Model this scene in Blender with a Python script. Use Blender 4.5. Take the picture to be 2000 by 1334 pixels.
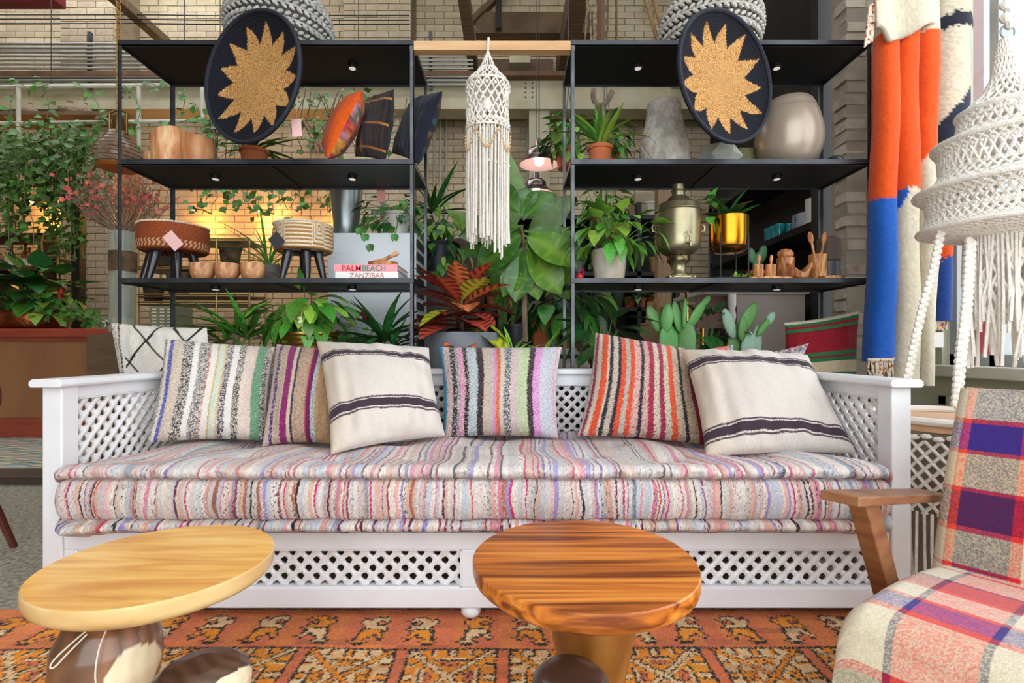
import bpy, math, random
import numpy as np
from mathutils import Vector, Matrix

for _o in list(bpy.data.objects):
    bpy.data.objects.remove(_o)
SC = bpy.context.scene
COL = SC.collection

# ------------------------------------------------------------------ camera, sky, exposure
EYE = 0.84                       # camera height; level camera, 18 mm lens, horizon slightly below the middle
cam_d = bpy.data.cameras.new('camera')
cam_d.lens = 18.0
cam_d.sensor_width = 36.0
cam_d.shift_y = 0.0065
cam_d.clip_start = 0.02
cam = bpy.data.objects.new('camera', cam_d)
cam.location = (0, 0, EYE)
cam.rotation_euler = (math.pi / 2, 0, 0)
COL.objects.link(cam)
SC.camera = cam

world = bpy.data.worlds.new('sky')
SC.world = world
world.use_nodes = True
wbg = world.node_tree.nodes['Background']
wbg.inputs['Color'].default_value = (0.90, 0.955, 1.0, 1)
wbg.inputs['Strength'].default_value = 2.75

SC.view_settings.view_transform = 'Standard'
SC.view_settings.look = 'None'
SC.view_settings.gamma = 1.0
SC.view_settings.use_curve_mapping = False
SC.view_settings.exposure = 0.46


# ------------------------------------------------------------------ helpers
def P(px, py, Y):
    """Point of the room seen at a photograph pixel, at distance Y from the camera."""
    return Vector(((px - 1000) / 1000 * Y, Y, EYE - (py - 680) / 1000 * Y))


def lin(h):
    h = h.lstrip('#')
    out = []
    for i in (0, 2, 4):
        c = int(h[i:i + 2], 16) / 255
        out.append(c / 12.92 if c <= 0.04045 else ((c + 0.055) / 1.055) ** 2.4)
    return tuple(out)


def lin4(h):
    return lin(h) + (1,)


RND = random.Random(11)
NPR = np.random.default_rng(11)
_mats = {}


def _nt(name):
    m = bpy.data.materials.new(name)
    m.use_nodes = True
    nt = m.node_tree
    b = nt.nodes['Principled BSDF']
    return m, nt, b


def _coords(nt, stretch, kind='Object', rot=(0, 0, 0)):
    tc = nt.nodes.new('ShaderNodeTexCoord')
    mp = nt.nodes.new('ShaderNodeMapping')
    mp.inputs['Scale'].default_value = stretch
    mp.inputs['Rotation'].default_value = rot
    nt.links.new(tc.outputs[kind], mp.inputs['Vector'])
    return mp.outputs['Vector']


def mat(name, c, rough=0.6, metal=0.0, c2=None, c3=None, scale=6, detail=5, lo=0.35, hi=0.65, stretch=(1, 1, 1), rot=(0, 0, 0),
        bump=0.0, bscale=60, bstretch=None, distort=0.0, emit=None, emit_s=0, coat=0, trans=0, vary=0.0, alpha=1, spec=0.5):
    """Principled material: noise mix of two or three colours, noise bump, optional per-object variation."""
    if name in _mats:
        return _mats[name]
    m, nt, b = _nt(name)
    b.inputs['Roughness'].default_value = rough
    b.inputs['Metallic'].default_value = metal
    b.inputs['Specular IOR Level'].default_value = spec
    b.inputs['Base Color'].default_value = lin4(c)
    b.inputs['Coat Weight'].default_value = coat
    b.inputs['Coat Roughness'].default_value = 0.15
    b.inputs['Transmission Weight'].default_value = trans
    b.inputs['Alpha'].default_value = alpha
    if emit:
        b.inputs['Emission Color'].default_value = lin4(emit)
        b.inputs['Emission Strength'].default_value = emit_s
    col = None
    if c2:
        v = _coords(nt, stretch, rot=rot)
        n = nt.nodes.new('ShaderNodeTexNoise')
        n.inputs['Scale'].default_value = scale
        n.inputs['Detail'].default_value = detail
        n.inputs['Distortion'].default_value = distort
        nt.links.new(v, n.inputs['Vector'])
        r = nt.nodes.new('ShaderNodeValToRGB')
        r.color_ramp.elements[0].position = lo
        r.color_ramp.elements[0].color = lin4(c)
        r.color_ramp.elements[1].position = hi
        r.color_ramp.elements[1].color = lin4(c2)
        if c3:
            e = r.color_ramp.elements.new(min(0.98, hi + (hi - lo)))
            e.color = lin4(c3)
        nt.links.new(n.outputs['Fac'], r.inputs['Fac'])
        col = r.outputs['Color']
    if vary:
        oi = nt.nodes.new('ShaderNodeObjectInfo')
        mr = nt.nodes.new('ShaderNodeMapRange')
        mr.inputs['To Min'].default_value = 1 - vary
        mr.inputs['To Max'].default_value = 1 + vary
        nt.links.new(oi.outputs['Random'], mr.inputs['Value'])
        hs = nt.nodes.new('ShaderNodeHueSaturation')
        nt.links.new(mr.outputs['Result'], hs.inputs['Value'])
        mr2 = nt.nodes.new('ShaderNodeMapRange')
        mr2.inputs['To Min'].default_value = 0.5 - vary * 0.06
        mr2.inputs['To Max'].default_value = 0.5 + vary * 0.05
        nt.links.new(oi.outputs['Random'], mr2.inputs['Value'])
        nt.links.new(mr2.outputs['Result'], hs.inputs['Hue'])
        hs.inputs['Color'].default_value = lin4(c)
        if col is not None:
            nt.links.new(col, hs.inputs['Color'])
        col = hs.outputs['Color']
    if col is not None:
        nt.links.new(col, b.inputs['Base Color'])
    if bump:
        v = _coords(nt, bstretch or (1, 1, 1))
        n = nt.nodes.new('ShaderNodeTexNoise')
        n.inputs['Scale'].default_value = bscale
        n.inputs['Detail'].default_value = 3
        nt.links.new(v, n.inputs['Vector'])
        bp = nt.nodes.new('ShaderNodeBump')
        bp.inputs['Strength'].default_value = bump
        bp.inputs['Distance'].default_value = 0.01
        nt.links.new(n.outputs['Fac'], bp.inputs['Height'])
        nt.links.new(bp.outputs['Normal'], b.inputs['Normal'])
    _mats[name] = m
    return m


def mat_vc(name, rough=0.85, bump=0.3, bscale=300, bstretch=(1, 1, 1), metal=0.0, sheen=0.0, spec=0.3):
    """Material coloured by the mesh's own 'Col' attribute (dyed yarn, print)."""
    if name in _mats:
        return _mats[name]
    m, nt, b = _nt(name)
    at = nt.nodes.new('ShaderNodeAttribute')
    at.attribute_name = 'Col'
    nt.links.new(at.outputs['Color'], b.inputs['Base Color'])
    b.inputs['Roughness'].default_value = rough
    b.inputs['Metallic'].default_value = metal
    b.inputs['Specular IOR Level'].default_value = spec
    b.inputs['Sheen Weight'].default_value = sheen
    if bump:
        v = _coords(nt, bstretch)
        n = nt.nodes.new('ShaderNodeTexNoise')
        n.inputs['Scale'].default_value = bscale
        n.inputs['Detail'].default_value = 2
        nt.links.new(v, n.inputs['Vector'])
        bp = nt.nodes.new('ShaderNodeBump')
        bp.inputs['Strength'].default_value = bump
        bp.inputs['Distance'].default_value = 0.006
        nt.links.new(n.outputs['Fac'], bp.inputs['Height'])
        nt.links.new(bp.outputs['Normal'], b.inputs['Normal'])
    _mats[name] = m
    return m


def tag(o, label=None, cat=None, group=None, kind=None):
    if label:
        o['label'] = label
    if cat:
        o['category'] = cat
    if group:
        o['group'] = group
    if kind:
        o['kind'] = kind
    return o


_wl = {}


def wloc(o):
    """World location of an unrotated chain of parents."""
    v = Vector((0, 0, 0))
    while o is not None:
        v += o.location
        o = o.parent
    return v


def thing(name, label, cat, loc=(0, 0, 0), rz=0.0, group=None, kind=None):
    o = bpy.data.objects.new(name, None)
    o.empty_display_size = 0.05
    COL.objects.link(o)
    o.location = loc
    o.rotation_euler = (0, 0, rz)
    return tag(o, label, cat, group, kind)


def mesh_data(name, V, F, material, smooth=False, cols=None):
    me = bpy.data.meshes.new(name)
    me.from_pydata([tuple(v) for v in V], [], F)
    if material is not None:
        me.materials.append(material)
    if smooth:
        me.polygons.foreach_set('use_smooth', [True] * len(me.polygons))
    if cols is not None:
        a = me.color_attributes.new('Col', 'FLOAT_COLOR', 'POINT')
        c = np.ones((len(V), 4), dtype=np.float32)
        c[:, :3] = cols
        a.data.foreach_set('color', c.ravel())
    me.update()
    return me


def link(name, me, parent=None, mw=None, label=None):
    o = bpy.data.objects.new(name, me)
    COL.objects.link(o)
    if parent is not None:
        o.parent = parent
    if mw is not None:
        o.matrix_local = mw
    if label:
        o['label'] = label
    return o


class MB:
    """Collects shapes and builds them as ONE mesh object."""

    def __init__(self):
        self.v, self.f, self.c = [], [], []

    def add(self, V, F, col=None):
        n = len(self.v)
        self.v.extend([Vector(p) for p in V])
        self.f.extend([tuple(i + n for i in f) for f in F])
        if col is not None:
            self.c.extend([col] * len(V))
        return self

    def box(self, lo, hi, col=None):
        x0, y0, z0 = lo
        x1, y1, z1 = hi
        V = [(x0, y0, z0), (x1, y0, z0), (x1, y1, z0), (x0, y1, z0), (x0, y0, z1), (x1, y0, z1), (x1, y1, z1), (x0, y1, z1)]
        return self.add(V, BOXF, col)

    def cbox(self, c, s, col=None):
        return self.box((c[0] - s[0] / 2, c[1] - s[1] / 2, c[2] - s[2] / 2), (c[0] + s[0] / 2, c[1] + s[1] / 2, c[2] + s[2] / 2), col)

    def obox(self, c, ax, ay, az, col=None):
        """Box about c with half-axis vectors."""
        c, ax, ay, az = Vector(c), Vector(ax), Vector(ay), Vector(az)
        V = [c + sx * ax + sy * ay + sz * az for sz in (-1, 1) for sx, sy in ((-1, -1), (1, -1), (1, 1), (-1, 1))]
        return self.add(V, BOXF, col)

    def bar(self, a, b, w, t, up=(0, 0, 1), col=None):
        """Bar from a to b, w across and t thick along up."""
        a, b = Vector(a), Vector(b)
        d = (b - a)
        u = Vector(up)
        s = d.cross(u)
        if s.length < 1e-6:
            s = Vector((1, 0, 0))
        s.normalize()
        u2 = s.cross(d).normalized()
        return self.obox((a + b) / 2, s * w / 2, d / 2, u2 * t / 2, col)

    def tube(self, pts, r, seg=6, caps=True, closed=False, col=None):
        pts = [Vector(p) for p in pts]
        n = len(pts)
        rr = r if isinstance(r, (list, tuple)) else [r] * n
        V, F = [], []
        prev = None
        for i, p in enumerate(pts):
            if closed:
                d = pts[(i + 1) % n] - pts[i - 1]
            else:
                d = pts[min(i + 1, n - 1)] - pts[max(i - 1, 0)]
            if d.length < 1e-9:
                d = Vector((0, 0, 1))
            d.normalize()
            if prev is None:
                a = Vector((0, 0, 1)) if abs(d.z) < 0.9 else Vector((1, 0, 0))
                x = d.cross(a).normalized()
            else:
                x = prev - d * prev.dot(d)
                x = x.normalized() if x.length > 1e-6 else d.orthogonal().normalized()
            prev = x
            y = d.cross(x)
            for k in range(seg):
                t = 2 * math.pi * k / seg
                V.append(p + (x * math.cos(t) + y * math.sin(t)) * rr[i])
        m = n if closed else n - 1
        for i in range(m):
            j = (i + 1) % n
            for k in range(seg):
                k2 = (k + 1) % seg
                F.append((i * seg + k, i * seg + k2, j * seg + k2, j * seg + k))
        if caps and not closed:
            F.append(tuple(reversed(range(seg))))
            F.append(tuple((n - 1) * seg + k for k in range(seg)))
        return self.add(V, F, col)

    def lathe(self, prof, c=(0, 0, 0), seg=32, caps=True, sx=1.0, sy=1.0, col=None, axis=None):
        """prof: list of (radius, z)."""
        c = Vector(c)
        V, F = [], []
        n = len(prof)
        for r, z in prof:
            for k in range(seg):
                t = 2 * math.pi * k / seg
                p = Vector((r * math.cos(t) * sx, r * math.sin(t) * sy, z))
                if axis is not None:
                    p = axis @ p
                V.append(c + p)
        for i in range(n - 1):
            for k in range(seg):
                k2 = (k + 1) % seg
                F.append((i * seg + k, i * seg + k2, (i + 1) * seg + k2, (i + 1) * seg + k))
        if caps:
            F.append(tuple(reversed(range(seg))))
            F.append(tuple((n - 1) * seg + k for k in range(seg)))
        return self.add(V, F, col)

    def ball(self, c, r, seg=10, rings=6, s=(1, 1, 1), rot=None, col=None):
        prof = []
        V, F = [], []
        c = Vector(c)
        for i in range(rings + 1):
            a = math.pi * i / rings
            for k in range(seg):
                t = 2 * math.pi * k / seg
                p = Vector((r * math.sin(a) * math.cos(t) * s[0], r * math.sin(a) * math.sin(t) * s[1], -r * math.cos(a) * s[2]))
                if rot is not None:
                    p = rot @ p
                V.append(c + p)
        for i in range(rings):
            for k in range(seg):
                k2 = (k + 1) % seg
                F.append((i * seg + k, i * seg + k2, (i + 1) * seg + k2, (i + 1) * seg + k))
        return self.add(V, F, col)

    def torus(self, c, R, r, seg=28, tseg=6, rot=None, col=None):
        c = Vector(c)
        pts = []
        for k in range(seg):
            t = 2 * math.pi * k / seg
            p = Vector((R * math.cos(t), R * math.sin(t), 0))
            if rot is not None:
                p = rot @ p
            pts.append(c + p)
        return self.tube(pts, r, tseg, closed=True, col=col)

    def build(self, name, material, parent=None, smooth=False, label=None, cat=None, group=None, kind=None, bevel=0, local=False):
        """World coordinates unless local; a top-level mesh gets its origin at its base."""
        V = self.v
        if parent is not None:
            off = Vector((0, 0, 0)) if local else wloc(parent)
        else:
            xs = [p.x for p in V]
            ys = [p.y for p in V]
            zs = [p.z for p in V]
            off = Vector(((min(xs) + max(xs)) / 2, (min(ys) + max(ys)) / 2, min(zs)))
        cols = np.array(self.c, dtype=np.float32) if self.c and len(self.c) == len(V) else None
        me = mesh_data(name, [p - off for p in V], self.f, material, smooth, cols)
        o = link(name, me, parent)
        if parent is None:
            o.location = off
        tag(o, label, cat, group, kind)
        if bevel:
            md = o.modifiers.new('edge', 'BEVEL')
            md.width = bevel
            md.segments = 2
            md.limit_method = 'ANGLE'
        if smooth:
            auto_smooth(o)
        return o


BOXF = [(0, 3, 2, 1), (4, 5, 6, 7), (0, 1, 5, 4), (1, 2, 6, 5), (2, 3, 7, 6), (3, 0, 4, 7)]


def auto_smooth(o, ang=0.75):
    """Sharp edges at creases so that smooth shading keeps its corners."""
    import bmesh
    me = o.data
    if len(me.polygons) > 60000:
        return
    bm = bmesh.new()
    bm.from_mesh(me)
    for e in bm.edges:
        if len(e.link_faces) == 2 and e.calc_face_angle(0) > ang:
            e.smooth = False
    bm.to_mesh(me)
    bm.free()


def grid_mesh(name, fn, nu, nv, material, parent=None, colfn=None, smooth=True, local=False, wrap_u=False, extra=None, **kw):
    """Surface from fn(u, v) -> (x, y, z) arrays over [0,1]^2."""
    u = np.linspace(0, 1, nu, endpoint=not wrap_u)
    v = np.linspace(0, 1, nv)
    U, Vv = np.meshgrid(u, v, indexing='ij')
    X, Y, Z = fn(U, Vv)
    pts = np.stack([X, Y, Z], -1).reshape(-1, 3)
    cols = None
    if colfn is not None:
        cols = np.asarray(colfn(U, Vv)).reshape(-1, 3)
    idx = np.arange(nu * nv).reshape(nu, nv)
    if wrap_u:
        idx = np.concatenate([idx, idx[:1]], 0)
    a, b, c, d = idx[:-1, :-1], idx[1:, :-1], idx[1:, 1:], idx[:-1, 1:]
    F = np.stack([a, b, c, d], -1).reshape(-1, 4)
    if parent is not None:
        off = np.zeros(3) if local else np.array(wloc(parent))
    else:
        mn, mx = pts.min(0), pts.max(0)
        off = np.array([(mn[0] + mx[0]) / 2, (mn[1] + mx[1]) / 2, mn[2]])
    me = mesh_data(name, (pts - off).tolist(), F.tolist(), material, smooth, cols)
    o = link(name, me, parent)
    if parent is None:
        o.location = off
    tag(o, kw.get('label'), kw.get('cat'), kw.get('group'), kw.get('kind'))
    if kw.get('solid'):
        md = o.modifiers.new('thick', 'SOLIDIFY')
        md.thickness = kw['solid']
        md.offset = kw.get('soff', 0)
    return o


def aim(pos, d, up=(0, 0, 1), s=1.0):
    """Matrix whose +Y points along d."""
    y = Vector(d).normalized()
    x = y.cross(Vector(up))
    if x.length < 1e-4:
        x = Vector((1, 0, 0))
    x.normalize()
    z = x.cross(y)
    m = Matrix((x, y, z)).transposed().to_4x4()
    m = Matrix.Translation(Vector(pos)) @ m @ Matrix.Diagonal((s, s, s, 1))
    return m


def leaf_data(name, L, W, material, curl=0.3, fold=0.25, peak=0.4, nseg=5, tip=0.0, colfn=None, petiole=0.0, lobes=0):
    """Leaf along +Y with a folded midrib, peak = where it is widest."""
    V, F, C = [], [], []
    for i in range(nseg + 1):
        t = i / nseg
        if t <= peak:
            w = math.sin(t / peak * math.pi / 2) ** 0.8
        else:
            w = math.cos((t - peak) / (1 - peak) * math.pi / 2) ** 0.9
        if lobes:
            w *= 1 - 0.35 * (i % 2)
        w = max(w, tip) * W / 2
        if i == nseg:
            w = 0.02 * W
        y = petiole + t * L
        z = -curl * L * t * t
        for s in (-1, -0.5, 0, 0.5, 1) if colfn else (-1, 0, 1):
            V.append((s * w, y, z + abs(s) * w * fold))
            if colfn:
                C.append(colfn(s, t))
    n = 5 if colfn else 3
    for i in range(nseg):
        for k in range(n - 1):
            a = i * n + k
            F.append((a, a + 1, a + n + 1, a + n))
    if petiole:
        b = len(V)
        w = W * 0.03
        V += [(-w, 0, 0), (w, 0, 0), (w, petiole + L * 0.1, -0.002), (-w, petiole + L * 0.1, -0.002)]
        F.append((b, b + 1, b + 2, b + 3))
        if colfn:
            C += [colfn(0, 0)] * 4
    return mesh_data(name, V, F, material, True, np.array(C) if colfn else None)


def stripe_fn(spec, seed=0, noise=0.06):
    """spec: list of (width, hex, speck_hex, speck_amount) over a unit length. Returns f(s, shape) -> rgb with woven speckle."""
    tot = sum(w for w, *_ in spec)
    edges = np.cumsum([w / tot for w, *_ in spec])
    base = np.array([lin(s[1]) for s in spec])
    spk = np.array([lin(s[2] if len(s) > 2 and s[2] else s[1]) for s in spec])
    amt = np.array([s[3] if len(s) > 3 else 0.0 for s in spec])
    rg = np.random.default_rng(seed)

    def f(s):
        i = np.clip(np.searchsorted(edges, np.clip(s, 0, 0.99999)), 0, len(spec) - 1)
        r = rg.random(s.shape)
        on = (r < amt[i])[..., None]
        c = np.where(on, spk[i], base[i])
        return np.clip(c * (1 + noise * rg.standard_normal(s.shape))[..., None], 0, 1)
    return f


def soft(pts, n=3):
    """Chaikin smoothing of an open polyline."""
    pts = [Vector(p) for p in pts]
    for _ in range(n):
        out = [pts[0]]
        for a, b in zip(pts, pts[1:]):
            out += [a.lerp(b, 0.25), a.lerp(b, 0.75)]
        pts = out + [pts[-1]]
    return pts


def text_part(name, txt, size, pos, rot, material, parent, depth=0.0008, align='LEFT', sx=1.0, label=None, bold=0.0, width=None):
    cu = bpy.data.curves.new('lettering', 'FONT')
    cu.body = txt
    cu.size = size
    cu.extrude = depth
    cu.offset = bold
    cu.align_x = align
    tmp = bpy.data.objects.new('lettering_curve', cu)
    COL.objects.link(tmp)
    dg = bpy.context.evaluated_depsgraph_get()
    me = bpy.data.meshes.new_from_object(tmp.evaluated_get(dg))
    bpy.data.objects.remove(tmp)
    me.materials.clear()
    me.materials.append(material)
    o = bpy.data.objects.new(name, me)
    COL.objects.link(o)
    o.parent = parent
    o.location = Vector(pos) - wloc(parent)
    o.rotation_euler = rot
    if width:
        xs = [v.co.x for v in me.vertices]
        sx = width / (max(xs) - min(xs))
    o.scale = (sx, 1, 1)
    if label:
        o['label'] = label
    return o
# ------------------------------------------------------------------ the setting
M_TERRAZZO = mat('terrazzo', '#7d7a6c', 0.5, c2='#aca690', c3='#d0c8b0', scale=55, detail=6, lo=0.38, hi=0.56, bump=0.1, bscale=90)
M_MORTAR = mat('old_mortar', '#9f8e74', 0.95, c2='#84755f', scale=5, bump=0.5, bscale=40)
M_BRICK = mat('painted_brick', '#d3c2a4', 0.9, c2='#c0aa8a', c3='#9c7660', scale=2.2, detail=9, lo=0.42, hi=0.6, bump=0.6, bscale=30, vary=0.13)
M_BRICKR = mat('raw_brick', '#a09484', 0.95, c2='#b5a797', c3='#96705f', scale=9, detail=8, lo=0.35, hi=0.6, bump=1.0, bscale=45, vary=0.15)
M_DARKWALL = mat('dark_wall', '#2b2725', 0.9, c2='#3a332e', scale=2)
M_CREAMSTEEL = mat('cream_painted_steel', '#b9b093', 0.6, c2='#a99c7a', c3='#7a5a3c', scale=3, detail=8, lo=0.4, hi=0.66, bump=0.15)
M_RUST = mat('rusty_steel', '#5d4632', 0.8, c2='#7b5638', scale=6, detail=8)
M_BEAM = mat('brown_timber', '#5e4a36', 0.85, c2='#7a6346', scale=3, stretch=(1, 8, 1), bump=0.3)
M_SAGE = mat('sage_paint', '#bdbda2', 0.55, c2='#b1b096', scale=3)
M_OFFWHITE = mat('cream_paint', '#ddd9cc', 0.5, c2='#cfcabb', scale=4)
M_REDSTONE = mat('mahogany_paint', '#94392a', 0.35, c2='#a64a34', scale=4, stretch=(1, 1, 6), coat=0.3)

M_GREYSTEEL = mat('grey_steel', '#8f9193', 0.45, 0.6, c2='#7b7c7d', scale=5)


def struct(mb, name, m, **kw):
    return mb.build(name, m, kind='structure', **kw)


mb = MB()
mb.box((-7, -2.2, -0.2), (3.0, 6.8, 0))
struct(mb, 'floor', M_TERRAZZO, label='speckled grey green terrazzo floor')

# raised platform of zigzag tiles in front of the bar
def zig_col(U, V):
    pal = np.array([lin(c) for c in ('#9dbcca', '#e8dcb4', '#5f9ab0', '#c9bf8a', '#2f7c9a', '#f0e6cc', '#8ca684', '#d8a884')])
    x = U * 60
    z = np.abs((x % 2) - 1) * 0.9
    k = (np.floor(V * 42 + z + 0.35 * np.sin(x * 0.7)) + 3 * np.floor(x / 2)).astype(int)
    return pal[k % 8]


pl = MB().box((-7, 3.15, 0), (-1.6, 6.62, 0.098))
pl = struct(pl, 'floor_platform', mat('platform_wood', '#5d4a40', 0.6, c2='#4a3b33', scale=4, stretch=(0.3, 1, 4)), label='low brown wooden step of the bar platform')
grid_mesh('zigzag_tiles', lambda U, V: (-7 + U * 5.4, 3.15 + V * 1.2, 0.1 + 0 * U), 240, 90, mat_vc('tile_print', 0.35, 0.05), pl, zig_col, smooth=False)
mb = MB().box((-7, 3.135, 0.045), (-1.6, 3.15, 0.102))
mb.build('nosing', mat('step_nosing', '#6b584d', 0.55, c2='#57463c', scale=4, stretch=(0.3, 1, 4)), pl)

# back wall with its bricks, each proud of the mortar
YW = 6.6
mb = MB().box((-7, YW, 0), (3.0, YW + 0.2, 5.6))
wall_back = struct(mb, 'wall_back', M_MORTAR, label='far wall of old brick painted beige')
BW, BH = 0.245, 0.082
_bm = MB().cbox((0, 0, 0), (BW - 0.012, 0.05, BH - 0.010))
brick_me = mesh_data('brick', _bm.v, _bm.f, M_BRICK)
_bm = MB().cbox((0, 0, 0), (BW / 2 - 0.012, 0.05, BH - 0.010))
half_me = mesh_data('half_brick', _bm.v, _bm.f, M_BRICK)
SEEN = [(0, 20, 230, 84), (265, 45, 440, 80), (145, 430, 215, 640), (815, 15, 925, 72), (820, 225, 930, 300), (1005, 100, 1120, 180),
        (920, 225, 1035, 330), (330, 375, 480, 470), (40, 370, 120, 470)]
rest = MB()
nb = 0
r = random.Random(3)
row = 0
z = 0.0
while z < 5.56:
    x = -7 + (BW / 2 if row % 2 else 0)
    while x < 2.95:
        px, py = 1000 + x / YW * 1000, 680 - (z - EYE) / YW * 1000
        pr = 0.006 * r.random() + 0.004
        if nb < 298 and any(a - 12 < px < c and b < py < d for a, b, c, d in SEEN):
            link('brick', brick_me, wall_back, Matrix.Translation(Vector((x + BW / 2, YW - pr + 0.022, z + BH / 2)) - wloc(wall_back)))
            nb += 1
        else:
            rest.cbox((x + BW / 2, YW - pr + 0.022, z + BH / 2), (BW - 0.012, 0.05, BH - 0.010))
        x += BW
    row += 1
    z += BH
rest.build('bricks', M_BRICK, wall_back, kind='stuff')

M_BRICKP = mat('pilaster_brick', '#d2bfa2', 0.9, c2='#c0a988', c3='#6e5846', scale=3.2, detail=8, lo=0.5, hi=0.66, bump=0.6, bscale=30, vary=0.08)


def pilaster(x0, x1, yf, label, zmax=5.6, m=M_MORTAR):
    mb = MB().box((x0 + 0.01, yf, 0), (x1 - 0.01, YW, zmax))
    p = struct(mb, 'wall_pilaster', m, label=label)
    n = max(1, round((x1 - x0) / BW))
    bw = (x1 - x0) / n
    g = MB().cbox((0, 0, 0), (bw - 0.012, 0.06, BH - 0.010))
    full = mesh_data('brick', g.v, g.f, M_BRICKP)
    g = MB().cbox((0, 0, 0), (bw / 2 - 0.012, 0.06, BH - 0.010))
    hlf = mesh_data('brick', g.v, g.f, M_BRICKP)
    z, row = 0.0, 0
    while z < zmax - 0.05:
        xs = [(x0 + bw * (i + 0.5), full) for i in range(n)] if row % 2 == 0 else \
            [(x0 + bw / 4, hlf)] + [(x0 + bw * (i + 1), full) for i in range(n - 1)] + [(x1 - bw / 4, hlf)]
        for x, me in xs:
            link('brick', me, p, Matrix.Translation(Vector((x, yf + 0.02 - 0.006 * r.random(), z + BH / 2)) - wloc(p)))
        row += 1
        z += BH
    return p


pilaster(-5.42, -4.78, 6.15, 'beige painted brick pier behind the flowering branches')
pilaster(-2.04, -1.22, 6.2, 'beige painted brick pier above the shelf with striped cushions')

mb = MB().box((-7.2, -2.2, 0), (-7.0, 6.8, 5.6))
struct(mb, 'wall_left', M_MORTAR, label='side wall of old beige brick out of view')
mb = MB().box((-7.2, -2.3, 0), (-2.0, -2.2, 5.7))  # unseen wall added to cut the frontal light coming from the left
struct(mb, 'wall_front_blocker', M_MORTAR, label='added beige wall behind the viewpoint that blocks part of the front light')
mb = MB().box((2.55, 3.6, 0), (2.75, 6.62, 5.6))
struct(mb, 'wall_right_rear', M_DARKWALL, label='dark side wall behind the rear shelves')

# unseen roof; its skylight openings are added and sized to light the room
mb = MB()
for y0, y1 in ((-2.2, 3.0), (4.3, 4.6), (6.35, 6.8)):
    mb.box((-7, y0, 5.6), (3.0, y1, 5.7))
for x0, x1 in ((-7, -6.4), (-3.2, -2.8), (2.4, 3.0)):
    mb.box((x0, 3.0, 5.6), (x1, 4.3, 5.7))
for x0, x1 in ((-7, -6.8), (-2.7, 3.0)):
    mb.box((x0, 4.6, 5.6), (x1, 6.35, 5.7))
struct(mb, 'ceiling', M_BEAM, label='dark timber roof deck with openings added to let in sky light')

# roof timbers running towards the back wall
for i, (x, w, zb, h, lb) in enumerate(((-0.47, 0.11, 4.2, 0.16, 'slim brown roof joist above the wooden rod'), (0.66, 0.19, 4.25, 0.3, 'heavy brown roof beam above the knotted hanging'),
                                       (-4.45, 0.12, 4.72, 0.1, 'dark roof strut above the conduit pipes'), (2.0, 0.25, 3.9, 0.4, 'broad beige roof beam above the taupe vase'))):
    mb = MB().box((x - w / 2, 3.4, zb), (x + w / 2, YW, zb + h))
    struct(mb, 'ceiling_beam', M_BEAM if i != 3 else M_CREAMSTEEL, label=lb, bevel=0.008)
mb = MB().bar((0.02, 6.3, 5.35), (-0.5, 6.3, 4.85), 0.06, 0.1, (0, 1, 0))
struct(mb, 'ceiling_beam', M_BEAM, label='slanting timber brace high behind the wooden rod')
mb = MB().box((-0.2, 6.2, 4.72), (-0.13, 6.27, 5.5))
struct(mb, 'ceiling_beam', mat('black_steel_post', '#241f1c', 0.6), label='short dark hanger post in the roof')
mb = MB().box((-0.45, 6.3, 4.72), (1.0, 6.45, 4.98))
struct(mb, 'ceiling_beam', M_BEAM, label='beige brown cross beam behind the slim joist')
mb = MB().box((-0.45, 6.2, 4.2), (0.5, 6.35, 4.34))
struct(mb, 'ceiling_beam', M_BEAM, label='low cross beam just under the wooden rod')

# riveted cream girder along the whole back wall
mb = MB().box((-7, 6.05, 3.72), (2.6, 6.12, 4.0)).box((-7, 5.95, 3.62), (2.6, 6.22, 3.72))
gird = struct(mb, 'trim_1', M_CREAMSTEEL, label='cream painted steel girder running along the back wall')
MB().box((-7, 5.93, 4.0), (2.6, 6.24, 4.05)).build('flange', M_RUST, gird)
rv = MB()
for x in (0.16, 0.24, -2.6, -2.52, -4.6, -4.52):
    for k in range(5):
        rv.ball((x, 6.05, 3.75 + k * 0.055), 0.012, 6, 4)
rv.build('rivet', M_RUST, gird)
mb = MB().box((0.2, 6.0, 0), (0.44, 6.2, 3.62))
struct(mb, 'trim_2', M_CREAMSTEEL, label='cream steel column under the girder beside the pendant lamps')

# right wall: sill, wainscot, glazing; brick pier at its far end
XR = 2.2
mb = MB().box((XR, -0.6, 0), (XR + 0.16, 2.955, 0.7)).box((XR, 2.62, 0.7), (XR + 0.16, 2.955, 5.6)).box((XR, -0.6, 3.6), (XR + 0.16, 2.72, 5.6)).box((XR, -0.6, 0.7), (XR + 0.16, -0.4, 3.6))
wr = struct(mb, 'wall_right', M_SAGE, label='sage green wall below and around the shop window')
for y0, y1 in ((0.2, 0.95), (1.05, 1.8), (1.9, 2.62)):
    f = MB()
    for a, b in (((y0, 0.12), (y1, 0.17)), ((y0, 0.55), (y1, 0.6)), ((y0, 0.12), (y0 + 0.05, 0.6)), ((y1 - 0.05, 0.12), (y1, 0.6))):
        f.box((XR - 0.02, a[0], a[1]), (XR, b[0], b[1]))
    f.build('wainscot_panel', M_SAGE, wr, bevel=0.004)
mb = MB().box((XR - 0.07, -0.6, 0.7), (XR + 0.16, 2.72, 0.755))
MB_s = mb.build('sill', M_OFFWHITE, wr, bevel=0.006)
mb = MB()
wf = MB()
for y in (-0.35, 1.45, 2.38, 2.6):
    wf.box((XR + 0.04, y - 0.022, 0.755), (XR + 0.11, y + 0.022, 3.6))
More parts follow.
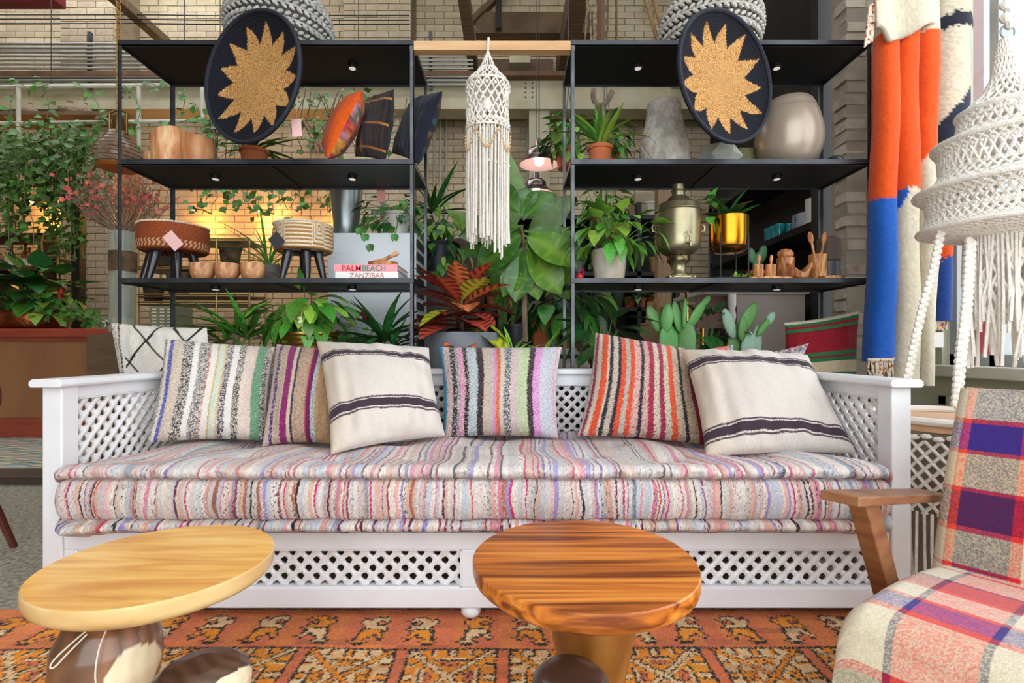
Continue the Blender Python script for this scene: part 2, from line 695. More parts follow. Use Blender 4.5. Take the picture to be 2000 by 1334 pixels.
wf.box((XR + 0.04, -0.4, 3.54), (XR + 0.11, 2.62, 3.6)).box((XR + 0.04, -0.4, 0.755), (XR + 0.11, 2.62, 0.81)).box((XR + 0.04, -0.4, 2.72), (XR + 0.11, 2.62, 2.76))
win = struct(wf, 'window_1', mat('window_frame', '#a9aeb0', 0.5), label='tall grey framed shop window over the sill')
gm, gnt, gb = _nt('window_glass')
_tr = gnt.nodes.new('ShaderNodeBsdfTransparent')
_gl = gnt.nodes.new('ShaderNodeBsdfGlossy')
_gl.inputs['Roughness'].default_value = 0.02
_mx = gnt.nodes.new('ShaderNodeMixShader')
_mx.inputs['Fac'].default_value = 0.06
gnt.links.new(_tr.outputs[0], _mx.inputs[1])
gnt.links.new(_gl.outputs[0], _mx.inputs[2])
gnt.links.new(_mx.outputs[0], gnt.nodes['Material Output'].inputs['Surface'])
M_GLASS = gm
for y0, y1 in ((-0.33, 1.43), (1.47, 2.36), (2.4, 2.58)):
    MB().box((XR + 0.072, y0, 0.81), (XR + 0.078, y1, 2.72)).build('pane', M_GLASS, win)
    MB().box((XR + 0.072, y0, 2.76), (XR + 0.078, y1, 3.54)).build('pane', M_GLASS, win)

# brick pier
mb = MB().box((1.934, 2.958, 0), (2.36, 3.1, 5.6))
pier = struct(mb, 'wall_pier', mat('pier_mortar', '#8d8273', 0.95, c2='#a09584', scale=8, bump=0.6), label='rough raw brick pier between the shelf and the hanging textiles')
z, row = 0.0, 0
while z < 3.4:
    h = 0.066
    for (x0, x1) in (((1.93, 2.14), (2.145, 2.36)) if row % 2 else ((1.93, 2.04), (2.045, 2.255), (2.26, 2.36))):
        j = r.uniform(-0.012, 0.01)
        g = MB()
        a, b = (x0 + (j if x0 < 1.94 else 0.003), 2.952 + r.uniform(-0.006, 0.008)), (x1, 3.06)
        V = [(a[0] + r.uniform(-.006, .006), a[1], z + .005), (b[0], a[1], z + .005), (b[0], b[1], z + .005), (a[0] + r.uniform(-.008, .006), b[1], z + .005),
             (a[0] + r.uniform(-.004, .008), a[1] + .004, z + h - .004), (b[0], a[1] + .004, z + h - .004), (b[0], b[1], z + h - .004), (a[0] + r.uniform(-.006, .008), b[1], z + h - .004)]
        g.add(V, BOXF)
        g.build('brick', M_BRICKR, pier, bevel=0.004)
    z += h + 0.004
    row += 1

# outside the shop window: a pale pavement and the facade across the street
mb = MB().box((2.4, -6, -0.25), (14, 9, -0.15))
struct(mb, 'street', mat('street_concrete', '#c9c7c2', 0.9), label='pale pavement outside the shop window')
MB().box((4.2, 4.56, -0.15), (4.3, 4.78, 5.0)).build('street_banner', mat('pink_banner', '#f0a8ae', 0.8, c2='#f7d8da', scale=0.9, lo=0.45, hi=0.5), label='tall pale pink banner outside beyond the window', cat='banner')
MB().box((3.6, 3.78, -0.15), (3.7, 4.34, 1.80)).build('street_hoarding', mat('red_hoarding', '#e0566a', 0.7, c2='#ee8290', scale=1.2), label='bright pink red hoarding board low outside the window', cat='board')
# ------------------------------------------------------------------ the white lattice daybed
M_WHITE = mat('worn_white_paint', '#e9e9eb', 0.5, c2='#dfdcde', c3='#c9bbb0', scale=3.5, detail=9, lo=0.45, hi=0.68, bump=0.15, bscale=25, bstretch=(1, 1, 0.2))
M_WHITE2 = mat('lattice_white_paint', '#eae8e9', 0.5, c2='#dad1cc', scale=30, detail=4, lo=0.45, hi=0.75)
SXL, SXR, SYF, SYB = -1.423, 1.209, 1.55, 2.36
sofa = thing('lattice_daybed', 'long worn white wooden daybed with pierced lattice arms and front', 'sofa', ((SXL + SXR) / 2, (SYF + SYB) / 2, 0))


def sofa_box(name, lo, hi, bevel=0.004, parent=sofa, m=M_WHITE):
    return MB().box(lo, hi).build(name, m, parent, bevel=bevel)


PW = 0.06
for x0 in (SXL, SXR - PW):
    sofa_box('post', (x0, SYF, 0.05), (x0 + PW, SYF + 0.062, 0.722))
    sofa_box('post', (x0, SYB - 0.062, 0.05), (x0 + PW, SYB, 0.722))
    # arm cap, rails
    c = MB()
    a, b = x0 - 0.02, x0 + PW + 0.02
    prof = [(a + 0.006, 0.722), (a, 0.730), (a + 0.002, 0.742), (a + 0.012, 0.747), (b - 0.012, 0.747), (b - 0.002, 0.742), (b, 0.730), (b - 0.006, 0.722)]
    n = len(prof)
    V = [(x, SYF - 0.025, z) for x, z in prof] + [(x, SYB + 0.02, z) for x, z in prof]
    F = [(i, (i + 1) % n, n + (i + 1) % n, n + i) for i in range(n)] + [tuple(reversed(range(n))), tuple(range(n, 2 * n))]
    c.add(V, F).build('arm_cap', M_WHITE, sofa, bevel=0.003)
    sofa_box('arm_rail', (x0 + 0.008, SYF + 0.062, 0.682), (x0 + PW - 0.008, SYB - 0.062, 0.722))
    sofa_box('arm_rail', (x0 + 0.008, SYF + 0.062, 0.05), (x0 + PW - 0.008, SYB - 0.062, 0.28))
sofa_box('back_cap', (SXL + PW, SYB - 0.075, 0.722), (SXR - PW, SYB + 0.015, 0.746))
sofa_box('back_rail', (SXL + PW, SYB - 0.055, 0.675), (SXR - PW, SYB - 0.01, 0.722))
sofa_box('back_rail', (SXL + PW, SYB - 0.055, 0.05), (SXR - PW, SYB - 0.01, 0.28))
MX = (SXL + SXR) / 2
XL0, XL1 = SXL + PW, MX - 0.047
XR0, XR1 = MX + 0.047, SXR - PW
sofa_box('front_rail', (SXL + PW, SYF + 0.006, 0.226), (SXR - PW, SYF + 0.05, 0.279))
sofa_box('front_rail', (SXL + PW, SYF + 0.004, 0.05), (SXR - PW, SYF + 0.05, 0.112))
sofa_box('front_stile', (XL1, SYF + 0.006, 0.112), (XR0, SYF + 0.05, 0.226))
for x0, x1 in ((XL0, XL0 + 0.04), (XR1 - 0.012, XR1)):
    sofa_box('front_stile', (x0, SYF + 0.006, 0.112), (x1, SYF + 0.05, 0.226))
XL0 += 0.04
XR1 -= 0.012
sofa_box('seat_deck', (SXL + PW, SYF + 0.05, 0.255), (SXR - PW, SYB - 0.055, 0.279))
for x in (SXL + 0.03, MX - 0.02, SXR - 0.03):
    for y in (SYF + 0.035, SYB - 0.035):
        MB().lathe([(0.016, 0.05), (0.019, 0.045), (0.017, 0.04), (0.024, 0.036), (0.031, 0.024), (0.031, 0.014), (0.024, 0.003), (0.016, 0.0)][::-1], (x, y, 0.013), 20).build(
            'foot', M_WHITE, sofa, smooth=True)

LQ = 0.0496


def lattice(parent, org, U, W, N, uw, vh):
    """Mashrabiya panel: two families of scalloped diagonal slats, each slat its own piece. U, W in-plane axes, N facing axis."""
    org, U, W, N = Vector(org), Vector(U), Vector(W), Vector(N)
    for fam in (0, 1):
        k0, k1 = (math.ceil(-vh / LQ), math.floor(uw / LQ)) if fam == 0 else (0, math.floor((uw + vh) / LQ))
        for k in range(k0, k1 + 1):
            # fam 0: u - v = kq, parameter w = u + v ; fam 1: u + v = kq, parameter w = u - v
            kq = (k + 0.5) * LQ
            if fam == 0:
                lo, hi = max(kq, -kq), min(2 * uw - kq, 2 * vh + kq)
            else:
                lo, hi = max(-kq, kq - 2 * vh), min(2 * uw - kq, kq)
            if hi - lo < LQ * 0.4:
                continue
            ws = [lo] + [j * LQ / 4 for j in range(math.ceil(lo / (LQ / 4) + 0.2), math.floor(hi / (LQ / 4) - 0.2) + 1)] + [hi]
            V, F = [], []
            d0 = 0.0 if fam == 0 else -0.005
            for w in ws:
                ph = ((w / LQ - 0.5) % 1.0)
                q = 0.5 + 0.5 * math.cos(2 * math.pi * ph)
                hw = 0.0066 + 0.0056 * q
                bulge = 0.0022 * q
                u, v = ((w + kq) / 2, (w - kq) / 2) if fam == 0 else ((kq + w) / 2, (kq - w) / 2)
                sx = Vector((1, -1)) if fam == 0 else Vector((1, 1))
                sx.normalize()
                for s, dz in ((-1, 0), (0, bulge + 0.0025), (1, 0)):
                    V.append(org + U * (u + s * hw * sx.x) + W * (v + s * hw * sx.y) + N * (d0 + dz))
                V.append(org + U * (u + hw * sx.x) + W * (v + hw * sx.y) + N * (d0 - 0.006))
                V.append(org + U * (u - hw * sx.x) + W * (v - hw * sx.y) + N * (d0 - 0.006))
            n = len(ws)
            for i in range(n - 1):
                for j in range(5):
                    F.append((i * 5 + j, i * 5 + (j + 1) % 5, (i + 1) * 5 + (j + 1) % 5, (i + 1) * 5 + j))
            F += [(4, 3, 2, 1, 0), tuple((n - 1) * 5 + j for j in range(5))]
            MB().add(V, F).build('lattice_slat', M_WHITE2, parent)


def bead_frame(org, U, W, N, uw, vh, t=0.007):
    """Raised bead around a lattice panel; returns the panel part."""
    org, U, W, N = Vector(org), Vector(U), Vector(W), Vector(N)
    g = MB()
    for a, b in (((0, 0), (uw, 0)), ((0, vh), (uw, vh)), ((0, 0), (0, vh)), ((uw, 0), (uw, vh))):
        A = org + U * a[0] + W * a[1]
        B = org + U * b[0] + W * b[1]
        g.bar(A, B, t, t, N)
    return g.build('lattice_panel', M_WHITE, sofa)


X3, Y3, Z3 = Vector((1, 0, 0)), Vector((0, 1, 0)), Vector((0, 0, 1))
for a, b in ((XL0, XL1), (XR0, XR1)):
    p = bead_frame((a, SYF + 0.012, 0.112), X3, Z3, -Y3, b - a, 0.114)
    lattice(p, (a, SYF + 0.026, 0.112), X3, Z3, -Y3, b - a, 0.114)
for x, n in ((SXL + PW - 0.014, X3), (SXR - PW + 0.014, -X3)):
    p = bead_frame((x, SYF + 0.062, 0.40), Y3, Z3, n, SYB - SYF - 0.124, 0.282)
    lattice(p, (x - n.x * 0.008, SYF + 0.062, 0.40), Y3, Z3, n, SYB - SYF - 0.124, 0.282)
p = bead_frame((SXL + PW, SYB - 0.052, 0.46), X3, Z3, -Y3, SXR - SXL - 2 * PW, 0.215)
lattice(p, (SXL + PW, SYB - 0.035, 0.46), X3, Z3, -Y3, SXR - SXL - 2 * PW, 0.215)

# ------------------------------------------------------------------ striped mattress
M_YARN = mat_vc('woven_yarn', 0.9, 0.55, 420, (1, 1, 1), sheen=0.1)
rr = random.Random(21)
WPAL = [('#d6cbc5', 6), ('#c5bdb9', 5), ('#b7bcc4', 4), ('#dccfc2', 4), ('#cfa894', 3), ('#d8a49c', 2), ('#cf7f93', 2), ('#c02c62', 2), ('#6a1c44', 2.6), ('#24222c', 2),
        ('#6a5296', 1.4), ('#9488b8', 1.6), ('#a8664f', 1.2), ('#c9958f', 2), ('#8a3a50', 1.6), ('#88909c', 1.5), ('#c8503f', 0.8)]


def rand_stripes(n, wmin, wmax):
    out = []
    for i in range(n):
        c = rr.choices([a for a, _ in WPAL], [b for _, b in WPAL])[0]
        s = rr.choice(['#d8cdc6', '#4a4048', '#c9b8ae', '#b87a86'])
        dark = c in ('#c02c62', '#6a1c44', '#24222c', '#6a5296', '#c8503f', '#8a3a50')
        out.append(((rr.uniform(wmin, wmax) * (0.5 if dark else 1.0)), c, s, rr.choice([0.05, 0.1, 0.18]) if not dark else 0.08))
        if dark:
            out.append((rr.uniform(wmin, wmax), rr.choice(['#d6cbc5', '#dccfc2', '#c9c4c4', '#cdb0a2']), '#b5a49c', 0.2))
    return out


TOPS = stripe_fn(rand_stripes(210, 0.4, 1.5), 5, 0.08)
FRONT = stripe_fn(rand_stripes(250, 0.4, 1.3), 6, 0.10)
ROLL = stripe_fn(rand_stripes(180, 0.4, 1.3), 8, 0.14)
MXL, MXR = -1.336, 1.112
prof = []          # (y, z, zone) from the back over the top, down the front and under
for i in range(90):
    t = i / 89
    prof.append((2.285 - t * 0.775, 0.470 + 0.030 * t ** 2, 0))
for a in np.linspace(95, -90, 13):
    prof.append((1.494 - 0.034 * math.cos(math.radians(a)), 0.481 + 0.0195 * math.sin(math.radians(a)), 0 if a > 10 else 2))
prof.append((1.505, 0.459, 2))
for i in range(30):
    t = i / 29
    prof.append((1.482 - 0.020 * math.sin(t * math.pi) ** 0.6, 0.457 - t * 0.112, 1))
prof.append((1.500, 0.342, 3))
for a in np.linspace(80, -90, 10):
    prof.append((1.490 - 0.028 * math.cos(math.radians(a)), 0.325 + 0.0155 * math.sin(math.radians(a)), 3))
prof.append((1.56, 0.281, 3))
prof.append((2.28, 0.281, 3))
NU = 1250
pr = np.array([(a, b) for a, b, _ in prof])
zone = np.array([c for *_, c in prof])
s = np.linspace(0, 1, NU)
X = MXL + s * (MXR - MXL)
S, J = np.meshgrid(s, np.arange(len(prof)), indexing='ij')
PX = np.repeat(X[:, None], len(prof), 1)
PY = np.repeat(pr[None, :, 0], NU, 0)
PZ = np.repeat(pr[None, :, 1], NU, 0)
Zn = np.repeat(zone[None, :], NU, 0)
# rounded ends
e = np.minimum(S, 1 - S) * (MXR - MXL)
k = np.clip(1 - e / 0.05, 0, 1)
rd = 1 - np.sqrt(np.clip(1 - k ** 2, 0, 1))
PY += rd * 0.05 * np.where(PY < 1.9, 1, -1)
PZ += rd * 0.05 * np.where(PZ < 0.40, 0.35, -0.7)
# tufts and soft swell on the top
top = Zn == 0
dz = 0.010 * np.sin(PX * 7.3 + 1.3) * np.sin(PY * 5.1) + 0.005 * np.sin(PX * 19 + PY * 9)
for row, y0 in enumerate((1.70, 1.97, 2.2)):
    for i in range(9):
        x0 = -1.15 + i * 0.28 + (0.14 if row % 2 else 0)
        d2 = ((PX - x0) / 0.06) ** 2 + ((PY - y0) / 0.06) ** 2
        dz -= 0.024 * np.exp(-d2)
PZ += np.where(top & (PY > 1.5), dz * np.clip((PY - 1.48) / 0.08, 0, 1), 0)
# lumpy rolls and gathers on the front
lum = NPR.standard_normal((NU,))
lum = np.convolve(lum, np.ones(15) / 9, 'same')
lum2 = np.convolve(NPR.standard_normal((NU,)), np.ones(20) / 13, 'same')
PY += np.where(Zn == 2, (lum * 0.010)[:, None], 0) + np.where(Zn == 3, (lum2 * 0.010)[:, None], 0) * (PY < 1.6)
PY += np.where(Zn == 1, (0.004 * np.sin(X * 55) + 0.003 * np.sin(X * 23 + 2))[:, None], 0)
PZ += np.where(Zn == 3, (lum * 0.006)[:, None], 0) * (PZ < 0.31)
PZ -= (np.clip((-1.15 - PX) / 0.15, 0, 1) * 0.012) * (Zn == 3) * (PY < 1.6)
sm = NPR.standard_normal((NU // 8 + 2, len(prof)))
sm = np.repeat(np.cumsum(sm, 1) * 0.00035, 8, 0)[:NU]
sm = sm - sm.mean(1, keepdims=True)
sm = np.apply_along_axis(lambda v: np.convolve(v, np.ones(15) / 15, 'same'), 0, sm)
wob = 0.0030 * np.sin(PY * 11 + PX * 3) + 0.0012 * np.sin(PZ * 50 + PX * 21) + sm + 0.0003 * NPR.standard_normal(PX.shape)
ct, cf, cr = TOPS(S + wob), FRONT(S + wob * 0.8), ROLL(S + 0.0006 * np.sin(J * 0.9 + S * 300) + 0.0003 * NPR.standard_normal(S.shape))
ct = np.clip(ct * 0.9 + 0.11, 0, 0.86)  # top stripes paled: the stronger light falling there is put into the colour
cc = np.where((Zn == 0)[..., None], ct, np.where((Zn == 1)[..., None], cf, np.where((Zn == 2)[..., None], np.clip(ct * 0.95, 0, 1), cr)))
pts = np.stack([PX, PY, PZ], -1).reshape(-1, 3)
nj = len(prof)
idx = np.arange(NU * nj).reshape(NU, nj)
F = np.stack([idx[:-1, :-1], idx[1:, :-1], idx[1:, 1:], idx[:-1, 1:]], -1).reshape(-1, 4)[:, ::-1].tolist()
F += np.stack([idx[:-1, -1], idx[1:, -1], idx[1:, 0], idx[:-1, 0]], -1)[:, ::-1].tolist()
F += [idx[0].tolist(), idx[-1][::-1].tolist()]
off = Vector((MX, 1.9, 0.281))
mt = link('seat_mattress', mesh_data('seat_mattress', (pts - np.array(off)).tolist(), F, M_YARN, True, cc.reshape(-1, 3)))
mt.location = off
tag(mt, 'thick tufted mattress of woven multicoloured rag stripes on the white daybed', 'mattress')

# ------------------------------------------------------------------ cushions
M_CANVAS = mat_vc('woven_canvas', 0.9, 0.35, 500, (1, 1, 1), sheen=0.1)


def cushion(name, label, tl, tr, br, bl, T, colfn, group=None, nf=170, pinch=0.06, m=None, seed=1, wrinkle=0.004, pw=0.42, cat='cushion', dx=0):
    """Stuffed square cushion between four corners ((px, py, Y) each): two puffed faces that meet in pointed corners."""
    c = [P(*q) for q in (tl, tr, br, bl)]
    c = [np.array(q) for q in c]
    nrm = np.cross(c[1] - c[3], c[0] - c[2])
    nrm /= np.linalg.norm(nrm)
    if nrm[1] > 0:
        nrm = -nrm
    rg = np.random.default_rng(seed)
    ph = rg.uniform(0, 6, 6)
    V, F, C = [], [], []
    base = 0
    for side, n in ((1, nf), (-1, 28)):
        u = np.linspace(-1, 1, n)
        U, W = np.meshgrid(u, u, indexing='ij')
        px = pinch
        U2 = U * (1 - px * (1 - W ** 2))
        W2 = W * (1 - px * (1 - U ** 2))
        a, b = (U2 + 1) / 2, (W2 + 1) / 2
        pos = (c[0] * ((1 - a) * (1 - b))[..., None] + c[1] * (a * (1 - b))[..., None] + c[2] * (a * b)[..., None] + c[3] * ((1 - a) * b)[..., None])
        h = T * np.clip((1 - U ** 2) * (1 - W ** 2), 0, 1) ** pw
        edge = np.clip(1 - np.clip((1 - U ** 2) * (1 - W ** 2), 0, 1), 0, 1)
        h = h + wrinkle * edge * np.clip((1 - np.abs(U)) * (1 - np.abs(W)) * 9, 0, 1) * (np.sin(U * 9 + ph[0] + W * 3) + np.sin(W * 11 + ph[1] - U * 4) + 0.7 * np.sin(U * 23 + ph[2]))
        pos = pos + (side * nrm) * h[..., None]
        V.append(pos.reshape(-1, 3))
        C.append(np.asarray(colfn((U + 1) / 2, (W + 1) / 2)).reshape(-1, 3))
        idx = np.arange(n * n).reshape(n, n) + base
        f = np.stack([idx[:-1, :-1], idx[1:, :-1], idx[1:, 1:], idx[:-1, 1:]], -1).reshape(-1, 4)
        F += (f[:, ::-1] if side > 0 else f).tolist()
        base += n * n
    V = np.concatenate(V)
    C = np.concatenate(C)
    mn, mx = V.min(0), V.max(0)
    off = np.array([(mn[0] + mx[0]) / 2, (mn[1] + mx[1]) / 2, mn[2]])
    o = link(name, mesh_data(name, (V - off).tolist(), F, m or M_YARN, True, C))
    o.location = off
    return tag(o, label, cat, group)


def vstripes(spec, seed, wob=0.006, noise=0.09):
    f = stripe_fn(spec, seed, noise)
    rg = np.random.default_rng(seed)

    def g(s, t):
        return f(np.clip(s + wob * np.sin(t * 7 + s * 5) + 0.004 * rg.standard_normal(s.shape), 0, 1))
    return g


D, CR = '#2c282c', '#d8cdc0'
c1 = vstripes([(.03, '#6a625c', CR, .45), (.03, CR), (.035, '#43489a', '#8a88b0', .3), (.09, '#cdbba8', '#a8968c', .2), (.09, '#3d3a3a', CR, .42), (.05, '#dfd8d2'), (.085, '#5f5b62', CR, .45),
               (.02, '#a85a4a', CR, .4), (.055, '#dcd4cc'), (.015, '#c2a46a'), (.05, '#bfcabb', CR, .3), (.02, '#c9ad84'), (.055, '#453c4e', CR, .35), (.06, '#ddd5cd'), (.06, '#4a453c', CR, .4),
               (.11, '#d6c4b8', '#c7a99f', .2), (.085, '#5d8a69', '#86a98c', .25), (.05, '#4b4544', CR, .4), (.03, CR)], 31)
cushion('throw_pillow', 'grey and cream rag striped cushion with one green stripe, in the daybed corner', (322, 662, 1.97), (538, 678, 2.2), (522, 862, 1.98), (286, 866, 1.86), 0.10, c1, 'rag striped cushions on the daybed')
c2 = vstripes([(.10, '#cdb3ad', '#b58a92', .2), (.05, '#4b2a5e', CR, .15), (.11, '#c6ad97', '#8f7a6c', .3), (.10, '#7c1c5a', '#9a3a74', .25), (.05, '#c9b19a'), (.03, '#33304e'), (.18, '#bf9f84', '#7d6a60', .32),
               (.02, '#a33a44'), (.055, '#6b1d52'), (.06, '#7f8890', CR, .4), (.25, '#b8946e', '#8c7052', .3)], 32)
cushion('throw_pillow', 'narrow beige rag cushion with purple and magenta stripes', (540, 672, 2.2), (672, 684, 2.17), (650, 868, 1.97), (512, 872, 1.9), 0.085, c2, 'rag striped cushions on the daybed')
c4 = vstripes([(.04, '#2487a8', '#5aa6bb', .2), (.06, '#d2bdb6', '#b0605c', .2), (.05, '#35323c', CR, .15), (.03, '#77707a', CR, .3), (.05, '#cf7fa6', CR, .25), (.04, '#34282c', CR, .1), (.09, '#bcc2c4', '#8a949a', .3),
               (.06, '#33262a', '#6a5a5e', .15), (.1, '#c3b4a6', '#a5948a', .3), (.03, '#c68bb4'), (.035, '#cf5a2a', '#d88a68', .3), (.04, '#c7b9ab'), (.065, '#474d58', CR, .35), (.07, '#c9b8b2', '#b59aa0', .3),
               (.1, '#a9b58a', '#c6c8ae', .35), (.055, '#352a2e', '#77666a', .15), (.07, '#c77fb4', '#d8b4cc', .3), (.13, '#c3c5cc', '#a9a8b4', .3), (.03, '#cf9aa8', CR, .3), (.02, '#cfd0d4')], 33)
cushion('throw_pillow', 'pastel rag striped cushion with a turquoise corner and a green stripe', (857, 678, 2.25), (1097, 678, 2.25), (1090, 856, 2.07), (864, 856, 2.07), 0.10, c4, 'rag striped cushions on the daybed')
BEIGE = '#cbbba6'
c5 = vstripes([(.02, '#cdbcae'), (.028, '#8c2a44'), (.04, BEIGE), (.06, '#cf4426', '#d8704e', .2), (.02, BEIGE), (.035, '#2e2a36'), (.05, BEIGE, '#a3968a', .25), (.03, '#2e2836'), (.048, '#d0482a', '#d8704e', .2),
               (.04, '#b9b4aa', '#8d8a86', .3), (.045, '#d0482a', '#d8704e', .2), (.06, '#cfa79c', '#a4605c', .2), (.03, '#2d2836'), (.05, '#cba79c', '#8c5a58', .2), (.052, '#92223e', '#b04a5e', .2), (.05, BEIGE, '#6f665c', .15),
               (.042, '#8e2440', '#b04a5e', .2), (.05, BEIGE, '#6f665c', .15), (.05, '#d0482a', '#d8704e', .2), (.06, '#c4b29a', '#8a7c6c', .25), (.03, '#2c2732'), (.08, '#c0a88c', '#8a7058', .25), (.06, '#8a1f36'), (.05, '#c86a4a', BEIGE, .3)], 34)
cushion('throw_pillow', 'red orange and black striped beige cushion leaning on the lattice back', (1163, 650, 2.24), (1352, 684, 2.2), (1392, 872, 1.93), (1128, 852, 2.02), 0.10, c5, 'rag striped cushions on the daybed')


def bands(rows, seed, base='#d0c7bf', dark='#3b2d38', line='#55424a'):
    b0, dk, ln = (np.array(lin(c)) for c in (base, dark, line))
    rg = np.random.default_rng(seed)

    def g(s, t):
        tt = t + 0.006 * np.sin(s * 5) + 0.001 * rg.standard_normal(s.shape)
        out = np.tile(b0, s.shape + (1,)) * (1 + 0.05 * rg.standard_normal(s.shape))[..., None]
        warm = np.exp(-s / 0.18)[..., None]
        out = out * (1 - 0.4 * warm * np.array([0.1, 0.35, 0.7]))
        for a, b in rows:
            h = b - a
            out = np.where(((tt > a) & (tt < b))[..., None], dk * (1 + 0.12 * rg.standard_normal(s.shape))[..., None], out)
            for q in (a - 0.24 * h, b + 0.28 * h):
                out = np.where((np.abs(tt - q) < 0.06 * h + 0.0035)[..., None], ln, out)
        return np.clip(out, 0, 1)
    return g


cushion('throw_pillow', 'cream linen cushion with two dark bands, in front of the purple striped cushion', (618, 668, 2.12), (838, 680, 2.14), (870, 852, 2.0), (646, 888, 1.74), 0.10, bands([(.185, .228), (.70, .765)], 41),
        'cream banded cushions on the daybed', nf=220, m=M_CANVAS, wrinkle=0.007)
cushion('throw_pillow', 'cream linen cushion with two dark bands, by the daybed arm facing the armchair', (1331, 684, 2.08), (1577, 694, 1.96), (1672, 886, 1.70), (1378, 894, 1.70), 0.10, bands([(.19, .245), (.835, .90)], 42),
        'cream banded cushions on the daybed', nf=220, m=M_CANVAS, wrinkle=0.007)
c7 = vstripes([(.3, '#cfc8c2'), (.12, '#b0446a'), (.1, '#cfc9c4'), (.12, '#d0695e', '#d89088', .3), (.1, '#cfcac4'), (.14, '#d2685c', '#d89088', .3), (.06, '#b8b6b8', '#6a6068', .3)], 35)
cushion('throw_pillow', 'pink and white striped cushion mostly hidden, its corner below the cactus', (1262, 690, 2.275), (1432, 673, 2.275), (1436, 850, 2.24), (1262, 850, 2.24), 0.03, c7, 'rag striped cushions on the daybed', nf=60)
c8 = vstripes([(.05, '#b8a8ac', '#7a5a66', .4)] + [(.04, '#c8bcbc', '#6a6470', .35), (.03, '#96566a', CR, .3), (.05, '#a8a4aa', '#5a5a66', .4)] * 7, 36)


def c8t(s, t):
    return c8(np.clip(t * 0.9 + s * 0.1, 0, 1), s)


cushion('throw_pillow', 'grey and pink woven cushion whose corner peeks out behind the cream cushion', (1420, 700, 2.24), (1580, 670, 2.2), (1515, 845, 2.1), (1400, 850, 2.1), 0.045, c8t, 'rag striped cushions on the daybed', nf=70)


def berber(s, t):
    rg = np.random.default_rng(5)
    out = np.tile(np.array(lin('#dcd5cb')), s.shape + (1,)) * (1 + 0.06 * rg.standard_normal(s.shape))[..., None]
    a, b = s * 2.4 + 0.05, t * 2.3 + 0.15
    d1 = np.abs(((a + b) % 1.0) - 0.5)
    d2 = np.abs(((a - b) % 1.0) - 0.5)
    ln = (np.minimum(d1, d2) < 0.035) & (s > 0.14)
    out = np.where(ln[..., None], np.array(lin('#26221f')), out)
    out = np.where(((s > 0.085) & (s < 0.115) & (rg.random(s.shape) < 0.7))[..., None], np.array(lin('#3a332c')), out)
    out = np.where(((s < 0.06) & (rg.random(s.shape) < 0.25))[..., None], np.array(lin('#8f7d63')), out)
    return out


M_CRATE = mat('dark_crate_wood', '#5a4632', 0.7, c2='#6e563c', scale=4, stretch=(1, 1, 6))
bench = thing('corner_bench', 'low brown wooden bench hidden behind the daybed arm, under the diamond cushion', 'bench', (-1.68, 2.47, 0))
MB().box((-1.98, 2.38, 0.40), (-1.44, 2.60, 0.44)).build('seat', M_CRATE, bench, bevel=0.004)
for x in (-1.95, -1.47):
    for y in (2.40, 2.58):
        MB().cbox((x, y, 0.2), (0.04, 0.03, 0.4)).build('leg', M_CRATE, bench)
bc = cushion('throw_pillow', 'white cushion with black diamond lines and corner tassel behind the daybed arm', (216, 630, 2.47), (404, 640, 2.47), (430, 838, 2.44), (252, 838, 2.44), 0.055, berber, nf=110, pinch=0.03, m=M_CANVAS)
ts = MB()
q = P(216, 632, 2.46)
for i in range(14):
    a = RND.uniform(-0.9, 0.5)
    d = Vector((-math.cos(a), RND.uniform(-0.2, 0.2), math.sin(a) * 0.6 + 0.15)) * RND.uniform(0.03, 0.06)
    ts.tube([q, q + d * 0.5 + Vector((0, 0, 0.006)), q + d], 0.0022, 4)
ts.build('tassel', mat('tassel_yarn', '#c9c0b4', 0.9, c2='#3a342f', scale=60, lo=0.45, hi=0.55), bc)


def kilim(s, t):
    rows = [(.05, '#cfc0a8'), (.05, '#1d6a3f'), (.05, '#8c1626'), (.05, '#1f7040'), (.03, '#7c1422'), (.34, '#8a1424'), (.06, '#1f7040'), (.04, '#86162a'), (.05, '#206c40'), (.18, '#c9b596'), (.05, '#1f7040'), (.1, '#8a1424')]
    f = stripe_fn(rows, 9, 0.08)
    return f(t)


cushion('throw_pillow', 'dark red and green striped cushion standing on the shelf by the brick pier', (1532, 630, 2.62), (1678, 606, 2.6), (1672, 745, 2.58), (1528, 752, 2.6), 0.07, kilim, nf=90, m=M_CANVAS)
# ------------------------------------------------------------------ orange knotted rug
CELL = 0.0072
RX0, RX1, RY0, RY1 = -2.05, 2.1, 0.62, 1.63
nx, ny = int((RX1 - RX0) / CELL), int((RY1 - RY0) / CELL)
PALR = np.array([lin(c) for c in ('#ea8746', '#fc9a1a', '#f8cd98', '#2a1c14', '#e47a4a', '#c8622c')])   # salmon ground, orange, beige, black, red salmon, brown red
rug = np.zeros((nx, ny), int)


def ycell(Y):
    return int((Y - RY0) / CELL)


def xcell(X):
    return int((X - RX0) / CELL)


